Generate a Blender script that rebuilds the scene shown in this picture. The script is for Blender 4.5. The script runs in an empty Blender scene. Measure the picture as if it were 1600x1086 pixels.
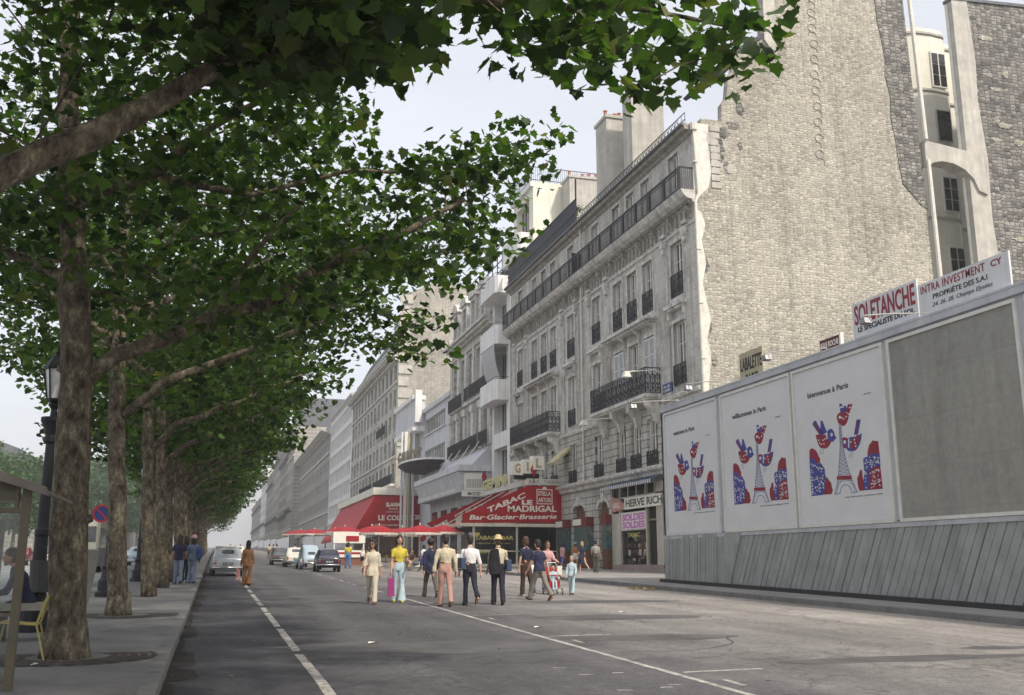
EXPOSURE = 0.62; SUNE = 2.4; HAZE = 0.0007
import bpy, bmesh, math, random
import numpy as np
from mathutils import Vector, Matrix, noise
random.seed(7)
sc = bpy.context.scene
COL = sc.collection
PI = math.pi
SLOPE = 0.01656                      # the avenue climbs away from the viewer
def gz(y): return SLOPE * y if y < 700 else SLOPE * 700

# ------------------------------------------------------------------ materials
def nodes_of(m):
    m.use_nodes = True
    return m.node_tree.nodes, m.node_tree.links
def new(nt, t, **kw):
    n = nt.nodes.new(t)
    for k, v in kw.items():
        if k in ('operation', 'blend_type', 'data_type', 'noise_dimensions', 'feature', 'sky_type', 'wave_type', 'bands_direction', 'interpolation_type','offset','squash'):
            setattr(n, k, v)
        else:
            n.inputs[k].default_value = v
    return n
MATS = {}
def M(name, col, rough=.75, var=.18, scale=3.0, bump=0.0, bscale=None, metal=0.0, spec=.4, streak=0.0, trans=0.0, coat=0.0):
    """plain painted / stone / cloth surface with broad and fine variation and optional vertical streaks of dirt"""
    if name in MATS: return MATS[name]
    m = bpy.data.materials.new(name); m.use_nodes = True
    nt = m.node_tree; N, L = nt.nodes, nt.links
    b = N['Principled BSDF']
    b.inputs['Roughness'].default_value = rough
    b.inputs['Metallic'].default_value = metal
    b.inputs['Specular IOR Level'].default_value = spec
    b.inputs['Coat Weight'].default_value = coat
    tc = new(nt, 'ShaderNodeTexCoord')
    n1 = new(nt, 'ShaderNodeTexNoise', Scale=scale, Detail=6.0, Roughness=.65)
    L.new(tc.outputs['Object'], n1.inputs['Vector'])
    mr = new(nt, 'ShaderNodeMapRange'); mr.inputs[1].default_value = .3; mr.inputs[2].default_value = .7
    mr.inputs[3].default_value = 1 - var; mr.inputs[4].default_value = 1 + var
    L.new(n1.outputs['Fac'], mr.inputs[0])
    v = mr.outputs[0]
    if streak:
        mp = new(nt, 'ShaderNodeMapping'); mp.inputs['Scale'].default_value = (2.2, 2.2, .16)
        L.new(tc.outputs['Object'], mp.inputs[0])
        n2 = new(nt, 'ShaderNodeTexNoise', Scale=1.0, Detail=5.0, Roughness=.7)
        L.new(mp.outputs[0], n2.inputs['Vector'])
        m2 = new(nt, 'ShaderNodeMapRange'); m2.inputs[1].default_value = .42; m2.inputs[2].default_value = .68
        m2.inputs[3].default_value = 1.0; m2.inputs[4].default_value = 1 - streak
        L.new(n2.outputs['Fac'], m2.inputs[0])
        mm = new(nt, 'ShaderNodeMath', operation='MULTIPLY')
        L.new(v, mm.inputs[0]); L.new(m2.outputs[0], mm.inputs[1]); v = mm.outputs[0]
    sc_ = new(nt, 'ShaderNodeVectorMath', operation='SCALE')
    sc_.inputs[0].default_value = col[:3]
    L.new(v, sc_.inputs['Scale'])
    L.new(sc_.outputs[0], b.inputs['Base Color'])
    if bump:
        n3 = new(nt, 'ShaderNodeTexNoise', Scale=bscale or scale * 8, Detail=5.0, Roughness=.6)
        L.new(tc.outputs['Object'], n3.inputs['Vector'])
        bp = new(nt, 'ShaderNodeBump', Strength=bump, Distance=.03)
        L.new(n3.outputs['Fac'], bp.inputs['Height']); L.new(bp.outputs[0], b.inputs['Normal'])
    MATS[name] = m
    return m

def masonry(name, c1, c2, mortar, bw, bh, plane='X', msize=.012, var=.3, bump=.5, distort=.0, streak=.25, rough=.9, dirt=(.5,.47,.42), dirtamt=.35, dscale=.25):
    """coursed stone laid out in metres on the wall plane"""
    m = bpy.data.materials.new(name); m.use_nodes = True
    nt = m.node_tree; N, L = nt.nodes, nt.links
    b = N['Principled BSDF']; b.inputs['Roughness'].default_value = rough; b.inputs['Specular IOR Level'].default_value = .25
    tc = new(nt, 'ShaderNodeTexCoord'); sep = new(nt, 'ShaderNodeSeparateXYZ'); L.new(tc.outputs['Object'], sep.inputs[0])
    cmb = new(nt, 'ShaderNodeCombineXYZ')
    L.new(sep.outputs['Y' if plane == 'X' else 'X'], cmb.inputs[0]); L.new(sep.outputs['Z'], cmb.inputs[1])
    vec = cmb.outputs[0]
    if distort:
        nd = new(nt, 'ShaderNodeTexNoise', Scale=1.7, Detail=4.0, Roughness=.6)
        L.new(vec, nd.inputs['Vector'])
        s1 = new(nt, 'ShaderNodeVectorMath', operation='SUBTRACT'); s1.inputs[1].default_value = (.5, .5, .5); L.new(nd.outputs['Color'], s1.inputs[0])
        s2 = new(nt, 'ShaderNodeVectorMath', operation='SCALE'); s2.inputs['Scale'].default_value = distort; L.new(s1.outputs[0], s2.inputs[0])
        s3 = new(nt, 'ShaderNodeVectorMath', operation='ADD'); L.new(vec, s3.inputs[0]); L.new(s2.outputs[0], s3.inputs[1]); vec = s3.outputs[0]
    br = new(nt, 'ShaderNodeTexBrick', Scale=1.0)
    br.inputs['Color1'].default_value = (*c1, 1); br.inputs['Color2'].default_value = (*c2, 1); br.inputs['Mortar'].default_value = (*mortar, 1)
    br.inputs['Mortar Size'].default_value = msize; br.inputs['Mortar Smooth'].default_value = .4
    br.inputs['Brick Width'].default_value = bw; br.inputs['Row Height'].default_value = bh; br.inputs['Bias'].default_value = 0
    L.new(vec, br.inputs['Vector'])
    n1 = new(nt, 'ShaderNodeTexNoise', Scale=5.0, Detail=8.0, Roughness=.7); L.new(tc.outputs['Object'], n1.inputs['Vector'])
    mr = new(nt, 'ShaderNodeMapRange'); mr.inputs[1].default_value = .3; mr.inputs[2].default_value = .7
    mr.inputs[3].default_value = 1 - var; mr.inputs[4].default_value = 1 + var; L.new(n1.outputs['Fac'], mr.inputs[0])
    mp = new(nt, 'ShaderNodeMapping'); mp.inputs['Scale'].default_value = (1.1, 1.1, .1); L.new(tc.outputs['Object'], mp.inputs[0])
    n2 = new(nt, 'ShaderNodeTexNoise', Scale=1.0, Detail=5.0, Roughness=.7); L.new(mp.outputs[0], n2.inputs['Vector'])
    m2 = new(nt, 'ShaderNodeMapRange'); m2.inputs[1].default_value = .4; m2.inputs[2].default_value = .7
    m2.inputs[3].default_value = 1; m2.inputs[4].default_value = 1 - streak; L.new(n2.outputs['Fac'], m2.inputs[0])
    mm = new(nt, 'ShaderNodeMath', operation='MULTIPLY'); L.new(mr.outputs[0], mm.inputs[0]); L.new(m2.outputs[0], mm.inputs[1])
    s = new(nt, 'ShaderNodeVectorMath', operation='SCALE'); L.new(br.outputs['Color'], s.inputs[0]); L.new(mm.outputs[0], s.inputs['Scale'])
    n4 = new(nt, 'ShaderNodeTexNoise', Scale=dscale, Detail=6.0, Roughness=.75); L.new(tc.outputs['Object'], n4.inputs['Vector'])
    m4 = new(nt, 'ShaderNodeMapRange'); m4.inputs[1].default_value = .48; m4.inputs[2].default_value = .66
    m4.inputs[3].default_value = 0; m4.inputs[4].default_value = dirtamt; L.new(n4.outputs['Fac'], m4.inputs[0])
    mx = new(nt, 'ShaderNodeMix', data_type='RGBA', blend_type='MULTIPLY'); mx.inputs[7].default_value = (*dirt, 1)
    L.new(m4.outputs[0], mx.inputs[0]); L.new(s.outputs[0], mx.inputs[6]); L.new(mx.outputs[2], b.inputs['Base Color'])
    n3 = new(nt, 'ShaderNodeTexNoise', Scale=9.0, Detail=6.0, Roughness=.7); L.new(tc.outputs['Object'], n3.inputs['Vector'])
    ad = new(nt, 'ShaderNodeMath', operation='SUBTRACT'); L.new(n3.outputs['Fac'], ad.inputs[0]); L.new(br.outputs['Fac'], ad.inputs[1])
    bp = new(nt, 'ShaderNodeBump', Strength=bump, Distance=.04); L.new(ad.outputs[0], bp.inputs['Height']); L.new(bp.outputs[0], b.inputs['Normal'])
    MATS[name] = m
    return m

def rubble(name, light, dark, mortar, size=.36, bump=.9, patch=.35, plane='Y'):
    """rough rubble stone: flattened cells in courses, each with its own tone"""
    m = bpy.data.materials.new(name); m.use_nodes = True
    nt = m.node_tree; N, L = nt.nodes, nt.links
    b = N['Principled BSDF']; b.inputs['Roughness'].default_value = .95; b.inputs['Specular IOR Level'].default_value = .15
    tc = new(nt, 'ShaderNodeTexCoord'); sep = new(nt, 'ShaderNodeSeparateXYZ'); L.new(tc.outputs['Object'], sep.inputs[0])
    # rows: pure height rows with horizontally varied stones
    cmb = new(nt, 'ShaderNodeCombineXYZ'); L.new(sep.outputs['X' if plane == 'Y' else 'Y'], cmb.inputs[0])
    zz = new(nt, 'ShaderNodeMath', operation='MULTIPLY'); zz.inputs[1].default_value = 1.75; L.new(sep.outputs['Z'], zz.inputs[0]); L.new(zz.outputs[0], cmb.inputs[1])
    nd = new(nt, 'ShaderNodeTexNoise', Scale=2.2, Detail=4.0); L.new(cmb.outputs[0], nd.inputs['Vector'])
    s1 = new(nt, 'ShaderNodeVectorMath', operation='SCALE'); s1.inputs['Scale'].default_value = .22; L.new(nd.outputs['Color'], s1.inputs[0])
    s3 = new(nt, 'ShaderNodeVectorMath', operation='ADD'); L.new(cmb.outputs[0], s3.inputs[0]); L.new(s1.outputs[0], s3.inputs[1])
    vc = new(nt, 'ShaderNodeTexVoronoi', Scale=1 / size); vc.inputs['Randomness'].default_value = .5; L.new(s3.outputs[0], vc.inputs['Vector'])
    ve = new(nt, 'ShaderNodeTexVoronoi', Scale=1 / size, feature='DISTANCE_TO_EDGE'); ve.inputs['Randomness'].default_value = .5; L.new(s3.outputs[0], ve.inputs['Vector'])
    hs = new(nt, 'ShaderNodeSeparateColor'); L.new(vc.outputs['Color'], hs.inputs[0])
    cr = new(nt, 'ShaderNodeMix', data_type='RGBA'); cr.inputs[6].default_value = (*dark, 1); cr.inputs[7].default_value = (*light, 1); L.new(hs.outputs[0], cr.inputs[0])
    n1 = new(nt, 'ShaderNodeTexNoise', Scale=7.0, Detail=8.0, Roughness=.75); L.new(tc.outputs['Object'], n1.inputs['Vector'])
    # joint mask, smeared where old render covers the stones
    n2 = new(nt, 'ShaderNodeTexNoise', Scale=.33, Detail=7.0, Roughness=.72); L.new(tc.outputs['Object'], n2.inputs['Vector'])
    jm = new(nt, 'ShaderNodeMapRange'); jm.inputs[1].default_value = .02; jm.inputs[2].default_value = .12; jm.inputs[3].default_value = 1; jm.inputs[4].default_value = 0
    L.new(ve.outputs['Distance'], jm.inputs[0])
    pm = new(nt, 'ShaderNodeMapRange'); pm.inputs[1].default_value = .45; pm.inputs[2].default_value = .62; pm.inputs[3].default_value = 0; pm.inputs[4].default_value = patch
    L.new(n2.outputs['Fac'], pm.inputs[0])
    mxm = new(nt, 'ShaderNodeMath', operation='MAXIMUM'); L.new(jm.outputs[0], mxm.inputs[0]); L.new(pm.outputs[0], mxm.inputs[1])
    c2 = new(nt, 'ShaderNodeMix', data_type='RGBA'); c2.inputs[7].default_value = (*mortar, 1); L.new(mxm.outputs[0], c2.inputs[0]); L.new(cr.outputs[2], c2.inputs[6])
    mr = new(nt, 'ShaderNodeMapRange'); mr.inputs[1].default_value = .3; mr.inputs[2].default_value = .7; mr.inputs[3].default_value = .6; mr.inputs[4].default_value = 1.4
    L.new(n1.outputs['Fac'], mr.inputs[0])
    nb = new(nt, 'ShaderNodeTexNoise', Scale=.16, Detail=5.0, Roughness=.7); L.new(tc.outputs['Object'], nb.inputs['Vector'])
    mb_ = new(nt, 'ShaderNodeMapRange'); mb_.inputs[1].default_value = .36; mb_.inputs[2].default_value = .62; mb_.inputs[3].default_value = .78; mb_.inputs[4].default_value = 1.12; L.new(nb.outputs['Fac'], mb_.inputs[0])
    mp2 = new(nt, 'ShaderNodeMapping'); mp2.inputs['Scale'].default_value = (1.5, 1.5, .09); L.new(tc.outputs['Object'], mp2.inputs[0])
    ns = new(nt, 'ShaderNodeTexNoise', Scale=1.0, Detail=5.0, Roughness=.7); L.new(mp2.outputs[0], ns.inputs['Vector'])
    ms = new(nt, 'ShaderNodeMapRange'); ms.inputs[1].default_value = .5; ms.inputs[2].default_value = .72; ms.inputs[3].default_value = 1; ms.inputs[4].default_value = .72; L.new(ns.outputs['Fac'], ms.inputs[0])
    q1 = new(nt, 'ShaderNodeMath', operation='MULTIPLY'); L.new(mr.outputs[0], q1.inputs[0]); L.new(mb_.outputs[0], q1.inputs[1])
    q2 = new(nt, 'ShaderNodeMath', operation='MULTIPLY'); L.new(q1.outputs[0], q2.inputs[0]); L.new(ms.outputs[0], q2.inputs[1])
    s = new(nt, 'ShaderNodeVectorMath', operation='SCALE'); L.new(c2.outputs[2], s.inputs[0]); L.new(q2.outputs[0], s.inputs['Scale']); L.new(s.outputs[0], b.inputs['Base Color'])
    h = new(nt, 'ShaderNodeMath', operation='MINIMUM'); h.inputs[1].default_value = .2; L.new(ve.outputs['Distance'], h.inputs[0])
    h2 = new(nt, 'ShaderNodeMath', operation='MULTIPLY'); h2.inputs[1].default_value = 3.; L.new(h.outputs[0], h2.inputs[0])
    h3 = new(nt, 'ShaderNodeMath', operation='ADD'); L.new(h2.outputs[0], h3.inputs[0]); L.new(n1.outputs['Fac'], h3.inputs[1])
    bp = new(nt, 'ShaderNodeBump', Strength=bump, Distance=.06); L.new(h3.outputs[0], bp.inputs['Height']); L.new(bp.outputs[0], b.inputs['Normal'])
    MATS[name] = m
    return m

def glass(name, col=(.05,.055,.06), rough=.1, spec=.4):
    m = bpy.data.materials.new(name); m.use_nodes = True
    nt = m.node_tree; b = nt.nodes['Principled BSDF']
    tc = new(nt, 'ShaderNodeTexCoord'); n = new(nt, 'ShaderNodeTexNoise', Scale=1.3, Detail=3.0); nt.links.new(tc.outputs['Object'], n.inputs['Vector'])
    mr = new(nt, 'ShaderNodeMapRange'); mr.inputs[1].default_value=.3; mr.inputs[2].default_value=.7; mr.inputs[3].default_value=.5; mr.inputs[4].default_value=1.7
    nt.links.new(n.outputs['Fac'], mr.inputs[0])
    s = new(nt, 'ShaderNodeVectorMath', operation='SCALE'); s.inputs[0].default_value = col; nt.links.new(mr.outputs[0], s.inputs['Scale'])
    nt.links.new(s.outputs[0], b.inputs['Base Color'])
    b.inputs['Roughness'].default_value = rough; b.inputs['Specular IOR Level'].default_value = spec
    MATS[name] = m
    return m
def clear_glass(name):
    m = bpy.data.materials.new(name); m.use_nodes = True
    nt = m.node_tree; N, L = nt.nodes, nt.links
    tr = N.new('ShaderNodeBsdfTransparent'); gl = N.new('ShaderNodeBsdfGlossy'); gl.inputs['Roughness'].default_value = .05
    tr.inputs[0].default_value = (.82, .85, .84, 1)
    mx = N.new('ShaderNodeMixShader'); fr = N.new('ShaderNodeFresnel'); fr.inputs[0].default_value = 1.5
    L.new(fr.outputs[0], mx.inputs[0]); L.new(tr.outputs[0], mx.inputs[1]); L.new(gl.outputs[0], mx.inputs[2])
    L.new(mx.outputs[0], N['Material Output'].inputs[0])
    MATS[name] = m
    return m

# ------------------------------------------------------------------ mesh builder
OFF = {}
class MB:
    def __init__(s): s.v = []; s.f = []; s.m = []; s.cur = 0
    def mat(s, i): s.cur = i; return s
    def add(s, vs, fs):
        o = len(s.v); s.v += [tuple(p) for p in vs]
        for f in fs: s.f.append(tuple(o + i for i in f)); s.m.append(s.cur)
    def poly(s, pts): s.add(pts, [tuple(range(len(pts)))])
    def box(s, x0, x1, y0, y1, z0, z1):
        if x0 > x1: x0, x1 = x1, x0
        if y0 > y1: y0, y1 = y1, y0
        if z0 > z1: z0, z1 = z1, z0
        s.add([(x0,y0,z0),(x1,y0,z0),(x1,y1,z0),(x0,y1,z0),(x0,y0,z1),(x1,y0,z1),(x1,y1,z1),(x0,y1,z1)],
              [(0,3,2,1),(4,5,6,7),(0,1,5,4),(1,2,6,5),(2,3,7,6),(3,0,4,7)])
    def bar(s, a, b, w, h=None, up=(0,0,1)):
        a = Vector(a); b = Vector(b); d = (b - a).normalized(); u = Vector(up)
        if abs(d.dot(u)) > .98: u = Vector((1,0,0))
        r = d.cross(u).normalized() * w / 2; t = r.cross(d).normalized() * (h or w) / 2
        s.add([a-r-t, a+r-t, a+r+t, a-r+t, b-r-t, b+r-t, b+r+t, b-r+t],
              [(0,3,2,1),(4,5,6,7),(0,1,5,4),(1,2,6,5),(2,3,7,6),(3,0,4,7)])
    def tube(s, pts, rad, n=8, caps=True, ell=1.0, dome=False):
        pts = [Vector(p) for p in pts]
        if not hasattr(rad, '__len__'): rad = [rad] * len(pts)
        rad = list(rad)
        if dome:
            d0 = (pts[0] - pts[1]).normalized(); d1 = (pts[-1] - pts[-2]).normalized()
            pre = [(pts[0] + d0 * rad[0] * math.sin(a), max(rad[0] * math.cos(a), rad[0]*.08)) for a in (PI/2*.97, PI/3, PI/6)]
            post = [(pts[-1] + d1 * rad[-1] * math.sin(a), max(rad[-1] * math.cos(a), rad[-1]*.08)) for a in (PI/6, PI/3, PI/2*.97)]
            pts = [p for p, _ in pre] + pts + [p for p, _ in post]; rad = [r for _, r in pre] + rad + [r for _, r in post]
        o = len(s.v); ref = None
        for i, p in enumerate(pts):
            d = (pts[min(i+1, len(pts)-1)] - pts[max(i-1, 0)])
            if d.length < 1e-9: d = Vector((0,0,1))
            d.normalize()
            if ref is None:
                ref = Vector((1,0,0)) if abs(d.x) < .8 else Vector((0,1,0))
            u = (ref - d * ref.dot(d)).normalized(); w = d.cross(u); ref = u
            for k in range(n):
                a = 2*PI*k/n; q = p + u * math.cos(a) * rad[i] + w * math.sin(a) * rad[i] * ell
                s.v.append(tuple(q))
        for i in range(len(pts)-1):
            for k in range(n):
                k2 = (k+1) % n
                s.f.append((o+i*n+k, o+i*n+k2, o+(i+1)*n+k2, o+(i+1)*n+k)); s.m.append(s.cur)
        if caps:
            s.f.append(tuple(o+k for k in reversed(range(n)))); s.m.append(s.cur)
            s.f.append(tuple(o+(len(pts)-1)*n+k for k in range(n))); s.m.append(s.cur)
    def lathe(s, c, prof, n=16, caps=True, sq=1.0):
        rings = [[(c[0]+r*math.cos(2*PI*k/n), c[1]+r*sq*math.sin(2*PI*k/n), c[2]+z) for k in range(n)] for r, z in prof]
        s.loft(rings, caps)
    def loft(s, rings, caps=True):
        o = len(s.v); n = len(rings[0])
        for r in rings: s.v += [tuple(p) for p in r]
        for i in range(len(rings)-1):
            for k in range(n):
                k2 = (k+1) % n
                s.f.append((o+i*n+k, o+i*n+k2, o+(i+1)*n+k2, o+(i+1)*n+k)); s.m.append(s.cur)
        if caps:
            s.f.append(tuple(o+k for k in reversed(range(n)))); s.m.append(s.cur)
            s.f.append(tuple(o+(len(rings)-1)*n+k for k in range(n))); s.m.append(s.cur)
    def prism(s, pts, plane, d0, d1):
        """closed outline in a plane ('X': (y,z), 'Y': (x,z), 'Z': (x,y)) with thickness d0..d1"""
        def P(a, b, d): return {'X': (d, a, b), 'Y': (a, d, b), 'Z': (a, b, d)}[plane]
        n = len(pts)
        s.add([P(a, b, d0) for a, b in pts] + [P(a, b, d1) for a, b in pts],
              [tuple(range(n)), tuple(reversed(range(n, 2*n)))] + [(i, i+n, (i+1) % n + n, (i+1) % n) for i in range(n)])
    def ellipsoid(s, c, r, n=12, m=8):
        prof = [(math.sin(PI*i/m), -math.cos(PI*i/m)) for i in range(m+1)]
        rings = [[(c[0]+r[0]*max(q,.02)*math.cos(2*PI*k/n), c[1]+r[1]*max(q,.02)*math.sin(2*PI*k/n), c[2]+r[2]*z) for k in range(n)] for q, z in prof]
        s.loft(rings)
    def wall(s, X, y0, y1, z0, z1, holes, depth, axis='X', sgn=1, back=False):
        """wall face at X with rectangular openings (ya,yb,za,zb) and reveals running `depth` inwards"""
        P = (lambda a, b, d=0: (X+sgn*d, a, b)) if axis == 'X' else (lambda a, b, d=0: (a, X+sgn*d, b))
        ys = sorted({y0, y1, *[h[0] for h in holes], *[h[1] for h in holes]}); zs = sorted({z0, z1, *[h[2] for h in holes], *[h[3] for h in holes]})
        ys = [y for y in ys if y0 <= y <= y1]; zs = [z for z in zs if z0 <= z <= z1]
        for j in range(len(zs)-1):
            i = 0
            while i < len(ys)-1:
                def solid(k):
                    cy = (ys[k]+ys[k+1])/2; cz = (zs[j]+zs[j+1])/2
                    return not any(h[0] < cy < h[1] and h[2] < cz < h[3] for h in holes)
                if solid(i):
                    k = i
                    while k+1 < len(ys)-1 and solid(k+1): k += 1
                    s.poly([P(ys[i], zs[j]), P(ys[k+1], zs[j]), P(ys[k+1], zs[j+1]), P(ys[i], zs[j+1])]); i = k+1
                else: i += 1
        for a, b, c, d in holes:
            q = [(a,c),(b,c),(b,d),(a,d)]
            for i in range(4):
                (p0, p1), (r0, r1) = q[i], q[(i+1) % 4]
                s.poly([P(p0, p1), P(r0, r1), P(r0, r1, depth), P(p0, p1, depth)])
            if back: s.poly([P(a, c, depth), P(b, c, depth), P(b, d, depth), P(a, d, depth)])
    def build(s, name, mats, parent=None, smooth=False, label=None, off=None, recalc=True):
        me = bpy.data.meshes.new(name)
        o = off if off is not None else (OFF.get(parent.name, (0,0,0)) if parent else (0,0,0))
        v = np.array(s.v, dtype=np.float64).reshape(-1, 3) - np.array(o)
        me.from_pydata(v.tolist(), [], s.f)
        if not isinstance(mats, (list, tuple)): mats = [mats]
        for m in mats: me.materials.append(m)
        if len(mats) > 1: me.polygons.foreach_set('material_index', s.m)
        if recalc:
            bm = bmesh.new(); bm.from_mesh(me); bmesh.ops.recalc_face_normals(bm, faces=bm.faces); bm.to_mesh(me); bm.free()
        if smooth: me.polygons.foreach_set('use_smooth', [True]*len(me.polygons))
        me.update()
        ob = bpy.data.objects.new(name, me); COL.objects.link(ob)
        if parent: ob.parent = parent
        elif off is not None: ob.location = off
        OFF[ob.name] = tuple(o)
        if label: ob['label'] = label
        return ob
def tag(o, label=None, cat=None, group=None, kind=None):
    if label: o['label'] = label
    if cat: o['category'] = cat
    if group: o['group'] = group
    if kind: o['kind'] = kind
    return o
def thing(name, label, cat, loc=(0,0,0), group=None, local=False, rz=0):
    """Empty at the thing's base; its parts are meshes built in world coordinates (or in local ones)"""
    o = bpy.data.objects.new(name, None); COL.objects.link(o); o.empty_display_size = .3
    o.location = loc; o.rotation_euler = (0, 0, rz)
    OFF[o.name] = (0,0,0) if local else tuple(loc)
    tag(o, label, cat, group)
    return o
def children(o): return [c for c in o.children]
def copy_tree(o, parent=None):
    c = o.copy(); COL.objects.link(c)
    if parent: c.parent = parent
    OFF[c.name] = OFF.get(o.name, (0,0,0))
    for ch in list(o.children): copy_tree(ch, c)
    return c
def place_copy(proto, name, parent, loc, rz=0, scale=None):
    """copy a part (and its sub-parts) under another thing at a world position"""
    c = copy_tree(proto, parent); o = OFF[parent.name]
    c.location = (loc[0]-o[0], loc[1]-o[1], loc[2]-o[2]); c.rotation_euler = (0,0,rz)
    if scale: c.scale = scale
    return c
def drop(o):
    for ch in list(o.children): drop(ch)
    bpy.data.objects.remove(o)

WORK = bpy.data.scenes.new('workshop')       # an empty scene in which modifiers and letters are turned into meshes quickly
def evaluated_mesh(ob):
    WORK.collection.objects.link(ob)
    vl = WORK.view_layers[0]; vl.update(); dg = vl.depsgraph
    e = ob.evaluated_get(dg); me = bpy.data.meshes.new_from_object(e, depsgraph=dg)
    WORK.collection.objects.unlink(ob)
    return me
def text(body, origin, u, n, mat, parent, width=None, height=1.0, bold=.0, depth=.01, shear=0, name='lettering', align='L', vdir=(0,0,1), spacing=1.0, label=None):
    """letters as thin solids: origin = lower left corner of the capitals, u = reading direction, n = outward normal"""
    cu = bpy.data.curves.new('txt', 'FONT'); cu.body = body; cu.offset = bold; cu.extrude = .01; cu.shear = shear; cu.space_character = spacing
    cu.resolution_u = 3
    to = bpy.data.objects.new('txt', cu)
    me = evaluated_mesh(to); bpy.data.objects.remove(to)
    n_ = len(me.vertices); co = np.empty(n_*3); me.vertices.foreach_get('co', co); co = co.reshape(-1, 3)
    x0, x1 = co[:,0].min(), co[:,0].max(); caph = .7
    sx = (width/(x1-x0)) if width else height/caph; sy = height/caph
    U = np.array(Vector(u).normalized()); Nn = np.array(Vector(n).normalized()); V = np.array(Vector(vdir))
    px = (co[:,0]-x0)*sx
    if align == 'C': px -= (x1-x0)*sx/2
    w = np.array(origin)[None,:] + px[:,None]*U + (co[:,1]*sy)[:,None]*V + ((co[:,2]+.01)/.02*depth)[:,None]*Nn
    off = OFF.get(parent.name, (0,0,0)) if parent else (0,0,0)
    w -= np.array(off)
    me.vertices.foreach_set('co', w.ravel()); me.materials.clear(); me.materials.append(mat)
    me.update()
    ob = bpy.data.objects.new(name, me); COL.objects.link(ob)
    if parent: ob.parent = parent
    OFF[ob.name] = tuple(off)
    if label: ob['label'] = label
    return ob
# ------------------------------------------------------------------ camera, light, air
cam = bpy.data.cameras.new('camera'); cam.lens = 35.0; cam.sensor_width = 36.0; cam.clip_end = 3000; cam.clip_start = .1
co = bpy.data.objects.new('camera', cam); COL.objects.link(co); sc.camera = co
co.location = (0, 0, 1.5); co.rotation_euler = (math.radians(90+12.228), 0, math.radians(-16.357))
sc.view_settings.view_transform = 'Standard'; sc.view_settings.look = 'None'; sc.view_settings.exposure = EXPOSURE; sc.view_settings.gamma = 1
SUN_EL, SUN_AZ = math.radians(47), math.radians(158)     # azimuth clockwise from +Y
w = bpy.data.worlds.new('World'); sc.world = w; w.use_nodes = True
nt = w.node_tree; bg = nt.nodes['Background']; bg.inputs[1].default_value = .142
sky = new(nt, 'ShaderNodeTexSky', sky_type='NISHITA'); sky.sun_disc = False; sky.sun_elevation = SUN_EL; sky.sun_rotation = SUN_AZ
sky.air_density = 1.0; sky.dust_density = 5.0; sky.ozone_density = 1.0
mxs = new(nt, 'ShaderNodeMix', data_type='RGBA'); mxs.inputs[0].default_value = .72; mxs.inputs[7].default_value = (5.0, 5.03, 5.22, 1)
nt.links.new(sky.outputs[0], mxs.inputs[6])
tcw = new(nt, 'ShaderNodeTexCoord'); mpw = new(nt, 'ShaderNodeMapping'); mpw.inputs['Scale'].default_value = (1, 1, 3); nw = new(nt, 'ShaderNodeTexNoise', Scale=2.2, Detail=5.0, Roughness=.55)
nt.links.new(tcw.outputs['Generated'], mpw.inputs[0]); nt.links.new(mpw.outputs[0], nw.inputs['Vector'])
mrw = new(nt, 'ShaderNodeMapRange'); mrw.inputs[1].default_value = .35; mrw.inputs[2].default_value = .65; mrw.inputs[3].default_value = .93; mrw.inputs[4].default_value = 1.06; nt.links.new(nw.outputs['Fac'], mrw.inputs[0])
svw = new(nt, 'ShaderNodeVectorMath', operation='SCALE'); nt.links.new(mxs.outputs[2], svw.inputs[0]); nt.links.new(mrw.outputs[0], svw.inputs['Scale']); nt.links.new(svw.outputs[0], bg.inputs[0])
sl = bpy.data.lights.new('sun', 'SUN'); sl.energy = SUNE; sl.angle = math.radians(2.5); sl.color = (1, .92, .80)
so = bpy.data.objects.new('sun', sl); COL.objects.link(so)
sd = Vector((math.sin(SUN_AZ)*math.cos(SUN_EL), math.cos(SUN_AZ)*math.cos(SUN_EL), math.sin(SUN_EL)))
so.rotation_euler = (-sd).to_track_quat('-Z', 'Y').to_euler(); so.location = (20, -20, 40)

# haze: one closed box of even air round everything
hz = MB(); hz.box(-420, 480, -60, 1250, -8, 75)
hm = bpy.data.materials.new('haze'); hm.use_nodes = True; N = hm.node_tree.nodes; L = hm.node_tree.links
N.remove(N['Principled BSDF']); pv = N.new('ShaderNodeVolumePrincipled'); pv.inputs['Density'].default_value = HAZE; pv.inputs['Color'].default_value = (.985, .99, 1, 1)
pv.inputs['Anisotropy'].default_value = .2
L.new(pv.outputs[0], N['Material Output'].inputs['Volume'])
if HAZE > 0:
    ho = hz.build('haze', hm); tag(ho, 'pale summer haze lying over the whole avenue', None, None, 'stuff')

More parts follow.
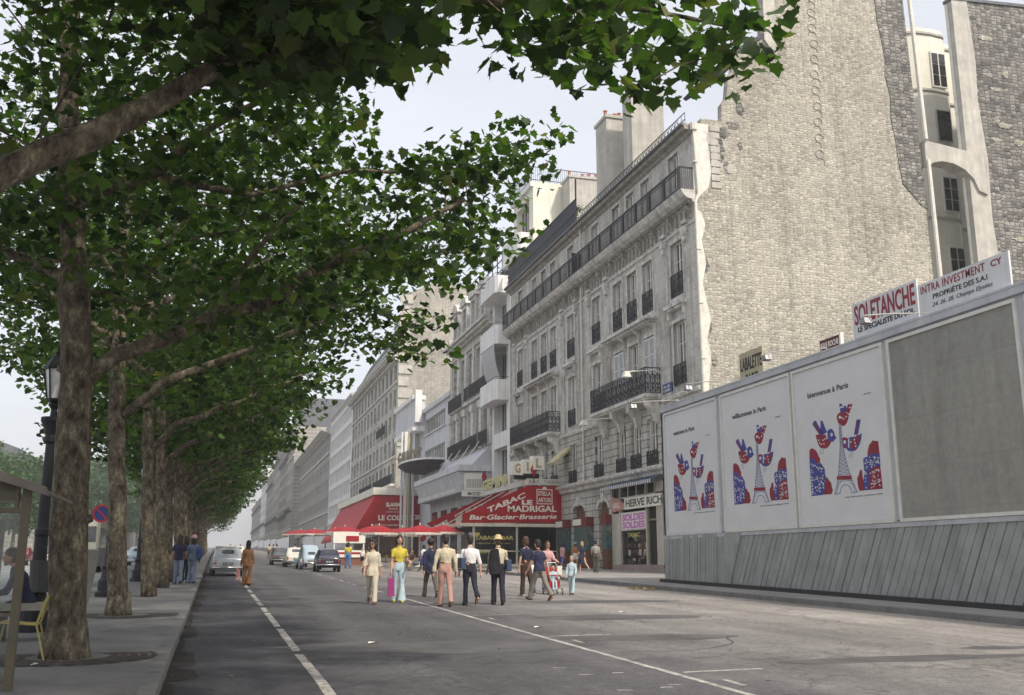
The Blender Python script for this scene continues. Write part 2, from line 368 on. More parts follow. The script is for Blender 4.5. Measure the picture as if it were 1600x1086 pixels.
# ------------------------------------------------------------------ ground
def asphalt():
    m = bpy.data.materials.new('asphalt'); m.use_nodes = True
    nt = m.node_tree; L = nt.links; b = nt.nodes['Principled BSDF']; b.inputs['Roughness'].default_value = .85; b.inputs['Specular IOR Level'].default_value = .35
    tc = new(nt, 'ShaderNodeTexCoord'); sep = new(nt, 'ShaderNodeSeparateXYZ'); L.new(tc.outputs['Object'], sep.inputs[0])
    n1 = new(nt, 'ShaderNodeTexNoise', Scale=.55, Detail=7.0, Roughness=.65); L.new(tc.outputs['Object'], n1.inputs['Vector'])
    # the paler gravelly surfacing towards the right kerb, with an uneven edge
    a = new(nt, 'ShaderNodeMath', operation='MULTIPLY_ADD'); a.inputs[1].default_value = 5.5; a.inputs[2].default_value = -2.75; L.new(n1.outputs['Fac'], a.inputs[0])
    s = new(nt, 'ShaderNodeMath', operation='ADD'); L.new(sep.outputs['X'], s.inputs[0]); L.new(a.outputs[0], s.inputs[1])
    r = new(nt, 'ShaderNodeValToRGB'); cr = r.color_ramp
    mr = new(nt, 'ShaderNodeMapRange'); mr.inputs[1].default_value = -2; mr.inputs[2].default_value = 18; L.new(s.outputs[0], mr.inputs[0]); L.new(mr.outputs[0], r.inputs[0])
    cr.elements[0].position = 0; cr.elements[0].color = (0.05,0.049,0.056,1)
    cr.elements[1].position = 1; cr.elements[1].color = (0.285,0.264,0.24,1)
    for p, c in ((.15,(0.05,0.049,0.056,1)),(.19,(0.087,0.084,0.09,1)),(.36,(0.092,0.088,0.092,1)),(.50,(0.165,0.157,0.15,1)),(.68,(0.22,0.206,0.192,1)),(.80,(0.262,0.243,0.222,1))):
        e = cr.elements.new(p); e.color = c
    # worn and repaired areas
    n2 = new(nt, 'ShaderNodeTexNoise', Scale=.22, Detail=8.0, Roughness=.7); L.new(tc.outputs['Object'], n2.inputs['Vector'])
    m2 = new(nt, 'ShaderNodeMapRange'); m2.inputs[1].default_value = .38; m2.inputs[2].default_value = .62; m2.inputs[3].default_value = .76; m2.inputs[4].default_value = 1.15; L.new(n2.outputs['Fac'], m2.inputs[0])
    n3 = new(nt, 'ShaderNodeTexNoise', Scale=38, Detail=4.0, Roughness=.85); L.new(tc.outputs['Object'], n3.inputs['Vector'])
    m3 = new(nt, 'ShaderNodeMapRange'); m3.inputs[1].default_value = .3; m3.inputs[2].default_value = .7; m3.inputs[3].default_value = .42; m3.inputs[4].default_value = 1.75; L.new(n3.outputs['Fac'], m3.inputs[0])
    # long tyre-wear streaks along the street
    mp = new(nt, 'ShaderNodeMapping'); mp.inputs['Scale'].default_value = (1.3, .05, 1); L.new(tc.outputs['Object'], mp.inputs[0])
    n4 = new(nt, 'ShaderNodeTexNoise', Scale=1.0, Detail=4.0); L.new(mp.outputs[0], n4.inputs['Vector'])
    m4 = new(nt, 'ShaderNodeMapRange'); m4.inputs[1].default_value = .35; m4.inputs[2].default_value = .65; m4.inputs[3].default_value = .8; m4.inputs[4].default_value = 1.15; L.new(n4.outputs['Fac'], m4.inputs[0])
    n6 = new(nt, 'ShaderNodeTexNoise', Scale=7.0, Detail=8.0, Roughness=.85); L.new(tc.outputs['Object'], n6.inputs['Vector'])
    m6 = new(nt, 'ShaderNodeMapRange'); m6.inputs[1].default_value = .35; m6.inputs[2].default_value = .65; m6.inputs[3].default_value = .74; m6.inputs[4].default_value = 1.28; L.new(n6.outputs['Fac'], m6.inputs[0])
    p0 = new(nt, 'ShaderNodeMath', operation='MULTIPLY'); L.new(m2.outputs[0], p0.inputs[0]); L.new(m6.outputs[0], p0.inputs[1])
    p1 = new(nt, 'ShaderNodeMath', operation='MULTIPLY'); L.new(p0.outputs[0], p1.inputs[0]); L.new(m3.outputs[0], p1.inputs[1])
    p2 = new(nt, 'ShaderNodeMath', operation='MULTIPLY'); L.new(p1.outputs[0], p2.inputs[0]); L.new(m4.outputs[0], p2.inputs[1])
    # hairline cracks
    vo = new(nt, 'ShaderNodeTexVoronoi', Scale=.28, feature='DISTANCE_TO_EDGE'); 
    nd = new(nt, 'ShaderNodeTexNoise', Scale=1.4, Detail=5.0); L.new(tc.outputs['Object'], nd.inputs['Vector'])
    va = new(nt, 'ShaderNodeVectorMath', operation='ADD'); L.new(tc.outputs['Object'], va.inputs[0]); L.new(nd.outputs['Color'], va.inputs[1]); L.new(va.outputs[0], vo.inputs['Vector'])
    m5 = new(nt, 'ShaderNodeMapRange'); m5.inputs[1].default_value = 0; m5.inputs[2].default_value = .012; m5.inputs[3].default_value = .62; m5.inputs[4].default_value = 1; L.new(vo.outputs['Distance'], m5.inputs[0])
    p3 = new(nt, 'ShaderNodeMath', operation='MULTIPLY'); L.new(p2.outputs[0], p3.inputs[0]); L.new(m5.outputs[0], p3.inputs[1])
    sc_ = new(nt, 'ShaderNodeVectorMath', operation='SCALE'); L.new(r.outputs[0], sc_.inputs[0]); L.new(p3.outputs[0], sc_.inputs['Scale']); L.new(sc_.outputs[0], b.inputs['Base Color'])
    bp = new(nt, 'ShaderNodeBump', Strength=.5, Distance=.012); L.new(n3.outputs['Fac'], bp.inputs['Height']); L.new(bp.outputs[0], b.inputs['Normal'])
    return m
m_asph = asphalt()
m_ground = M('ground_earth', (.12,.115,.105), .9, .2, .2)
m_pave = M('median_asphalt', (.20,.192,.188), .85, .3, .8, .5, 60)
m_pave2 = M('pavement_slab', (.27,.255,.238), .85, .25, .9, .4, 40)
m_kerb = M('granite_kerb', (.19,.185,.18), .8, .25, 3, .4, 40)
m_paint = M('road_paint', (.42,.40,.37), .8, .45, 3.2, .2, 40)
def wear(m):      # let the asphalt show through where the paint has gone
    nt = m.node_tree; L = nt.links; b = nt.nodes['Principled BSDF']; tr = nt.nodes.new('ShaderNodeBsdfTransparent'); mx = nt.nodes.new('ShaderNodeMixShader')
    tc = new(nt, 'ShaderNodeTexCoord'); n = new(nt, 'ShaderNodeTexNoise', Scale=9.0, Detail=8.0, Roughness=.8); L.new(tc.outputs['Object'], n.inputs['Vector'])
    mr = new(nt, 'ShaderNodeMapRange'); mr.inputs[1].default_value = .35; mr.inputs[2].default_value = .5; L.new(n.outputs['Fac'], mr.inputs[0]); mr.inputs[3].default_value = .12; mr.inputs[4].default_value = .95
    L.new(mr.outputs[0], mx.inputs[0]); L.new(tr.outputs[0], mx.inputs[1]); L.new(b.outputs[0], mx.inputs[2]); L.new(mx.outputs[0], nt.nodes['Material Output'].inputs[0])
wear(m_paint)
def strip(x0, x1, y0, y1, dz, n=1):
    g = MB()
    for i in range(n):
        a, b = y0+(y1-y0)*i/n, y0+(y1-y0)*(i+1)/n
        g.poly([(x0,a,gz(a)+dz),(x1,a,gz(a)+dz),(x1,b,gz(b)+dz),(x0,b,gz(b)+dz)])
    return g
g = MB()
for a, b in ((-60,0),(0,700),(700,2600)): g.poly([(-1800,a,gz(a)-.02),(1800,a,gz(a)-.02),(1800,b,gz(b)-.02),(-1800,b,gz(b)-.02)])
tag(g.build('ground', m_ground), 'dusty ground', None, None, 'structure')
tag(strip(-.45, 15.5, -20, 700, 0, 2).build('side_road', m_asph), 'worn grey asphalt of the side carriageway', None, None, 'structure')
m_av = M('avenue_asphalt', (.27,.268,.272), .85, .22, .35, .4, 50)
tag(strip(-34, -4.0, -20, 700, .0, 2).build('avenue', m_av), 'main carriageway of the avenue', None, None, 'structure')
def raised(x0, x1, y0, y1, h, name, mat, label):
    g = MB(); n = 8
    for i in range(n):
        a, b = y0+(y1-y0)*i/n, y0+(y1-y0)*(i+1)/n
        g.poly([(x0,a,gz(a)+h),(x1,a,gz(a)+h),(x1,b,gz(b)+h),(x0,b,gz(b)+h)])
    tag(g.build(name, mat), label, None, None, 'structure')
raised(-4.0, -.62, -20, 650, .13, 'median', m_pave, 'strip of pavement between the tree trunks')
raised(15.8, 26, -20, 650, .13, 'pavement', m_pave2, 'pavement along the house fronts')
raised(-60, -34, -20, 650, .13, 'far_pavement', m_pave2, 'pavement on the far side of the avenue')
for nm, x0, x1 in (('kerb_near_trees', -.62, -.45), ('kerb_avenue', -4.15, -4.0), ('kerb_house_side', 15.5, 15.8)):
    k = MB(); y = -20.0
    while y < 420:
        l = 1.0 if y < 90 else 8.0
        j = random.uniform(-.006, .006)
        a, b = y+.006, y+l-.006
        A = [(x0+j,a,gz(a)-.02),(x1+j,a,gz(a)-.02),(x1+j,b,gz(b)-.02),(x0+j,b,gz(b)-.02)]
        B = [(x0+j,a,gz(a)+.137),(x1+j,a,gz(a)+.137),(x1+j,b,gz(b)+.137),(x0+j,b,gz(b)+.137)]
        k.add(A+B, [(0,3,2,1),(4,5,6,7),(0,1,5,4),(1,2,6,5),(2,3,7,6),(3,0,4,7)]); y += l
    tag(k.build('kerb', m_kerb), 'granite kerb stones', None, None, 'structure')
# gutter dirt
gd = MB()
yy = 4.0
while yy < 60:
    l = random.uniform(1.2, 3); w0 = random.uniform(.1, .42)
    gd.poly([(-.44,yy,gz(yy)+.004),(-.44+w0,yy+.3,gz(yy+.3)+.004),(-.44+w0*random.uniform(.5,1),yy+l*.8,gz(yy+l*.8)+.004),(-.44,yy+l,gz(yy+l)+.004)]); yy += l*.97
tag(gd.build('gutter_dirt', M('gutter_dirt', (.028,.025,.022), .95, .5, 8)), 'dark wet grit lying in the gutter', None, None, 'stuff')
# painted markings: worn, so broken into uneven runs
def worn_line(m, x0, x1, y0, y1, step=.5, gap=.0):
    y = y0
    while y < y1:
        l = min(step*random.uniform(.6, 1.4), y1-y)
        if random.random() > gap:
            a = random.uniform(-.008,.008); b_ = random.uniform(-.008,.008)
            m.poly([(x0+a,y,gz(y)+.004),(x1+b_,y,gz(y)+.004),(x1+a,y+l,gz(y+l)+.004),(x0+b_,y+l,gz(y+l)+.004)])
        y += l
mk = MB()
y = 6.2
while y < 60: worn_line(mk, 1.18, 1.30, y, y+4.1 if y < 30 else y+3.2, .8, .02); y += 4.55
tag(mk.build('lane_line', m_paint), 'broken white line beside the kerb lane', None, None, 'structure')
mk = MB(); worn_line(mk, 5.39, 5.49, 3, 31, .45, .03); worn_line(mk, 5.39, 5.49, 31, 64, .7, .35)
for yb in (6.2, 11.6, 16.75, 22.1, 27.3, 32.5, 38): 
    mk.poly([(5.6,yb,gz(yb)+.004),(6.75,yb+.1,gz(yb+.1)+.004),(6.75,yb+.2,gz(yb+.2)+.004),(5.6,yb+.1,gz(yb+.1)+.004)])
    if yb < 30: mk.poly([(5.7,yb-1.2,gz(yb-1.2)+.004),(5.78,yb-1.2,gz(yb-1.2)+.004),(5.8,yb-.7,gz(yb-.7)+.004),(5.72,yb-.7,gz(yb-.7)+.004)])
for _ in range(6):      # half worn away lettering
    x = random.uniform(4.1, 5.0); y = random.uniform(10.3, 12.6); a = random.uniform(-.2,.2)
    mk.poly([(x,y,gz(y)+.004),(x+.16,y+a*.2,gz(y)+.004),(x+.15,y+.05+a*.2,gz(y)+.005),(x,y+.06,gz(y)+.005)])
tag(mk.build('bay_line', m_paint), 'worn white line with parking bay ticks', None, None, 'structure')
# patches of newer tar
for x, y, a, b, nm in ((3.4,15.5,2.6,1.1,'patch'),(8.5,21,2.2,.9,'patch'),(11.8,13.3,.75,.28,'patch'),(3.0,30,1.5,2.2,'patch'),(9.4,12.3,2.4,.35,'patch'),(7.2,16.2,1.6,.6,'patch'),(2.2,20,.7,1.4,'patch'),(10.5,27,2.6,.8,'patch')):
    g = MB(); pts = []
    for k in range(16):
        t = 2*PI*k/16; r = random.uniform(.75, 1.1); px, py = x+a*r*math.cos(t), y+b*r*math.sin(t); pts.append((px, py, gz(py)+.003))
    g.poly(pts)
    tag(g.build('tar_patch', M('tar_patch', (.095,.092,.092), .85, .35, 1.2, .4, 50)), 'darker tar patch in the asphalt', None, None, 'structure')
cs_ = MB(); rk_ = random.Random(6)
for _ in range(3):
    x = rk_.uniform(0, 14); y = rk_.uniform(8, 32); a = rk_.choice((0, 0, PI/2, .3, -.3)); 
    for k in range(rk_.randint(7, 16)):
        a += rk_.uniform(-.35, .35); l = rk_.uniform(.25, .55); x2 = x+l*math.cos(a); y2 = y+l*math.sin(a); w_ = .009
        if 0 < x2 < 15:
            nx, ny = -math.sin(a)*w_, math.cos(a)*w_
            cs_.poly([(x-nx,y-ny,gz(y)+.0055),(x2-nx,y2-ny,gz(y2)+.0055),(x2+nx,y2+ny,gz(y2)+.0055),(x+nx,y+ny,gz(y)+.0055)])
        x, y = x2, y2
tag(cs_.build('crack_sealing', M('crack_tar', (.022,.021,.022), .6, .3, 6)), 'thin dark tarred cracks wandering over the asphalt', None, None, 'structure')
mh = MB(); mh.lathe((3.0, 9.3, gz(9.3)+.004), [(.33,0),(.33,.004),(.28,.006),(.001,.006)], 20)
tag(mh.build('manhole_cover', M('cast_iron_cover', (.06,.058,.055), .6, .3, 12)), 'round iron manhole cover in the road', None, None, 'structure')
# ------------------------------------------------------------------ materials of the houses
m_lime = masonry('limestone_front', (.60,.58,.535), (.55,.53,.485), (.38,.365,.33), 1.1, .46, 'X', .012, .16, .25, 0, .42, dirt=(.42,.39,.35), dirtamt=.75, dscale=.35)
m_rust = masonry('rusticated_stone', (.58,.56,.51), (.53,.51,.465), (.2,.19,.17), 1.3, .46, 'X', .035, .18, .5, 0, .42, dirt=(.42,.39,.35), dirtamt=.7)
m_trim = M('carved_stone', (.64,.62,.575), .85, .3, 3, .35, 30, streak=.45)
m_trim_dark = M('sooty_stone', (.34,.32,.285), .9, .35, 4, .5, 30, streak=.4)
m_gable = rubble('gable_rubble', (.58,.55,.47), (.31,.29,.245), (.41,.385,.33), .26, .75, .66)
m_gable_dark = rubble('dark_rubble', (.38,.365,.33), (.125,.12,.115), (.145,.137,.13), .38, 1.0, .25)
m_gable_far = rubble('far_rubble', (.50,.475,.42), (.34,.32,.28), (.36,.34,.30), .5, .8, .7)
m_plaster = M('old_plaster', (.5,.48,.43), .9, .18, 1.2, .3, 12, streak=.25)
m_plaster_w = M('broken_white_plaster', (.66,.64,.58), .9, .2, 2.5, .5, 14)
m_cream = M('cream_render', (.80,.78,.67), .85, .08, .9, .1, 12, streak=.12)
m_white = M('white_render', (.80,.795,.775), .8, .09, .7, .1, 12, streak=.2)
m_bluewhite = M('cool_white_render', (.60,.61,.635), .8, .1, .7, .1, 12, streak=.22)
m_iron = M('black_iron', (.012,.013,.018), .55, .3, 9, 0)
m_zinc = M('zinc_roof', (.12,.125,.14), .5, .25, 1.2, 0, metal=.4, streak=.3)
m_slate = masonry('slate_roof', (.085,.09,.10), (.13,.135,.15), (.04,.04,.045), .3, .2, 'X', .01, .3, .4, 0, .3)
m_frame = M('white_window_paint', (.74,.72,.67), .6, .1, 3)
m_curt = M('net_curtain', (.42,.4,.37), .9, .12, 3)
m_glass = glass('window_glass', (.022,.022,.024), .1, .5)
m_glass_l = glass('grey_window_glass', (.065,.065,.065), .12, .5)
m_pot = M('terracotta', (.42,.16,.10), .85, .2, 6)
m_pipe = M('pale_pipe_paint', (.66,.64,.57), .6, .12, 3)
m_wood = M('brown_wood', (.15,.075,.035), .5, .35, 3, .2, 20, streak=.3)
m_red = M('red_canvas', (.38,.012,.018), .85, .22, .9, .3, 3, streak=.25)
m_wht = M('white_sign_paint', (.78,.76,.68), .6, .05, 3)
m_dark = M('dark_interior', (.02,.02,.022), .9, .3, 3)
m_blk = M('black_lettering', (.02,.02,.022), .6, .05, 3)
m_redlet = M('dark_red_lettering', (.26,.02,.035), .6, .05, 3)
m_yel = M('yellow_sign_paint', (.55,.47,.16), .6, .05, 3)
m_metal = M('grey_metal', (.3,.3,.31), .45, .2, 4, metal=.6)

def window_proto(w, h, d=.06, shutter=False, dark=False, style='two'):
    """French window: frame, mullion, transom; pane and net curtain are its pieces. Origin at sill centre, looking to -X"""
    f = MB(); t = .075
    f.box(-d, .02, -w/2, -w/2+t, 0, h); f.box(-d, .02, w/2-t, w/2, 0, h)
    f.box(-d, .02, -w/2+t, w/2-t, 0, t*1.4); f.box(-d, .02, -w/2+t, w/2-t, h-t, h)
    if style == 'two':
        f.box(-d-.012, .02, -.05, .05, t*1.4, h-t)
        for fr in (.33, .66): 
            f.box(-d+.015, .0, -w/2+t, -.05, h*fr-.018, h*fr+.018); f.box(-d+.015, .0, .05, w/2-t, h*fr-.018, h*fr+.018)
    else:
        n = max(2, int(w/.9))
        for i in range(1, n):
            y = -w/2+w*i/n; f.box(-d-.012, .02, y-.035, y+.035, t*1.4, h-t)
    o = f.build('window', m_frame)
    p = MB(); p.box(-.012, .01, -w/2+t, w/2-t, t, h-t); po = p.build('pane', m_glass if dark else m_glass_l, o)
    if style == 'two':
        c = MB(); s_ = 1 if h > 2 else .6
        c.box(-.022, -.013, w/2-t-w*.2*s_, w/2-t, t*1.5, h-t*1.2)
        c.build('curtain', m_curt, o)
    return o
def railing_mb(y0, y1, z0, z1, x, ornate=True, t=.03):
    r = MB()
    r.box(x-.03, x+.03, y0, y1, z1-.045, z1); r.box(x-.02, x+.02, y0, y1, z0, z0+.04)
    n = max(2, int(round((y1-y0)/.14)))
    for i in range(n+1):
        y = y0+(y1-y0)*i/n; tt = t*(1.5 if i in (0, n) else .8)
        r.box(x-tt/2, x+tt/2, y-tt/2, y+tt/2, z0+.04, z1-.045)
    if ornate:
        h = z1-z0; m = max(1, int(round((y1-y0)/.36)))
        for i in range(m):
            yc = y0+(y1-y0)*(i+.5)/m; R = min(.155, (y1-y0)/m/2*.95)
            for zc, rr in ((z0+h*.30, R), (z0+h*.66, R*.9), (z0+h*.88, R*.42)):
                pts = [(x, yc+rr*math.cos(a), zc+rr*math.sin(a)) for a in [2*PI*k/9 for k in range(10)]]
                r.tube(pts, .017, 4, caps=False)
            r.bar((x, yc-R, z0+.08), (x, yc+R, z0+h*.5), .03); r.bar((x, yc+R, z0+.08), (x, yc-R, z0+h*.5), .03)
            r.bar((x, yc-R, z0+h*.5), (x, yc, z0+h*.82), .026); r.bar((x, yc+R, z0+h*.5), (x, yc, z0+h*.82), .026)
    return r
def railing_proto(w, h):
    return railing_mb(-w/2, w/2, 0, h, 0).build('railing', m_iron)

# ================================================================== the long stone house
X = 24.0; Y0, Y1 = 46.5, 82.2
H = thing('apartment_house', 'long old stone apartment house with iron balconies, bare rubble gable beside the poster hoarding', 'building', (X, Y0, gz(Y0)))
bays = []          # (yc, width, kind)
for yc in (48.85, 61.35, 66.4, 79.15): bays.append((yc, 1.5, 's'))
for yc in (52.85, 55.22, 57.55, 70.45, 72.75, 75.2): bays.append((yc, 1.45, 't'))
holes = []
for yc, w_, k in bays:
    holes += [(yc-w_/2, yc+w_/2, 7.0, 9.75), (yc-w_/2, yc+w_/2, 11.05, 14.6), (yc-w_/2, yc+w_/2, 16.05, 19.2), (yc-w_/2+.1, yc+w_/2-.1, 21.5, 24.4)]
gf = [(51.6, 59.15, .95, 6.05), (59.85, 61.7, .9, 5.5), (64.2, 66.5, .9, 5.5), (69.2, 81.6, .9, 6.0), (47.4, 50.9, .95, 5.6)]
wl = MB(); wl.wall(X, Y0, Y1, 10.5, 25.2, [h for h in holes if h[2] > 10], .32)
# corner return and roof slab, back
wl.poly([(X,Y1,.6),(39.2,Y1,.6),(39.2,Y1,25.2),(X,Y1,25.2)]); wl.poly([(39.2,Y0+.5,.6),(39.2,Y1,.6),(39.2,Y1,25.2),(39.2,Y0+.5,25.2)])
wl.build('wall', m_lime, H, recalc=False)
w1 = MB(); w1.wall(X, Y0, Y1, .5, 10.5, gf+[h for h in holes if h[2] < 10], .32); w1.build('lower_wall', m_rust, H, recalc=False)
rf = MB(); rf.box(X+.3, 39.2, Y0+.6, Y1, 25.0, 25.2); rf.build('roof', m_zinc, H)
# arch spandrels over the two doorways
ar = MB()
for a, b in ((59.85, 61.7), (64.2, 66.5)):
    c = (a+b)/2; r = (b-a)/2
    for sgn in (-1, 1):
        pts = [(c+sgn*r, 5.5), (c+sgn*r, 4.95)] + [(c+sgn*r*math.cos(t), 4.95+.5*math.sin(t)) for t in [PI/2*i/6 for i in range(1, 7)]] + [(c, 5.5)]
        ar.prism(pts, 'X', X+.004, X+.3)
    pts = [(c-(r+.25), 4.95)] + [(c-(r+.22)*math.cos(PI*i/12), 4.95+.74*math.sin(PI*i/12)) for i in range(13)] + [(c+(r+.25), 4.95)]
    inn = [(c-r*math.cos(PI*i/12), 4.95+.5*math.sin(PI*i/12)) for i in range(13)]
    for i in range(12):
        o0, o1, i0, i1 = pts[i+1], pts[i+2], inn[i], inn[i+1]
        ar.prism([i0, i1, o1, o0], 'X', X-.07, X+.002)
    ar.prism([(c-.2,5.35),(c+.2,5.35),(c+.28,5.95),(c-.28,5.95)], 'X', X-.14, X+.001)
ar.build('arch', m_trim, H)
# cornices, string courses, pilasters
def band(mb, y0, y1, prof):
    """profile list of (z, projection) going up, run along Y"""
    n = len(prof)
    A = [(X-p, y0, z) for z, p in prof] + [(X+.02, y0, prof[-1][0]), (X+.02, y0, prof[0][0])]
    B = [(x, y1, z) for x, y, z in A]
    k = len(A); mb.add(A+B, [tuple(range(k)), tuple(reversed(range(k, 2*k)))] + [(i, i+k, (i+1) % k+k, (i+1) % k) for i in range(k)])
c = MB(); band(c, Y0, Y1, [(6.35,.02),(6.42,.16),(6.58,.2),(6.72,.42),(6.86,.46),(6.92,.3)])
c.build('ground_floor_cornice', m_trim, H)
c = MB(); band(c, Y0, 51.2, [(10.36,.02),(10.4,.14),(10.56,.18),(10.66,.05)]); band(c, 60.7, 69.0, [(10.36,.02),(10.4,.14),(10.56,.18),(10.66,.05)]); band(c, 79.3, Y1, [(10.36,.02),(10.4,.14),(10.56,.18),(10.66,.05)])
c.build('string_course', m_trim, H)
c = MB(); band(c, Y0, Y1, [(19.62,.02),(19.66,.08),(19.78,.1),(19.84,.02)])
c.build('architrave', m_trim, H)
c = MB(); band(c, Y0-.1, Y1, [(20.72,.02),(20.76,.14),(20.9,.18),(20.94,.42),(21.1,.66),(21.3,.78),(21.42,.84)])
c.build('main_cornice', m_trim, H)
c = MB(); y = Y0+.1
while y < Y1-.15: c.box(X-.34, X-.02, y, y+.15, 20.76, 20.93); y += .33
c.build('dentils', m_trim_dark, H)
c = MB(); y = Y0+.35; i = 0
while y < Y1-.3:
    c.box(X-.1, X-.002, y, y+.26, 20.0, 20.62)
    if i % 4 == 0:
        c.box(X-.34, X-.003, y+.02, y+.24, 20.45, 20.7); c.prism([(X-.3, 20.45),(X-.02,20.45),(X-.02,20.0)], 'Y', y+.04, y+.22)
    y += .56; i += 1
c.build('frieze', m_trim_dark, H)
c = MB(); band(c, Y0-.05, Y1, [(24.72,.02),(24.78,.1),(24.95,.16),(25.0,.42),(25.2,.5),(25.3,.52)])
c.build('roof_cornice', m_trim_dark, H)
g = MB(); g.tube([(X-.56, Y0-.05, 25.28), (X-.56, Y1, 25.28)], .1, 8); g.build('gutter', m_zinc, H)
# brackets in pairs under the main cornice (consoles at the pilasters)
c = MB()
for yc in (47.6, 50.3, 59.35, 62.6, 65.2, 68.3, 77.3, 80.8):
    c.box(X-.22, X-.004, yc-.28, yc+.28, 19.86, 20.06); c.box(X-.3, X-.004, yc-.2, yc+.2, 19.2, 19.62)
    c.prism([(X-.28,19.2),(X-.003,19.2),(X-.003,18.65)], 'Y', yc-.16, yc+.16)
    c.ellipsoid((X-.16, yc, 19.0), (.13,.2,.2), 8, 6)
    for dy in (-.2, .2): c.ellipsoid((X-.12, yc+dy, 19.45), (.1,.09,.14), 6, 5)
c.build('console', m_trim, H)
for yc, w_ in ((47.55,.7),(50.45,.9),(59.35,.75),(62.9,.6),(65.0,.5),(68.35,.8),(77.3,.8),(81.0,.9)):
    c = MB(); c.box(X-.06, X+.001, yc-w_/2, yc+w_/2, 10.68, 18.64); c.build('pilaster', m_lime, H)
# window surrounds
for yc, w_, k in bays:
    c = MB(); t = .17
    for zb, zt in ((11.05, 14.6), (16.05, 19.2)):
        for s_ in (-1, 1): c.box(X-.055, X+.02, yc+s_*(w_/2+t/2)-t/2, yc+s_*(w_/2+t/2)+t/2, zb, zt)
        c.box(X-.07, X+.02, yc-w_/2-t, yc+w_/2+t, zt, zt+.2)
    for s_ in (-1, 1): c.box(X-.04, X+.02, yc+s_*(w_/2+t/2-.1)-t/2, yc+s_*(w_/2+t/2-.1)+t/2, 21.45, 24.4)
    c.box(X-.06, X+.02, yc-w_/2-.05, yc+w_/2+.05, 24.4, 24.55)
    c.box(X-.12, X+.02, yc-w_/2-t-.04, yc+w_/2+t+.04, 6.93, 7.0)
    c.build('surround', m_trim, H)
    # bracketed hood between second and third floor
    c = MB()
    if k == 's':
        c.box(X-.4, X+.01, yc-w_/2-.4, yc+w_/2+.4, 15.42, 15.62); c.box(X-.3, X+.01, yc-w_/2-.3, yc+w_/2+.3, 15.3, 15.42); c.box(X-.12, X+.01, yc-w_/2-.15, yc+w_/2+.15, 15.62, 16.0)
        for s_ in (-1, 1):
            c.box(X-.26, X+.01, yc+s_*(w_/2+.18)-.09, yc+s_*(w_/2+.18)+.09, 14.85, 15.3); c.box(X-.16, X+.01, yc+s_*(w_/2+.18)-.08, yc+s_*(w_/2+.18)+.08, 14.5, 14.85)
        c.build('hood', m_trim, H)
for a, b in ((51.6, 59.0), (69.2, 76.4)):
    c = MB(); c.box(X-.75, X+.01, a, b, 15.42, 15.6); c.box(X-.55, X+.01, a+.1, b-.1, 15.28, 15.42); c.box(X-.12, X+.01, a+.2, b-.2, 15.6, 16.0)
    for i in range(4):
        yy = a+.35+(b-a-.7)*i/3
        c.prism([(X-.65,15.28),(X-.01,15.28),(X-.01,14.35),(X-.12,14.5),(X-.2,14.95)], 'Y', yy-.09, yy+.09)
    c.build('hood', m_trim, H)
# windows and their rails: one of each size, copied
protos = {}
rnd = random.Random(3)
for yc, w_, k in bays:
    for zb, zt, dw in ((7.0, 9.75, 0), (11.05, 14.6, 0), (16.05, 19.2, 0), (21.5, 24.4, -.2)):
        key = (round(w_+dw, 2), round(zt-zb, 2), rnd.random() < .4)
        if key not in protos: protos[key] = window_proto(key[0], key[1], dark=key[2])
        place_copy(protos[key], 'window', H, (X+.24, yc, zb))
        rk = None
        if zb == 7.0: rk = (w_, .85)
        elif zb == 16.05: rk = (w_, 1.3)
        elif zb == 11.05 and k == 's': rk = (w_, 1.15)
        if rk:
            if ('r', rk) not in protos: protos[('r', rk)] = railing_proto(*rk)
            place_copy(protos[('r', rk)], 'railing', H, (X-.07, yc, zb+.02))
for o in protos.values(): drop(o)
# louvred shutters on the big balcony
for yc in (52.85, 57.55):
    for s_ in (-1, 1):
        c = MB(); a = yc+s_*.37
        c.box(X-.05, X-.0, a-.35, a-.29, 11.1, 14.5); c.box(X-.05, X-.0, a+.29, a+.35, 11.1, 14.5)
        for z in (11.1, 12.25, 13.4, 14.42): c.box(X-.05, X, a-.29, a+.29, z, z+.1)
        z = 11.22
        while z < 14.4: c.box(X-.035, X-.012, a-.29, a+.29, z, z+.045); z += .09
        c.build('shutter', M('pale_shutter', (.62,.63,.64), .6, .1, 3), H)
# balconies
for a, b in ((51.5, 60.3), (69.1, 79.1)):
    c = MB(); c.box(X-1.0, X+.01, a, b, 10.78, 10.98); c.box(X-.9, X+.01, a+.08, b-.08, 10.66, 10.78)
    for i in range(4):
        yy = a+.45+(b-a-.9)*i/3
        c.prism([(X-.85,10.66),(X-.01,10.66),(X-.01,9.3),(X-.25,9.45),(X-.4,10.0),(X-.8,10.3)], 'Y', yy-.2, yy+.2)
    bal = c.build('balcony', m_trim, H)
    r = railing_mb(a+.03, b-.03, 11.0, 12.5, X-.95)
    for ye in (a+.05, b-.05):
        q = railing_mb(X-.93, X-.02, 11.0, 12.5, ye); 
        q.v = [(y, x, z) for x, y, z in q.v]; r.add(q.v, q.f)
    r.build('balcony_railing', m_iron, bal)
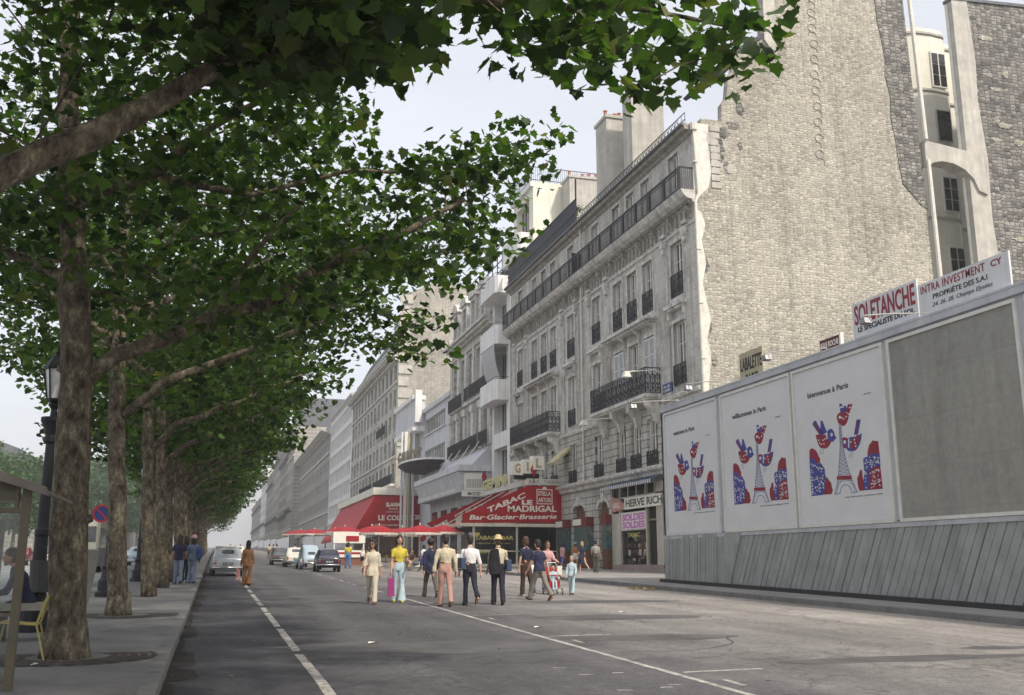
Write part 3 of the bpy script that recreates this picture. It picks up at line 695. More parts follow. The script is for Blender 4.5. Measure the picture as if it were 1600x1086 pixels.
# continuous top balcony
r = MB(); xb = X-.78
r.box(xb-.04, xb+.04, Y0+.05, Y1-.1, 22.68, 22.78); r.box(xb-.03, xb+.03, Y0+.05, Y1-.1, 21.5, 21.56); r.box(xb-.02, xb+.02, Y0+.05, Y1-.1, 22.5, 22.54)
y = Y0+.15; i = 0
while y < Y1-.1:
    r.box(xb-.01, xb+.01, y-.01, y+.01, 21.44, 22.68)
    if i % 16 == 0: r.box(xb-.05, xb+.05, y-.11, y+.11, 21.44, 22.76)
    y += .125; i += 1
r.box(xb, X, Y0+.02, Y0+.06, 22.68, 22.78)
y = xb
while y < X: r.box(y-.01, y+.01, Y0+.03, Y0+.05, 21.44, 22.7); y += .12
r.box(xb-.03, X-.1, 63.9, 64.0, 21.44, 23.1)
r.build('top_balcony_railing', m_iron, H)
# roof terrace railing (right half) and roof access
r = MB(); xr = X+.15
for z in (26.5, 26.1): r.box(xr-.02, xr+.02, Y0+1, 64.2, z-.03, z+.01)
y = Y0+1
while y < 64.2:
    r.box(xr-.012, xr+.012, y-.012, y+.012, 25.2, 26.5); y += .45
    if y > Y0+2: r.bar((xr, y-.45, 26.1), (xr, y-.22, 26.46), .02); r.bar((xr, y-.22, 26.46), (xr, y, 26.1), .02)
r.build('roof_railing', m_iron, H)
p = MB(); p.box(X+.5, X+.9, 59.0, 60.6, 25.2, 26.6); p.build('roof_parapet', m_plaster, H)
# dark trellis screen on the left half of the roof
r = MB(); y = 64.4
while y < 81.9: r.box(X-.32, X-.28, y-.035, y+.035, 25.3, 27.35); y += .115
for z in (25.35, 26.3, 27.3): r.box(X-.36, X-.24, 64.3, 82.0, z, z+.08)
r.box(X-.34, X-.26, 64.25, 64.4, 25.3, 28.9)
r.build('roof_screen', M('dark_trellis', (.03,.033,.045), .6, .3, 6), H)
# chimneys
def chimney(name, x0, x1, y0, y1, z0, z1, parent, pots, mat=m_plaster):
    c = MB(); c.box(x0, x1, y0, y1, z0, z1); c.box(x0-.1, x1+.1, y0-.1, y1+.1, z1, z1+.22)
    ch = c.build(name, mat, parent)
    for i in range(pots):
        px = x0+.35+(x1-x0-.7)*(i/(max(1, pots-1))); hh = (.75,.45,.6,.7)[i % 4]
        q = MB(); q.lathe((px, (y0+y1)/2, z1+.22), [(.16,0),(.13,.1),(.12,hh-.08),(.16,hh-.05),(.16,hh)], 10); q.build('chimney_pot', m_pot, ch)
    return ch
chimney('chimney', 28.9, 32.2, 80.0, 82.0, 25.2, 35.7, H, 5)
chimney('chimney', 24.45, 26.2, 60, 62, 25.2, 31.9, H, 4)
chimney('chimney', 25.05, 27.4, 57, 58.5, 25.2, 32.4, H, 3)
r = MB(); r.tube([(27.5, 66, 25.2), (27.5, 66, 31.5)], .03, 5)
for z, l in ((31.4, .5), (30.9, .7), (30.2, .35)): r.bar((27.5-l, 66, z), (27.5+l, 66, z), .025)
r.build('aerial', m_iron, H)
# gable wall facing the cleared plot
G = Y0
out = [(24.012,.4),(24.012,25.45),(24.6,25.45),(24.62,25.75),(25.9,25.75),(25.95,26.8),(26.3,27.3),(26.45,28.6),(26.75,29.0),(26.85,29.9),(28.75,31.3),(28.95,36.6),(38.7,36.6),(38.74,35.0),(39.2,21.6),(39.3,.4)]
gm = MB(); gm.prism(out, 'Y', G, G+.45); gm.build('gable_wall', m_gable, H)
dk = [(36.68,36.5),(36.75,33.8),(36.95,32.6),(37.1,31.2),(37.0,30.2),(37.25,28.8),(37.15,27.4),(37.35,26),(37.45,24.6),(37.6,23.3),(38.2,22.7),(38.75,22.1),(39.18,21.9),(39.05,24.5),(38.9,29),(38.72,36.5)]
d = MB(); d.prism(dk, 'Y', G-.05, G-.003); d.build('dark_stone_strip', m_gable_dark, H)
# mansard slope and its edge above the gable
d = MB(); d.prism([(26.8,29.9),(28.8,31.35),(28.8,31.6),(26.6,30.05)], 'Y', G-.12, G+6); d.build('mansard_edge', m_slate, H)
cs = MB(); cs.prism([(28.86,31.2),(28.95,36.6),(29.7,36.6),(29.6,30.2)], 'Y', G-.14, G-.006); cs.build('chimney_breast', m_plaster, H)
# scars: broken plaster near the corner
rr = random.Random(5)
def blob(cx, cz, rx, rz, n=14, jag=.3):
    return [(cx+rx*math.cos(2*PI*k/n)*(1-jag*rr.random()), cz+rz*math.sin(2*PI*k/n)*(1-jag*rr.random())) for k in range(n)]
d = MB()
d.prism([(24.0,8),(24.45,8.1),(24.38,10.2),(24.62,12.4),(24.42,13.1),(24.7,14.2),(24.5,15.1),(24.3,16.2),(24.55,17.3),(24.35,18.6),(24.6,19.5),(24.4,20.2),(24.0,20.4)], 'Y', G-.035, G-.004)
d.prism([(24.0,20.9),(24.25,21.0),(24.9,21.7),(25.1,22.6),(24.95,24.6),(25.05,25.4),(24.0,25.4)], 'Y', G-.04, G-.004)
d.build('plaster_patch', m_plaster_w, H)
d = MB(); 
for bx in ((25.75,24.1,.32,.95),(25.95,25.1,.5,.5),(26.1,23.0,.25,.6),(24.55,17.2,.22,.5),(24.65,13.8,.16,.4),(24.8,11.9,.2,.35),(26.6,25.6,.55,.35),(27.1,26.6,.3,.5),(27.0,24.4,.2,.3)):
    d.prism(blob(*bx, jag=.5), 'Y', G-.03, G-.005)
d.build('broken_masonry', m_gable_dark, H)
d = MB()
for bx in ((25.35,23.6,.25,.9),(25.2,24.6,.4,.5),(26.25,22.9,.22,.3)):
    d.prism(blob(*bx, jag=.35), 'Y', G-.045, G-.006)
for i in range(9): d.box(25.1, 25.6+.12*rr.random(), G-.06, G-.007, 21.7+i*.42, 22.04+i*.42)
d.build('toothed_stones', m_plaster, H)
# soot scar of a removed flue: a row of curls climbing the wall
d = MB(); z = 24.0; i = 0
while z < 36.3:
    xx = 32.05 + (z-24)*.022 + rr.uniform(-.08,.08)
    d.tube([(xx+.28*math.cos(a), G-.02, z+.26*math.sin(a)) for a in [PI*(1.1+.6*(i % 2))*k/7-.9+.3*(i % 3) for k in range(8)]], .019, 4); z += .5; i += 1
d.build('flue_scar', m_trim_dark, H)
p = MB(); p.tube([(24.06, G-.16, 25.1), (24.06, G-.16, 24.7), (24.2, G-.16, 21.2), (24.0, G-.16, 20.7), (24.05, G-.16, 7.0)], .085, 8)
p.lathe((24.06, G-.16, 24.9), [(.2,0),(.22,.4),(.1,.42)], 8)
for z in (9, 12, 15, 18, 23): p.box(23.93, 24.19, G-.28, G-.01, z, z+.06)
p.build('downpipe', m_pipe, H)
p = MB(); p.tube([(X-.14, 64.0, 6.9), (X-.14, 64.0, 20.6)], .06, 6); p.tube([(X-.14, 64.0, 21.5), (X-.14, 64.0, 25.2)], .06, 6); p.tube([(X-.12, 81.95, 6.9), (X-.12, 81.95, 20.6)], .06, 6)
p.build('downpipe', m_pipe, H)

# ---------------- ground floor: shop, doorways
sh = thing('corner_shop', 'shop with blue awning, cream name board and pink sale posters, next to the hoarding', 'shop', (X, 51.6, gz(51.6)))
c = MB(); c.box(X-.12, X+.3, 51.6, 59.15, .7, 1.42); c.build('plinth', masonry('pink_stone_plinth', (.34,.26,.25), (.38,.3,.28), (.2,.17,.16), .9, .36, 'X', .01, .15, .2), sh)
c = MB()
for a, b in ((51.6,52.45),(53.78,53.95),(57.75,57.95),(59.0,59.15)): c.box(X-.1, X+.12, a, b, 1.42, 6.05)
c.box(X-.1, X+.12, 53.95, 57.75, 3.42, 3.5); c.box(X-.1, X+.12, 51.6, 59.15, 5.36, 5.46); c.box(X-.1,X+.12,57.95,59.0,1.42,4.5)
c.build('frame', M('cream_shop_paint', (.5,.47,.4), .6, .15, 2, streak=.2), sh)
c = MB(); c.box(X+.02, X+.05, 51.6, 59.15, 5.46, 6.05); c.build('transom_glass', m_glass, sh)
c = MB()
for y in (52.8,54.1,55.4,56.7,58): c.box(X-.03, X+.06, y-.03, y+.03, 5.46, 6.05)
c.build('glazing_bar', m_frame, sh)
c = MB(); c.box(X+.02, X+.05, 53.95, 57.75, 1.42, 3.42); win = c.build('display_window', m_glass, sh)
c = MB()
rs = random.Random(11)
for i in range(46):
    y = rs.uniform(54.0, 57.7); z = rs.choice((1.5, 1.95, 2.4, 2.8)); a = rs.uniform(.06,.2); hh = rs.uniform(.12,.36)
    c.mat(rs.randrange(4)); c.box(X-.0, X+.018, y-a, y+a, z, z+hh)
c.build('goods_on_display', [M('brown_leather', (.16,.07,.035), .5, .3, 5), M('pale_cloth', (.4,.37,.3), .8, .3, 5), M('dull_red_goods', (.28,.05,.04), .6, .3, 5), M('black_leather', (.02,.02,.022), .5, .3, 5)], win)
text('TABAC', (X+.0, 56.9, 3.05), (0,-1,0), (-1,0,0), m_yel, sh, 1.9, .24, .02)
c = MB(); c.box(X-.03, X+.0, 53.95, 57.75, 3.5, 4.52); c.build('sale_poster', m_wht, sh)
m_pink = M('pink_ink', (.55,.22,.5), .7, .08, 3)
text('SOLDES', (X-.03, 57.6, 4.03), (0,-1,0), (-1,0,0), m_pink, sh, 3.4, .38, .05)
text('SOLDES', (X-.03, 57.6, 3.58), (0,-1,0), (-1,0,0), m_pink, sh, 3.4, .36, .05)
c = MB(); c.box(X-.03, X+.0, 51.6, 52.4, 3.5, 4.52); c.build('sale_poster', m_wht, sh); text('SO', (X-.03, 52.35, 3.62), (0,-1,0), (-1,0,0), m_pink, sh, .7, .75, .05)
c = MB(); c.box(X-.2, X-.1, 51.6, 56.85, 4.68, 5.36); c.build('name_board', m_wht, sh)
text('HERVE RICHARD', (X-.2, 56.6, 4.82), (0,-1,0), (-1,0,0), M('grey_green_lettering', (.1,.11,.09), .6, .05, 3), sh, 7.2, .42, .03)
c = MB(); c.prism([(56.95,5.05),(59.1,5.66),(59.1,4.6),(56.95,4.72)], 'X', X-.14, X-.1); c.build('corner_sign', M('faded_red_sign', (.5,.25,.2), .6, .2, 3), sh)
text('GRILL', (X-.14, 58.8, 4.86), (0,-1,0), (-1,0,0), m_wht, sh, 1.2, .3, .02)
c = MB(); c.box(X+.1, X+.16, 52.5, 53.75, .98, 4.5); c.build('door', m_dark, sh)
c = MB(); c.box(X+.0, X+.1, 52.45, 52.52, .98, 4.5); c.box(X,X+.1,53.7,53.77,.98,4.5); c.box(X,X+.1,52.5,53.7,3.9,4.0); c.build('door_frame', M('brass_frame', (.3,.26,.15), .4, .2, 3, metal=.5), sh)
c = MB(); y = 51.6; pts = []
while y < 59.2: pts.append(y); y += .3
c.poly([(X-.05,51.5,6.34),(X-.05,59.35,6.34),(X-.75,59.35,6.12),(X-.75,51.5,6.12)])
for y in pts:
    c.prism([(y,6.13),(y+.3,6.13),(y+.3,6.0),(y+.22,5.93),(y+.15,5.91),(y+.08,5.93),(y,6.0)], 'X', X-.76, X-.75)
c.build('awning', M('blue_canvas', (.07,.11,.22), .8, .2, 3), sh)
c = MB()
for y in pts: c.box(X-.775, X-.765, y+.08, y+.2, 5.94, 6.13)
c.build('awning_stripes', m_wht, sh)
# doorways with dark wooden doors
for a, b, lab, blue in ((59.85, 61.7, 'arched wooden doorway with small red and white sign beside the shop', 1), (64.2, 66.5, 'arched wooden doorway behind the people looking at the window', 0)):
    d = thing('arched_doorway', lab, 'doorway', (X, a, gz(a)))
    c = MB(); c.box(X+.26, X+.34, a, b, .9, 5.45)
    for i in range(5): c.box(X+.235, X+.258, a+.1+(b-a-.2)*i/5, a+.1+(b-a-.2)*(i+.86)/5, 1.0, 2.2); c.box(X+.235, X+.258, a+.1+(b-a-.2)*i/5, a+.1+(b-a-.2)*(i+.86)/5, 2.5, 4.4)
    c.build('door_leaf', m_wood, d)
    c = MB(); c.box(X+.2, X+.25, a, b, 4.45, 4.6); c.build('transom', m_wood, d)
def mural(name):
    m = bpy.data.materials.new(name); m.use_nodes = True; nt = m.node_tree; L = nt.links; b = nt.nodes['Principled BSDF']; b.inputs['Roughness'].default_value = .3
    tc = new(nt, 'ShaderNodeTexCoord'); mp = new(nt, 'ShaderNodeMapping'); mp.inputs['Scale'].default_value = (1, 4.0, 1.0); L.new(tc.outputs['Object'], mp.inputs[0])
    n = new(nt, 'ShaderNodeTexNoise', Scale=1.6, Detail=5.0); L.new(mp.outputs[0], n.inputs['Vector'])
    r = new(nt, 'ShaderNodeValToRGB'); cr = r.color_ramp; cr.elements[0].position = .3; cr.elements[0].color = (.03,.07,.11,1); cr.elements[1].position = .75; cr.elements[1].color = (.22,.25,.23,1)
    for p, c_ in ((.42,(.05,.13,.16,1)),(.5,(.09,.15,.10,1)),(.56,(.05,.06,.07,1)),(.63,(.18,.17,.15,1))): e = cr.elements.new(p); e.color = c_
    L.new(n.outputs['Fac'], r.inputs[0]); L.new(r.outputs[0], b.inputs['Base Color']); return m
m_mural = mural('blue_green_display')
for y0, y1, lab in ((62.6, 65.2, 'large showcase with blue and green pictures between the two doorways'), (59.2, 60.0, 'narrow showcase with blue picture at the edge of the shop'), (67.0, 68.9, 'showcase with green pictures beside the red cafe awning')):
    s = thing('showcase', lab, 'showcase', (X, (y0+y1)/2, gz(60)+.13))
    c = MB(); c.box(X-.45, X-.02, y0, y1, 2.35, 3.9); c.build('picture_case', m_mural, s)
    c = MB(); c.box(X-.52, X-.02, y0-.06, y1+.06, 3.9, 4.5); c.build('header', M('dark_red_header', (.16,.03,.03), .5, .2, 3), s)
    if y1-y0 > 1: 
        c = MB(); c.box(X-.54, X-.525, y0+1.0 if y0 < 65 else y0+.4, y1-.05, 4.0, 4.4); c.build('white_label', m_wht, s)
    c = MB(); c.box(X-.4, X-.02, y0+.05, y1-.05, 1.1, 2.35)
    for i in range(3): c.box(X-.43, X-.401, y0+.1+(y1-y0-.2)*i/3, y0+.1+(y1-y0-.2)*(i+.85)/3, 1.25, 2.2)
    c.build('base_cabinet', m_wood, s)
# filler behind café opening and unseen right opening
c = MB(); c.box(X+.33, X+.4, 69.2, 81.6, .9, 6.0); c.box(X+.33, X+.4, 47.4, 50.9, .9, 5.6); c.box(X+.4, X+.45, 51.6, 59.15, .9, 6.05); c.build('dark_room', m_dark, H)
# ================================================================== light well and second gable
LW = thing('rear_wing', 'cream rounded rear wing with windows seen in the gap between two stone gables', 'building', (39.3, 50, gz(50)))
c = MB(); n = 24
# bowed wall: convex bay towards the viewer, then a receding side
pts = [(42.0,53.6),(42.1,52.2),(42.5,51.4),(43.2,51.0),(44.4,50.9),(45.4,51.0),(45.65,51.2),(45.72,52.3),(47.2,52.4),(47.2,53.6)]
for i in range(9):
    (xa, ya), (xb, yb) = pts[i], pts[i+1]
    c.add([(xa,ya,.4),(xb,yb,.4),(xb,yb,36.9),(xa,ya,36.9)], [(0,1,2,3)])
c.poly([(p[0],p[1],36.9) for p in pts])
c.build('wall', m_cream, LW)
c = MB()
for z in (32.35, 36.5, 23.35):
    for i in range(8):
        (xa, ya), (xb, yb) = pts[i], pts[i+1]
        c.bar((xa-.02, ya-.06, z), (xb, yb-.06, z), .1, .16)
c.build('string_course', m_plaster, LW)
for zb, h_, dk in ((32.6,2.6,0),(28.7,2.25,1),(23.8,2.5,0),(18.9,2.6,0)):
    w0 = MB(); w0.box(44.2, 45.36, 50.8, 50.9, zb, zb+h_); f = w0.build('window', m_frame if not dk else m_plaster, LW)
    p_ = MB()
    if dk: p_.box(44.28, 45.28, 50.77, 50.795, zb+.08, zb+h_-.08)
    else:
        for a, b in ((44.28,44.73),(44.84,45.29)):
            for k in range(3): p_.box(a, b, 50.77, 50.795, zb+.1+(h_-.2)*k/3, zb+.04+(h_-.2)*(k+1)/3)
    p_.build('pane', m_glass, f)
    w1_ = MB(); w1_.box(45.95, 46.4, 52.2, 52.3, zb, zb+h_); w1_.build('window', m_glass, LW)
# the arch bridging the gap
a = MB(); pts = [(39.25, 24.9), (39.25, 26.2), (43.4, 25.75), (43.5, 23.3), (42.9, 23.3)]
arc = [(42.9-(42.9-39.8)*(i/10), 23.4+1.35*math.sin(PI*.5+ (i/10-.35)*1.5) ) for i in range(11)]
arc = [(42.9, 23.4), (42.6, 24.1), (42.0, 24.65), (41.2, 24.95), (40.4, 25.0), (39.8, 24.85)]
a.prism([(39.25,24.5),(39.25,26.2),(43.45,25.75),(43.5,23.2)]+arc, 'Y', 46.3, 47.2)
tag(a.build('buttress_arch', m_plaster, None, off=(39.3,46.5,23)), 'stone arch bracing the gap between the two tall gables', 'arch')
p = MB(); 
for x0, x1, z0, z1 in ((39.0, 39.28, 36.5, 26.2),(39.3,39.5,24.9,9)): p.tube([(x0,46.2,z0),(x1,46.2,z1)], .13, 8)
tag(p.build('rain_pipe', m_pipe, None, off=(39,46.2,9)), 'thick cream rain pipe on the right edge of the big gable', 'pipe')
p = MB(); p.tube([(42.35,46.9,36),(42.4,46.9,9)], .1, 8); p.tube([(45.9,51.5,36),(46.0,51.5,9)], .07, 6)
tag(p.build('rain_pipe', m_pipe, None, off=(42.3,46.9,9)), 'pair of thin rain pipes beside the far right stone gable', 'pipe')
G2 = thing('stone_gable', 'dark weathered rubble gable at the far right, pale plaster strip down its left edge', 'building', (42.5, 46.5, gz(46)))
c = MB(); c.box(42.4,42.449,46.5,47.02,.4,36.1); c.build('wall_end', m_plaster, G2)
c = MB(); c.prism([(42.45,.4),(42.45,36.1),(49,36.6),(60,37.4),(60,.4)], 'Y', 46.5, 47.0); c.build('wall', m_gable_dark, G2)
c = MB(); c.prism([(42.4,.5),(42.38,36.2),(43.55,36.25),(43.75,32),(43.6,29.5),(43.9,25.5),(43.75,22),(44.0,18),(43.9,.5)], 'Y', 46.44, 46.497); c.build('plaster_strip', m_plaster, G2)
c = MB(); c.prism([(42.3,36.1),(42.3,36.3),(49,36.8),(60,37.6),(60,37.4),(49,36.6)], 'Y', 46.4, 47.1); c.build('coping', m_zinc, G2)
c = MB()
rr = random.Random(9)
for _ in range(26): 
    c.prism(blob(rr.uniform(44.4,50), rr.uniform(17,35), rr.uniform(.2,.7), rr.uniform(.12,.35), jag=.45), 'Y', 46.465, 46.496)
c.build('stone_patch', m_gable, G2)
# low white building on the plot, glimpsed over the hoarding
Sx = thing('site_hut', 'small pale building just showing over the hoarding under the property sign', 'building', (24, 30, gz(30)))
c = MB(); c.box(22.3, 27, 29, 34, .4, 8.6); c.build('wall', m_cream, Sx)
c = MB(); c.box(22.0, 27.3, 28.7, 34.3, 8.6, 8.85); c.build('roof', m_zinc, Sx)

# ================================================================== white narrow house with solid balconies
N1 = thing('white_house', 'narrow modern white house with solid rounded balconies and a roof block, between two old houses', 'building', (24, 82.3, gz(82)))
fl = [7.9, 12.3, 17.4, 22.2, 26.6]
hl = [(83.3,87.6,8.3,11.6)] + [(83.5,87.6,z+.05,z+2.9) for z in (12.9,17.5,22.3)]
c = MB(); c.wall(24.0, 82.3, 88.3, .7, 26.6, hl+[(83.2,87.8,1.2,6.2)], .8, back=False); c.box(24.9, 36, 82.3, 88.3, .7, 26.6); c.build('wall', m_white, N1, recalc=False)
for a, b, z0, z1 in hl:
    f = window_proto(b-a, z1-z0, style='band', dark=True); f.parent = N1; o = OFF[N1.name]; f.location = (24.78-o[0], (a+b)/2-o[1], z0-o[2])
for zb, zt in ((15.5,17.3),(20.5,22.2),(25.2,26.8)):
    c = MB()
    pl = [(24.0,88.25),(23.0,88.25),(22.75,88.0),(22.7,87),(22.7,84),(22.75,83.0),(23.0,82.75),(24.0,82.75)]
    c.prism(pl, 'Z', zb, zt); bl = c.build('balcony', m_white, N1)
    r = MB(); r.tube([(x+.05,y,zt+.22) for x, y in pl], .025, 5); r.build('handrail', m_iron, bl)
c = MB()   # canvas blind hanging between two balconies
R_ = []
for i in range(9):
    t = i/8; R_.append((22.75+.75*math.sin(t*PI*.5)*0+(.9*(t**2))*.6, 20.5-3.0*t))
for i in range(8):
    (xa, za), (xb, zb) = R_[i], R_[i+1]; c.add([(xa,83.2,za),(xb,83.2,zb),(xb,87.4,zb),(xa,87.4,za),(xa+.02,83.2,za),(xb+.02,83.2,zb),(xb+.02,87.4,zb),(xa+.02,87.4,za)], [(0,1,2,3),(4,7,6,5),(0,4,5,1),(3,2,6,7)])
c.build('blind', M('grey_canvas', (.45,.45,.46), .9, .1, 2), N1)
# upper set-back block
c = MB(); c.wall(26.2, 82.35, 88.6, 26.6, 35.9, [(83.6,87.6,31.2,34.6)], .6); c.wall(82.35, 26.2, 33.5, 26.6, 35.9, [], .1, axis='Y')
c.poly([(33.5,82.35,26.6),(33.5,88.6,26.6),(33.5,88.6,35.9),(33.5,82.35,35.9)]); c.poly([(26.2,82.35,35.9),(33.5,82.35,35.9),(33.5,88.6,35.9),(26.2,88.6,35.9)]); c.build('roof_block', m_cream, N1, recalc=False)
c = MB(); c.box(25.9, 26.3, 82.3, 88.7, 35.4, 35.9); c.build('block_cornice', m_white, N1)
f = window_proto(4.0, 3.4, style='band', dark=True); f.parent = N1; o = OFF[N1.name]; f.location = (26.75-o[0], 85.6-o[1], 31.2-o[2])
c = MB(); c.prism([(26.2,88.5),(25.3,88.5),(24.9,88.1),(24.9,83.2),(25.2,82.9),(26.2,82.9)], 'Z', 29.0, 31.1); c.build('balcony', m_white, N1)
r = MB()
for (xa, ya), (xb, yb) in (((26.0,82.3),(33.3,82.3)), ((26.0,82.3),(26.0,88.6))):
    for z in (36.05, 37.3): r.bar((xa,ya,z), (xb,yb,z), .05)
    n = int(math.hypot(xb-xa, yb-ya)/.2)
    for i in range(n+1): t = i/n; r.bar((xa+(xb-xa)*t, ya+(yb-ya)*t, 35.9), (xa+(xb-xa)*t, ya+(yb-ya)*t, 37.3), .05 if i % 9 == 0 else .02)
r.build('roof_railing', m_iron, N1)

# ================================================================== mansard house with dormers
MH = thing('mansard_house', 'pale stone house with four big dormers in a steep slate roof', 'building', (24, 88.3, gz(88)))
ya, yb = 88.35, 105.3
hl = []
for yc in (90.4, 93.6, 96.9, 100.2, 103.4): hl += [(yc-.85, yc+.85, 12.3, 16.6), (yc-.85, yc+.85, 18.0, 22.4)]
c = MB(); c.wall(24, ya, yb, .8, 24.0, hl, .5); c.build('wall', m_lime, MH, recalc=False)
c = MB(); c.box(24.9, 38, ya, yb, .8, 24); c.build('rear_walls', m_plaster, MH)
pw = {}
for a, b, z0, z1 in hl:
    k = round(z1-z0, 2)
    if k not in pw: pw[k] = window_proto(1.7, k)
    place_copy(pw[k], 'window', MH, (24.4, (a+b)/2, z0))
for o in pw.values(): drop(o)
c = MB()
for s_, p_ in ((23.7,.3),(23.95,.7),(24.25,.95)): c.box(24-p_, 24.02, ya-.15, yb+.15, s_, s_+.26)
c.box(23.7, 24.02, ya, yb, 17.2, 17.5); c.box(23.8,24.02,ya,yb,22.8,22.95); c.build('cornice', m_trim, MH)
c = MB()
for yc in (88.8, 92.0, 95.25, 98.55, 101.8, 105.0):
    c.box(23.78, 24.01, yc-.45, yc+.45, 12.3, 16.2); c.box(23.65, 24.0, yc-.55, yc+.55, 16.2, 16.9); c.box(23.85, 24.01, yc-.4, yc+.4, 17.5, 22.8)
c.build('pilaster', m_trim, MH)
c = MB(); c.prism([(24.1,24.5),(25.6,29.6),(37,31),(38,24.5)], 'Y', ya, yb); c.build('roof', m_slate, MH)
dp = None
for i, yc in enumerate((91.2, 95.0, 98.8, 102.6)):
    c = MB(); c.box(23.75, 25.8, yc-1.15, yc-.72, 24.5, 27.6); c.box(23.75, 25.8, yc+.72, yc+1.15, 24.5, 27.6); c.box(23.75, 25.8, yc-1.15, yc+1.15, 27.6, 27.95)
    c.prism([(yc-1.45,27.95),(yc+1.45,27.95),(yc+1.1,28.5),(yc,29.1),(yc-1.1,28.5)], 'X', 23.55, 26)
    d = c.build('dormer', m_trim, MH)
    q = MB(); q.box(24.2, 24.25, yc-.72, yc+.72, 24.5, 27.6); q.build('pane', m_glass_l, d)
    q = MB(); q.prism([(yc-1.5,28.0),(yc+1.5,28.0),(yc+1.15,28.65),(yc,29.3),(yc-1.15,28.65)], 'X', 26.0, 26.4); q.build('dormer_roof', m_zinc, d)
for a, b, z0, z1 in ((88.6,95.8,17.55,18.9),(96.2,97.7,17.55,18.9),(98.9,104.9,17.3,18.7),(88.6,91.8,12.35,13.7),(92.4,105,12.35,13.7)):
    r = railing_mb(a, b, z0, z1, 23.55); r.build('railing', m_iron, MH)
r = MB()
for z in (29.6, 30.6, 31.4): r.box(25.4, 25.5, 90, 105, z, z+.06)
for i in range(9): r.box(25.4, 25.48, 90+i*1.8, 90.08+i*1.8, 29, 31.5)
r.build('roof_ladder_rail', m_iron, MH)
chimney('chimney', 26, 30, 88.4, 89.4, 24, 32, MH, 4)
# its shop canopy with slanting panels and the white side box
CN = thing('shop_canopy', 'deep white shop canopy with slanting panelled sides, left of the red cafe awning', 'canopy', (22.5, 88.5, gz(88)))
c = MB(); c.box(20.9, 24.0, 88.5, 110, 9.75, 10.3); c.build('top_fascia', m_bluewhite, CN)
c = MB(); c.prism([(21.0,9.72),(24,9.72),(24,8.5),(21.55,8.5)], 'Y', 88.8, 110); c.build('slanting_panel', m_bluewhite, CN)
c = MB()
for i in range(12): c.bar((21.0,89.5+i*1.8,9.7), (21.55,89.5+i*1.8,8.52), .05)
c.build('panel_ribs', m_frame, CN)
c = MB(); c.box(21.2, 24, 88.6, 109, 7.85, 8.5); c.build('lower_fascia', M('grey_fascia', (.42,.43,.43), .7, .15, 2), CN)
text('FOURRURES  ROBES  MANTEAUX', (21.2, 108, 8.0), (0,-1,0), (-1,0,0), m_wht, CN, 17, .3, .01)
c = MB(); c.box(21.45, 23.4, 88.35, 88.5, 8.0, 9.5); c.build('slatted_window', m_wht, CN)
c = MB()
for i in range(11): c.box(21.65+i*.16, 21.72+i*.16, 88.32, 88.348, 8.2, 9.0)
c.build('slats', M('slat_grey', (.3,.3,.28), .7, .1, 2), CN)
c = MB(); c.box(21.2, 23.6, 88.3, 88.42, 7.42, 7.95); c.build('sign_board', m_wht, CN); text('MODEN', (21.75, 88.3, 7.52), (1,0,0), (0,-1,0), m_blk, CN, 1.35, .3, .02)
c = MB(); c.prism([(24.0,10.3),(24,12.2),(22.2,10.3)], 'Y', 89, 104); c.build('pitched_glass_roof', M('pale_roof', (.5,.51,.53), .6, .1, 2), CN)
c = MB()
for i in range(4): c.bar((23.9,91+i*3.8,13.4), (22.0,92.5+i*3.8,10.3), .06)
c.build('stay_rods', m_frame, CN)
c = MB(); c.box(22.4, 23.9, 89, 108, 1.6, 7.8); c.build('shop_recess', M('pale_shop_wall', (.45,.45,.46), .7, .2, 1.2, streak=.3), CN)
for i in range(4):
    c = MB(); c.box(22.3, 22.39, 90.5+i*4.6, 93+i*4.6, 1.7, 6.8); c.build('shop_window', m_glass, CN)

# ================================================================== low modern block and cinema front
LB = thing('modern_block', 'low white modern block with two bands of strip windows', 'building', (24, 105.3, gz(105)))
hl = [(108.3, 119.6, 16.75, 18.6), (108.3, 119.6, 12.4, 14.8)]
c = MB(); c.wall(24, 105.35, 122.6, .9, 19.5, hl, .4); c.poly([(24,105.35,.9),(38,105.35,.9),(38,105.35,19.5),(24,105.35,19.5)]); c.poly([(24,105.35,19.5),(38,105.35,19.5),(38,122.6,19.5),(24,122.6,19.5)]); c.build('wall', m_bluewhite, LB, recalc=False)
for a, b, z0, z1 in hl:
    f = window_proto(b-a, z1-z0, style='band', dark=True); f.parent = LB; o = OFF[LB.name]; f.location = (24.3-o[0], (a+b)/2-o[1], z0-o[2])
c = MB(); c.box(23.7, 24.3, 105.3, 122.6, 19.5, 20.0); c.box(23.8,24.02,107.8,120.2,16.55,16.72); c.box(23.8,24.02,107.8,120.2,12.2,12.37); c.build('coping', m_bluewhite, LB)
CF = thing('cinema_front', 'cinema front with projecting white box, half round dark canopy and tall lit pylon', 'cinema', (22, 122, gz(122)))
c = MB(); c.box(23.2, 24, 122.7, 131, .9, 20.6); c.build('wall', M('cinema_wall', (.44,.44,.45), .7, .15, 1, streak=.2), CF)
c = MB(); c.box(22.7, 24, 120, 133, 18.0, 21.3); c.build('projecting_box', m_bluewhite, CF)
c = MB(); c.box(22.4, 24.05, 119.8, 133.2, 21.3, 21.8); c.box(22.5,24.05,119.9,133.1,17.4,18.0); c.box(22.7,23.5,119.4,119.79,18.4,22.4); c.build('box_frame', m_white, CF)
c = MB(); pl = [(24,108.4)]+[(22.6-2.3*math.sin(PI*i/12), 108.4+7*(1-math.cos(PI*i/12))) for i in range(13)]+[(24,122.4)]
c.prism(pl, 'Z', 12.78, 13.0); can = c.build('canopy', m_white, CF)
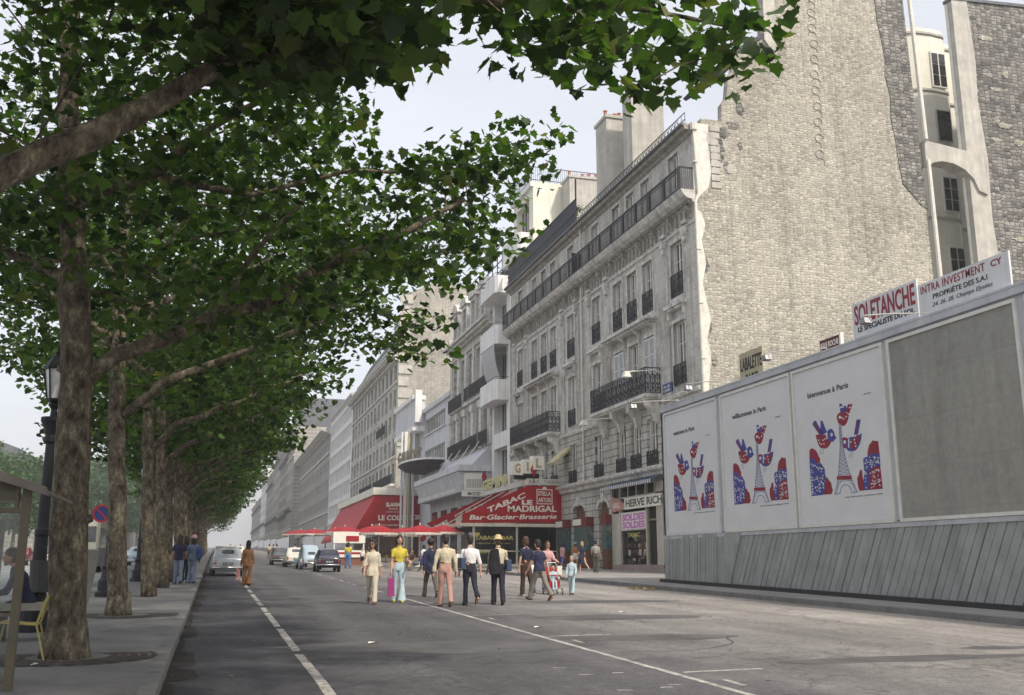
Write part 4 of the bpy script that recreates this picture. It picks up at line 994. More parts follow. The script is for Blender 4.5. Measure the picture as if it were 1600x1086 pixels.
c = MB(); c.loft([[(x, y, 12.775) for x, y in pl], [(24-(24-x)*.8, 115.4+(y-115.4)*.88, 12.3) for x, y in pl], [(24-(24-x)*.45, 115.4+(y-115.4)*.6, 12.0) for x, y in pl]]); c.build('canopy_soffit', M('dark_soffit', (.035,.03,.042), .7, .2, 2), can)
text('GAUMONT', (20.6, 118.5, 13.05), (.2,-1,0), (-1,-.2,0), M('bronze_letters', (.2,.16,.1), .5, .1, 2), CF, 7.2, 1.3, .04, depth=.1)
c = MB(); c.box(21.7, 22.05, 120.6, 120.95, 1.6, 17.3); c.box(22.75,23.0,120.8,121.0,1.6,17.3); c.box(21.3,21.5,120.7,120.9,1.6,17.3); c.build('pylon', m_white, CF)
c = MB(); c.box(22.15, 22.32, 120.6, 120.9, 1.8, 17.2); c.build('pylon_strip', M('yellow_tube', (.62,.56,.22), .4, .05, 3), CF)
c = MB(); c.box(22.4,22.62,120.7,120.95,1.7,17.2); c.build('pylon_strip', m_metal, CF)

# ================================================================== big block with its own bare gable
BG = thing('tall_stone_block', 'tall stone block with a huge pale bare gable wall above the modern block', 'building', (24, 140, gz(140)))
c = MB(); c.prism([(24,1.5),(24,31),(24.6,40.4),(26,40.6),(28.6,42.2),(45,42.6),(45,1.5)], 'Y', 140, 140.5); c.build('gable_wall', m_gable_far, BG)
c = MB(); c.prism([(31.2,30.5),(31.9,30.5),(32.1,31.6),(31.8,33.6),(31.3,33.6),(31.5,32)], 'Y', 139.85, 139.99)
for i in range(14): c.box(24.0, 25.5+.5*(i % 2), 139.86, 139.99, 16+i*1.75, 17.3+i*1.75)
c.build('quoin_scar', m_plaster, BG)
def grid_front(parent, y0, y1, z0, z1, nb, nf, ww, wh, mat, X_=24, frame=True, depth=.35, first=0, gap=.1):
    hs = []; fh = (z1-z0)/nf; bw = (y1-y0)/nb
    for j in range(nf):
        for i in range(nb):
            yc = y0+bw*(i+.5); zb = z0+fh*j+fh*gap*1.2
            hs.append((yc-bw*ww/2, yc+bw*ww/2, zb, zb+fh*wh))
    return hs
hs = grid_front(BG, 140.5, 190, 12.5, 30.5, 13, 5, .55, .72, m_lime)
c = MB(); c.wall(24, 140.5, 190, 1.8, 31, hs, .5); c.build('front_wall', m_lime, BG, recalc=False)
def fill_windows(parent, hs, X_=24.35, glassm=None):
    pr = {}
    for a, b, z0, z1 in hs:
        k = (round(b-a, 2), round(z1-z0, 2))
        if k not in pr:
            f = MB(); w_, h_ = k; f.mat(0); f.box(-.05, 0, -w_/2, w_/2, 0, h_)
            f.mat(1)
            for s_ in (-1, 1): f.box(-.09, -.051, s_*w_*.245-w_*.215, s_*w_*.245+w_*.215, .12, h_-.1)
            pr[k] = f.build('window', [m_frame, glassm or m_glass])
        place_copy(pr[k], 'window', parent, (X_, (a+b)/2, z0))
    for o in pr.values(): drop(o)
fill_windows(BG, hs)
c = MB()
for z, p_ in ((30.3,.5),(30.8,1.1),(31.1,1.3),(27,.25),(16.2,.25),(12.2,.7)): c.box(24-p_, 24.02, 140.3, 190, z, z+.28)
c.build('cornice', m_trim, BG)
c = MB(); c.prism([(24.3,31.2),(25.4,35.4),(27,38.5),(44,41),(44,31.2)], 'Y', 140.5, 190); c.build('roof', m_slate, BG)
c = MB(); c.box(24.9,26.5,140.6,150,34.5,38.0); c.box(24.6,26.5,150,190,31.2,34.4); c.build('attic_storey', m_plaster, BG)
for i in range(14):
    c = MB(); yc = 142.5+i*3.4; c.box(24.55 if yc > 150 else 24.85, 24.95, yc-.6, yc+.6, 31.8 if yc > 150 else 35, 33.9 if yc > 150 else 37); c.build('attic_window', m_glass, BG)
r = MB()
for z in (31.5, 32.4): r.box(23.4, 23.46, 141, 190, z, z+.06)
for i in range(49): r.box(23.4, 23.46, 141+i, 141.06+i, 31.3, 32.4)
r.build('railing', m_iron, BG)
for a, b, z in ((140.8, 158, 12.6), (160, 174, 12.6), (148, 156, 20.5)):
    railing_mb(a, b, z, z+1.3, 23.5, ornate=False, t=.05).build('railing', m_iron, BG)

# ================================================================== further fronts, one after another up the avenue
def front(name, label, y0, y1, top, nb, nf, mat, base=None, X_=24, roofh=4, ww=.5, wh=.65, zb0=7, cor=.9, roofmat=None, depth=16, balcony=True, vary=0, corm=None):
    z_g = gz((y0+y1)/2)
    T = thing(name, label, 'building', (X_, y0, gz(y0)))
    hs = grid_front(T, y0+1, y1-1, z_g+zb0, top-1.2, nb, nf, ww, wh, mat)
    c = MB(); c.wall(X_, y0, y1, z_g-1, top, hs, .45)
    c.poly([(X_,y0,z_g-1),(X_+depth,y0,z_g-1),(X_+depth,y0,top),(X_,y0,top)]); c.poly([(X_,y0,top),(X_+depth,y0,top),(X_+depth,y1,top),(X_,y1,top)])
    c.build('wall', mat, T, recalc=False)
    fill_windows(T, hs, X_+.35)
    c = MB()
    for dz, p_ in ((-.9,cor*.3),(-.5,cor*.7),(-.2,cor)): c.box(X_-p_, X_+.02, y0-.2, y1+.2, top+dz, top+dz+.3)
    c.box(X_-.25, X_+.02, y0, y1, z_g+zb0-1.0, z_g+zb0-.6)
    if vary: c.box(X_-.3, X_+.02, y0, y1, top-(top-z_g-zb0)*.3, top-(top-z_g-zb0)*.3+.5)
    c.build('cornice', corm or m_trim, T)
    if roofh:
        c = MB(); c.prism([(X_+.2,top+.1),(X_+1.8,top+roofh*.8),(X_+4,top+roofh),(X_+depth,top+roofh),(X_+depth,top+.1)], 'Y', y0+.1, y1-.1); c.build('roof', roofmat or m_zinc, T)
    if balcony:
        c = MB(); fh = (top-1.2-z_g-zb0)/nf
        for j in (1, nf-1):
            z = z_g+zb0+fh*j; c.box(X_-.7, X_-.64, y0+1, y1-1, z+.9, z+1.0); c.box(X_-.7, X_, y0+1, y1-1, z-.15, z)
            y = y0+1
            while y < y1-1: c.box(X_-.69, X_-.65, y, y+.09, z, z+.9); y += .5
        c.build('balcony', m_iron, T)
    c = MB(); c.box(X_-.3, X_-.04, y0+1, y1-1, z_g+.3, z_g+4.2); c.build('shop_windows', m_glass, T)
    c = MB(); c.box(X_-.8, X_-.05, y0+.5, y1-.5, z_g+4.3, z_g+5.1); c.build('shop_fascia', m_plaster, T)
    return T
m_lime2 = masonry('limestone_far', (.41,.395,.365), (.37,.355,.33), (.3,.285,.26), 1.2, .6, 'X', .015, .2, .2, 0, .35)
m_lime3 = masonry('limestone_warm', (.46,.44,.39), (.42,.4,.36), (.33,.31,.28), 1.2, .6, 'X', .015, .2, .2, 0, .35)
front('scaffolded_front', 'pale front of thin white piers and large glazed squares with a crane-like stay', 190.2, 228, 33.5, 12, 6, m_white, ww=.74, wh=.74, cor=.5, roofh=2.5, balcony=False)
front('bank_palace', 'long stone palace front under one very deep cornice', 228.3, 312, 31.2, 22, 4, m_lime2, ww=.42, wh=.55, cor=2.2, roofh=5, vary=1, balcony=False, zb0=9)
front('ornate_house', 'tall ornate stone house stepping forward beyond the deep cornice', 312.5, 340, 43, 6, 6, m_lime3, X_=22.0, roofh=9, ww=.5, vary=1, cor=1.6)
front('domed_house', 'tall dark fronted house with a rounded grey dome', 340.5, 398, 42, 12, 7, m_trim_dark, X_=23, roofh=3, ww=.6)
front('pale_corner_house', 'tall pale corner house beyond the dark domed front', 398.5, 440, 47, 9, 7, m_lime3, X_=23, roofh=6)
front('distant_house', 'distant grey stone house halfway to the end of the avenue', 441, 500, 40, 12, 6, m_lime2, X_=23, roofh=6)
front('distant_house', 'distant white house with flat top far up the avenue', 501, 560, 47, 12, 7, m_white, X_=23, roofh=2)
front('distant_house', 'farthest pale house at the end of the row of fronts', 561, 690, 36, 22, 6, m_lime3, X_=23, roofh=5)
for T in [o for o in bpy.data.objects if o.name.startswith('domed_house')]:
    c = MB(); c.lathe((29, 366, 44), [(6.5,0),(6.3,2),(5.4,5),(3.6,7.6),(1.5,9),(1.0,10.5),(.3,12)], 20); c.build('dome', m_zinc, T, smooth=True)
    c = MB(); c.lathe((29, 388, 46), [(5,0),(4.8,2),(3.8,4.5),(1.4,6.5),(.2,8)], 20); c.build('dome', m_zinc, T, smooth=True)

# ---------------- the far side of the avenue, pale with distance
FP = thing('domed_palace', 'pale palace with grey hipped roof above the trees on the far left', 'building', (-62, 300, gz(300)))
c = MB(); c.box(-95, -47, 300, 330, 4, 25); c.build('wall', m_lime3, FP)
c = MB(); c.prism([(-96,25),(-46,25),(-52,32),(-60,35),(-90,35)], 'Y', 300, 331); c.build('roof', m_zinc, FP)
for i in range(7):
    c = MB(); c.box(-92+i*6.3, -89.5+i*6.3, 299.8, 299.99, 12, 22); c.build('window', m_glass, FP)
for nm, lb, x0, x1, yy, h_ in (('far_house','pale house roof with chimneys seen over the trees left of the second trunk',-46,-26,330,33),('far_house','lower cream house above the bus, seen over the trees',-40,-24,400,36),('far_house','hazy block at the left of the avenue far behind the tree trunks',-36,-22,480,38)):
    T = thing(nm, lb, 'building', (x0, yy, gz(yy))); c = MB(); c.box(x0, x1, yy, yy+40, 5, h_-5); c.build('wall', m_lime3, T)
    c = MB(); c.prism([(x0,h_-5),(x1,h_-5),(x1-3,h_),(x0+3,h_)], 'Y', yy-.3, yy+40); c.build('roof', m_zinc, T)
    for i in range(5):
        for j in range(3):
            c = MB(); w_ = (x1-x0)/5; c.box(x0+w_*i+w_*.3, x0+w_*i+w_*.7, yy-.2, yy-.01, 12+j*6.0, 15.5+j*6.0); c.build('window', m_glass, T)
# ================================================================== poster hoarding
HX = 17.5
HD = thing('hoarding', 'huge grey timber building-site hoarding carrying posters, with slanting planks below', 'hoarding', (HX, 27, gz(27)))
m_hoard = M('grey_hoarding_paint', (.49,.505,.53), .75, .12, 1.0, .15, 14, streak=.15)
m_hplank = M('hoarding_planks', (.33,.345,.335), .8, .16, 1.4, .35, 16, streak=.14)
m_gap = M('plank_gap', (.04,.04,.042), .9, .3, 3)
ye = 37.65; y_s = 10.0; ZT = 7.76
c = MB(); c.box(HX, HX+.12, y_s, ye, 2.62, ZT); c.box(HX-.1, HX+.2, y_s, ye, ZT, ZT+.06); c.box(HX, 24, ye-.12, ye, .7, ZT); c.build('upper_boarding', m_hoard, HD)
c = MB(); c.box(HX+.06, HX+.12, y_s, ye, .1, 2.62); c.build('backing', m_gap, HD)
c = MB()
zl, zh = 0, 2.62
def plank(y_top, wdt, lean, xo=0):
    zb = gz(y_top)+.16
    a = [(y_top, zh-.02), (y_top+wdt, zh-.02), (y_top+wdt+lean, zb), (y_top+lean, zb)]
    a = [(min(max(y, y_s), ye), z) for y, z in a]
    c.prism(a, 'X', HX-.0-xo, HX+.06)
y = y_s-1.5; r5 = random.Random(4)
while y < 31.7:
    w_ = .30; wb = w_-.024
    y1_ = y
    zb = gz(y)+.16; lean = 1.15
    pts = [(y1_, zh-.02), (y1_+wb, zh-.02), (y1_+wb+lean, zb), (y1_+lean, zb)]
    if pts[2][0] < 33.0 and pts[0][0] > y_s: c.prism(pts, 'X', HX-.01-r5.random()*.025, HX+.06)
    y += w_
pts_y = 32.6
y = 31.3
while y < ye-.1:
    w_ = .22; zb = gz(y)+.16; l = -.28
    a = [(y, zh-.02), (min(y+w_-.03, ye), zh-.02), (min(y+w_-.03+.0, ye), zb), (y+.0, zb)]
    if y > 32.4: c.prism([(a[0][0]-.18,a[0][1]),(a[1][0]-.18,a[1][1]),a[2],a[3]], 'X', HX-.04-r5.random()*.02, HX+.06)
    y += w_
c.build('slanting_planks', m_hplank, HD)
nt_ = m_hplank.node_tree; gg = nt_.nodes.new('ShaderNodeNewGeometry'); mr_ = new(nt_, 'ShaderNodeMapRange'); mr_.inputs[3].default_value = .92; mr_.inputs[4].default_value = 1.07; nt_.links.new(gg.outputs['Random Per Island'], mr_.inputs[0])
bs_ = nt_.nodes['Principled BSDF']; src = bs_.inputs['Base Color'].links[0].from_socket; vs = new(nt_, 'ShaderNodeVectorMath', operation='SCALE'); nt_.links.new(src, vs.inputs[0]); nt_.links.new(mr_.outputs[0], vs.inputs['Scale']); nt_.links.new(vs.outputs[0], bs_.inputs['Base Color'])
c = MB(); c.prism([(31.3,2.6),(32.5,2.6),(33.0,.7),(32.3,.7)], 'X', HX-.06, HX+.06); c.build('corner_plank', m_hplank, HD)
c = MB(); 
for i in range(14): a = y_s+i*2; c.prism([(a,gz(a)+.12),(a+2,gz(a+2)+.12),(a+2,gz(a+2)+.26),(a,gz(a)+.26)], 'X', HX-.12, HX-.045)
c.build('footing_board', m_gap, HD)
panels = [(32.84,37.2),(27.86,32.38),(23.12,27.56),(18.2,22.73),(11.2,17.75)]
m_mould = M('pale_moulding', (.60,.61,.63), .6, .1, 3)
m_mould2 = M('cream_moulding', (.68,.67,.62), .6, .1, 3)
for a, b in panels:
    c = MB(); t = .09; z0, z1 = 2.66, 7.42
    c.box(HX-.07, HX-.001, a-t, a, z0-t, z1+t); c.box(HX-.07, HX-.001, b, b+t, z0-t, z1+t); c.box(HX-.07, HX-.001, a, b, z0-t, z0); c.box(HX-.07, HX-.001, a, b, z1, z1+t)
    c.build('panel_frame', m_mould2 if a < 30 else m_mould, HD)
c = MB(); c.box(HX-.09, HX-.001, y_s, ye, 7.58, ZT-.002); c.box(HX-.05,HX-.001,y_s,ye,2.44,2.56); c.build('top_rail', m_hoard, HD)
c = MB(); c.box(HX-.03, HX-.002, 18.2, 22.73, 2.66, 7.42); c.build('bare_panel', masonry('bare_canvas', (.33,.325,.29), (.31,.305,.275), (.28,.275,.25), 2.2, 1.2, 'X', .012, .12, .1, 0, .25, .85, (.6,.6,.58), .3, .6), HD)
c = MB(); c.box(HX-.03, HX-.002, 11.2, 17.75, 2.66, 7.42); c.build('bare_panel', MATS['bare_canvas'], HD)
m_paper = M('poster_paper', (.66,.66,.665), .7, .06, .8, .35, 3)
m_pblue = M('poster_blue', (.055,.06,.27), .7, .08, 3)
m_pred = M('poster_red', (.25,.018,.035), .7, .08, 3)
m_ptow = M('poster_pale_blue', (.24,.27,.42), .7, .1, 3)
m_pink_k = M('poster_black', (.05,.05,.07), .7, .08, 3)
ART = dict(
 redL=[(.15,.467),(.175,.477),(.2,.472),(.234,.454),(.25,.43),(.257,.417),(.272,.4),(.266,.367),(.142,.398)],
 blueL=[(.143,.407),(.175,.412),(.209,.406),(.225,.38),(.242,.369),(.28,.372),(.295,.355),(.318,.33),(.316,.304),(.325,.28),(.307,.256),(.316,.227),(.282,.171),(.143,.171)],
 red2L=[(.316,.275),(.34,.278),(.356,.258),(.382,.24),(.386,.213),(.395,.19),(.375,.17),(.283,.172),(.31,.228)],
 redR=[(.791,.367),(.795,.39),(.804,.411),(.82,.435),(.84,.444),(.855,.456),(.872,.451),(.91,.445),(.914,.37),(.844,.36)],
 blueR=[(.745,.352),(.76,.362),(.798,.366),(.82,.38),(.915,.372),(.913,.293),(.80,.17),(.735,.17),(.73,.227),(.75,.279)],
 redRl=[(.725,.295),(.70,.29),(.689,.266),(.67,.25),(.669,.212),(.675,.19),(.685,.17),(.733,.17),(.728,.235)],
 redRr=[(.80,.274),(.82,.29),(.851,.294),(.87,.303),(.911,.296),(.919,.168),(.78,.17),(.788,.2),(.795,.24)],
 b1=[(.492,.64),(.505,.655),(.521,.662),(.55,.668),(.573,.663),(.605,.655),(.629,.636),(.62,.615),(.60,.59),(.579,.578),(.55,.578),(.529,.587),(.505,.605)],
 t1=[(.532,.717),(.559,.718),(.59,.661),(.54,.668)], t2=[(.629,.703),(.676,.698),(.635,.645),(.598,.66)], t3=[(.581,.70),(.608,.698),(.609,.66),(.58,.66)], bk1=[(.492,.64),(.470,.632),(.475,.623),(.494,.625)],
 b2=[(.237,.558),(.29,.556),(.355,.544),(.40,.52),(.413,.499),(.40,.48),(.372,.464),(.34,.459),(.309,.463),(.28,.472),(.258,.496),(.245,.53)],
 h2=[(.37,.562),(.39,.572),(.413,.577),(.435,.572),(.451,.555),(.46,.53),(.457,.504),(.435,.494),(.412,.494),(.385,.505),(.371,.523)], w2=[(.205,.632),(.225,.648),(.249,.651),(.328,.55),(.283,.552)], w3=[(.307,.644),(.33,.636),(.37,.562),(.335,.55),(.295,.571)], bk2=[(.457,.528),(.478,.513),(.455,.505)],
 b3=[(.573,.463),(.585,.485),(.603,.497),(.64,.50),(.686,.497),(.72,.503),(.75,.509),(.74,.475),(.721,.447),(.70,.428),(.676,.415),(.64,.412),(.601,.417),(.58,.43)],
 h3=[(.531,.496),(.545,.505),(.562,.507),(.585,.502),(.602,.493),(.61,.465),(.596,.441),(.57,.436),(.545,.442),(.528,.467)], t4=[(.708,.598),(.751,.594),(.713,.51),(.668,.507)], bk3=[(.53,.47),(.505,.452),(.535,.448)],
 band=[(.451,.275),(.61,.269),(.612,.246),(.449,.253)])
def poster(a, b, title, lab, tx0, tx1):
    P = thing('poster', lab, 'poster', (HX-.03, (a+b)/2, 2.7), 'welcome posters on the hoarding')
    z0 = 2.7; W, Hh = b-a, 4.73
    c = MB(); c.box(HX-.03, HX-.004, a+.005, b-.005, 2.665, 7.415); c.build('sheet', m_paper, P)
    def poly(keys, mat, lift, name, extra=None):
        m_ = MB()
        for k in keys: m_.prism([(b-u*W, z0+v*Hh) for u, v in (ART[k] if isinstance(k, str) else k)], 'X', HX-.03-lift, HX-.0301)
        return m_.build(name, mat, P)
    poly(['redL','red2L','redR','redRl','h3','b1','b2'], m_pred, .003, 'red_print')
    poly(['blueL','blueR','h2','w2','w3','t1','t3','bk2','t4','b3'], m_pblue, .005, 'blue_print')
    q = lambda cx, cy, rx, ry, n=9: [(cx+rx*math.cos(2*PI*i/n), cy+ry*math.sin(2*PI*i/n)) for i in range(n)]
    poly(['redRr','t2','band', q(.31,.51,.05,.035), q(.66,.455,.035,.035), q(.585,.612,.03,.022), q(.705,.48,.02,.028), [(.225,.63),(.236,.64),(.3,.56),(.29,.555)], [(.703,.59),(.716,.59),(.69,.52),(.68,.52)]], m_pred, .007, 'red_print')
    wd = []; r_ = random.Random(2)
    for _ in range(60):
        u, v = r_.uniform(.152,.3), r_.uniform(.18,.385)
        if v < .4-(u-.15)*.35: wd.append(q(u, v, r_.uniform(.005,.011), r_.uniform(.003,.008), 5))
    for _ in range(34): wd.append(q(r_.uniform(.765,.905), r_.uniform(.30,.36), r_.uniform(.005,.01), r_.uniform(.003,.007), 5))
    for _ in range(34): wd.append(q(r_.uniform(.80,.905), r_.uniform(.178,.285), r_.uniform(.005,.011), r_.uniform(.003,.008), 5))
    for _ in range(10): wd.append(q(r_.uniform(.74,.77), r_.uniform(.18,.28), .006, .005, 5))
    for u, v in ((.27,.52),(.28,.5),(.3,.49),(.32,.515),(.33,.49),(.345,.52),(.67,.48),(.675,.46),(.68,.44),(.63,.47),(.55,.63),(.57,.62),(.6,.63)): wd.append(q(u, v, .009, .006, 5))
    wd += [q(.425,.538,.014,.012), q(.565,.477,.015,.012), q(.53,.635,.012,.01), [(.365,.555),(.378,.557),(.376,.515),(.362,.52)], [(.605,.492),(.617,.494),(.61,.435),(.598,.44)], [(.64,.685),(.66,.684),(.655,.675),(.636,.677)], [(.54,.70),(.566,.70),(.57,.69),(.545,.69)]]
    poly(wd, m_paper, .009, 'paper_dots')
    # iron tower drawn in pale strokes
    t = MB(); X_ = HX-.034
    def ln(p, q_, w_): t.bar((X_, b-p[0]*W, z0+p[1]*Hh), (X_, b-q_[0]*W, z0+q_[1]*Hh), w_, .004, up=(1,0,0))
    L_ = [(.515,.594),(.513,.47),(.495,.38),(.475,.30),(.455,.24),(.415,.168)]; R_ = [(.535,.594),(.537,.47),(.558,.38),(.585,.30),(.612,.24),(.66,.165)]
    for S in (L_, R_):
        for i in range(5): ln(S[i], S[i+1], .035)
    def at(S, v):
        for i in range(5):
            if S[i][1] >= v >= S[i+1][1]:
                f = (v-S[i][1])/(S[i+1][1]-S[i][1]); return (S[i][0]+(S[i+1][0]-S[i][0])*f, v)
    v = .58; 
    while v > .245: 
        v2 = max(v-.022, .24); ln(at(L_, v), at(R_, v2), .016); ln(at(R_, v), at(L_, v2), .016); ln(at(L_, v2), at(R_, v2), .012); v = v2-.001
    for s_ in (-1, 1):
        c0 = .537
        for i in range(6):
            a0, a1 = PI/2*i/6, PI/2*(i+1)/6
            ln((c0+s_*.062*math.cos(a0), .168+.05*math.sin(a0)), (c0+s_*.062*math.cos(a1), .168+.05*math.sin(a1)), .028)
        ln((c0+s_*.075,.24),(c0+s_*.10,.17), .02); ln((c0+s_*.045,.24),(c0+s_*.09,.2), .016)
    ln((.47,.168),(.41,.168),.03); ln((.60,.166),(.665,.166),.03)
    for (u, v) in ((.29,.462),(.32,.46),(.62,.413),(.64,.41)): ln((u, v), (u-.012, v-.03), .015); ln((u-.012,v-.03),(u-.025,v-.034),.012)
    t.build('tower_print', m_ptow, P)
    text(title, (HX-.034, b-tx0*W, z0+.806*Hh), (0,-1,0), (-1,0,0), m_pink_k, P, (tx1-tx0)*W, .165, .02, .004)
    text('Paris ville lumiere, printemps a Paris', (HX-.034, b-.53*W, z0+.138*Hh), (0,-1,0), (-1,0,0), m_pink_k, P, .385*W, .035, .01, .003)
    s_ = MB()
    for i in range(5): s_.bar((HX-.034, b-(.8+.015*i)*W, z0+(.735+(i % 2)*.007)*Hh), (HX-.034, b-(.815+.015*i)*W, z0+(.735+((i+1) % 2)*.007)*Hh), .018, .004, up=(1,0,0))
    s_.build('signature', m_pblue, P)
poster(32.84, 37.2, 'welcome to Paris', 'leftmost bird poster, its title beginning welcome', .17, .60)
poster(27.86, 32.38, 'willkommen in Paris', 'middle bird poster, its title beginning willkommen', .17, .68)
poster(23.12, 27.56, 'bienvenue à Paris', 'right-hand bird poster, its title beginning bienvenue, beside the bare panel', .17, .645)

# signs on top of the hoarding
def board(name, lab, x, y0, y1, z0, z1, mat, cat='sign', th=.05):
    s = thing(name, lab, cat, (x, (y0+y1)/2, z0)); c = MB(); c.box(x, x+th, y0, y1, z0, z1); c.build('board', mat, s)
    c = MB()
    for yy in (y0+.35, y1-.35): c.box(x+th+.002, x+th+.08, yy-.05, yy+.05, z0-.6, z1-.1)
    c.build('post', m_gap, s); return s
m_sgn = M('signboard_white', (.66,.67,.68), .65, .07, 1.5, streak=.15)
U, Nn_ = (0,-1,0), (-1,0,0)
s = board('sign_board', 'white board with heavy dark red contractor name standing on the hoarding', 17.72, 21.73, 24.6, 7.95, 8.98, m_sgn)
text('SOLETANCHE', (17.72, 24.5, 8.34), U, Nn_, m_redlet, s, 2.68, .56, .02)
text('LE SPÉCIALISTE DU SOL', (17.72, 24.38, 8.1), U, Nn_, m_blk, s, 2.5, .15, .02)
s = board('sign_board', 'longer white board naming the property owner, right of the heavy red name board', 17.7, 18.42, 21.66, 7.92, 8.78, m_sgn)
text('INTRA INVESTMENT', (17.7, 21.55, 8.5), U, Nn_, m_redlet, s, 2.35, .21, .004, spacing=1.12)
text('CY', (17.7, 19.0, 8.53), U, Nn_, m_redlet, s, .36, .16, .015)
text('PROPRIÉTE DES S.A.I', (17.7, 21.1, 8.27), U, Nn_, m_blk, s, 1.95, .13, .008)
text('24. 26. 28. Champs Elysées', (17.7, 21.15, 8.07), U, Nn_, M('grey_lettering', (.12,.12,.13), .6, .05, 3), s, 2.15, .11, .0, shear=.3)
s = board('sign_board', 'small tan board with black painter name at the left of the hoarding top', 17.75, 29.82, 31.4, 7.6, 8.85, M('tan_board', (.42,.38,.25), .8, .15, 2))
text('LABALETTE', (17.75, 31.34, 8.2), U, Nn_, m_blk, s, 1.46, .45, .02); text('PARIS', (17.75, 31.0, 7.62), U, Nn_, m_blk, s, .85, .42, .02)
s = board('sign_board', 'little dark red sign with white end just over the hoarding edge', 17.75, 25.35, 26.4, 7.62, 8.27, M('dark_red_board', (.12,.035,.035), .7, .15, 2))
text('JEAN ROCHE', (17.75, 26.36, 8.0), U, Nn_, m_wht, s, .95, .17, .01)
c = MB(); c.box(17.73, 17.83, 25.27, 25.348, 7.62, 8.31); c.build('end_board', m_wht, s)
# floodlights on arms
def flood(yy, ln_, lab, dy=1.0):
    t = thing('floodlight', lab, 'floodlight', (HX, yy, ZT), 'floodlights leaning out over the posters')
    z = ZT+.06
    c = MB(); c.tube([(HX+.02, yy, z-.15), (HX+.02, yy, z+.08), (HX-ln_*.6, yy+dy*.55, z+.16), (HX-ln_, yy+dy, z+.2)], .018, 6); c.build('arm', m_pipe, t)
    c = MB(); c.tube([(HX-ln_, yy+dy, z+.2), (HX-ln_, yy+dy, z+.04)], .02, 6); c.prism([(yy+dy-.13,z-.02),(yy+dy+.13,z-.02),(yy+dy+.09,z+.13),(yy+dy-.09,z+.13)], 'X', HX-ln_-.05, HX-ln_+.18); c.build('lamp_head', m_metal, t)
    c = MB(); c.box(HX-ln_-.03, HX-ln_+.16, yy+dy-.11, yy+dy+.11, z-.045, z-.022); c.build('lamp_glass', m_glass_l, t)
flood(21.2, 1.1, 'floodlight arm in front of the heavy red name board', 1.1)
flood(25.7, 1.1, 'floodlight arm beside the little dark red sign', 1.7)
flood(31.2, 1.0, 'floodlight arm by the tan painter board', 2.0)
flood(36.0, 1.2, 'floodlight arm at the left end of the hoarding above the first poster', 1.9)

# ================================================================== red cafe awning
CA = thing('cafe_terrace', 'glazed cafe terrace under a big red lettered side awning', 'cafe', (20, 69, gz(69)))
ya = 69.0; N_ = (0,-1,0); UX = (1,0,0)
c = MB(); c.prism([(16.62,4.27),(24.0,4.36),(24.0,6.98),(21.43,6.97),(16.6,4.85)], 'Y', ya, ya+.05); aw = c.build('awning_side', m_red, CA, label='red canvas side panel with white lettering facing the street corner')
text('TABAC', (18.45, ya, 4.98), (.925,0,.38), N_, m_wht, CA, 3.05, .36, .03, vdir=(-.15,0,1))
text('LE', (20.98, ya, 5.63), UX, N_, m_wht, CA, .8, .3, .05)
text('MADRIGAL', (19.93, ya, 5.1), (1,0,.012), N_, m_wht, CA, 3.68, .42, .03)
text('Bar·Glacier·Brasserie', (17.12, ya, 4.5), (1,0,.022), N_, m_wht, CA, 6.5, .33, .022, shear=.2)
c = MB()
for z0, z1, x0, x1 in ((5.66,5.72,22.1,23.3),(6.68,6.74,22.1,23.3),(5.72,6.68,22.1,22.16),(5.72,6.68,23.24,23.3)): c.box(x0, x1, ya-.012, ya-.001, z0, z1)
c.lathe((22.7, 0, 0), [(.01,0)], 3) if False else None
c.prism([(22.7+.16*math.cos(2*PI*i/10), 6.8+.12*math.sin(2*PI*i/10)) for i in range(10)], 'Y', ya-.02, ya-.013)
c.build('beer_label_frame', m_wht, CA)
text('STELLA', (22.22, ya, 6.28), UX, N_, m_wht, CA, .96, .3, .02); text('ARTOIS', (22.22, ya, 5.82), UX, N_, m_wht, CA, .96, .3, .02)
c = MB(); c.box(16.45, 24.0, ya-.06, ya+.12, 4.04, 4.27); c.box(16.45, 16.6, ya+.12, 82, 4.04, 4.3); c.build('valance', M('cream_valance', (.66,.62,.5), .8, .15, 3, streak=.2), CA)
c = MB(); c.box(21.35, 24.2, ya-.1, ya+.15, 7.03, 7.48); c.box(21.3,21.5,ya+.15,82,7.0,7.4); c.build('roof_fascia', M('off_white_board', (.62,.6,.54), .7, .15, 2), CA)
text('BAR  TABAC', (21.5, ya-.1, 7.12), UX, N_, M('faded_letters', (.33,.3,.25), .7, .1, 2), CA, 2.6, .26, .01)
# far side panel, read from behind
yf = 82.0
c = MB(); c.prism([(16.7,4.7),(17.1,4.42),(24.0,7.2),(24.0,7.9),(22.6,7.4)], 'Y', yf, yf+.05); c.build('awning_side', m_red, CA)
text('TABAC', (21.7, yf-.05, 6.18), (-.92,0,-.385), (0,1,0), M('dim_lettering', (.5,.4,.38), .8, .05, 3), CA, 3.4, .36, .04, vdir=(.15,0,1))
text('Glacier', (18.5, yf-.05, 4.78), (-.92,0,-.385), (0,1,0), MATS['dim_lettering'], CA, 1.4, .22, .02)
c = MB(); c.prism([(16.9,4.05),(17.3,4.05),(21.5,5.75),(21.5,6.05),(17.0,4.3)], 'Y', yf-.1, yf-.06); c.build('far_valance', MATS['cream_valance'], CA)
# rolled frames between the two sides
c = MB()
for yy in (71.5, 75, 78.5): c.bar((16.65, yy, 4.3), (21.4, yy, 6.95), .06)
c.bar((16.55, ya+.1, 4.2), (16.55, yf, 4.2), .1); c.build('awning_arms', m_frame, CA)
c = MB(); c.box(22.8, 23.6, ya+.5, yf-.3, 4.9, 5.5); c.box(17.3, 23.9, ya+.4, yf-.3, 4.0, 4.06); c.build('terrace_ceiling', m_dark, CA)
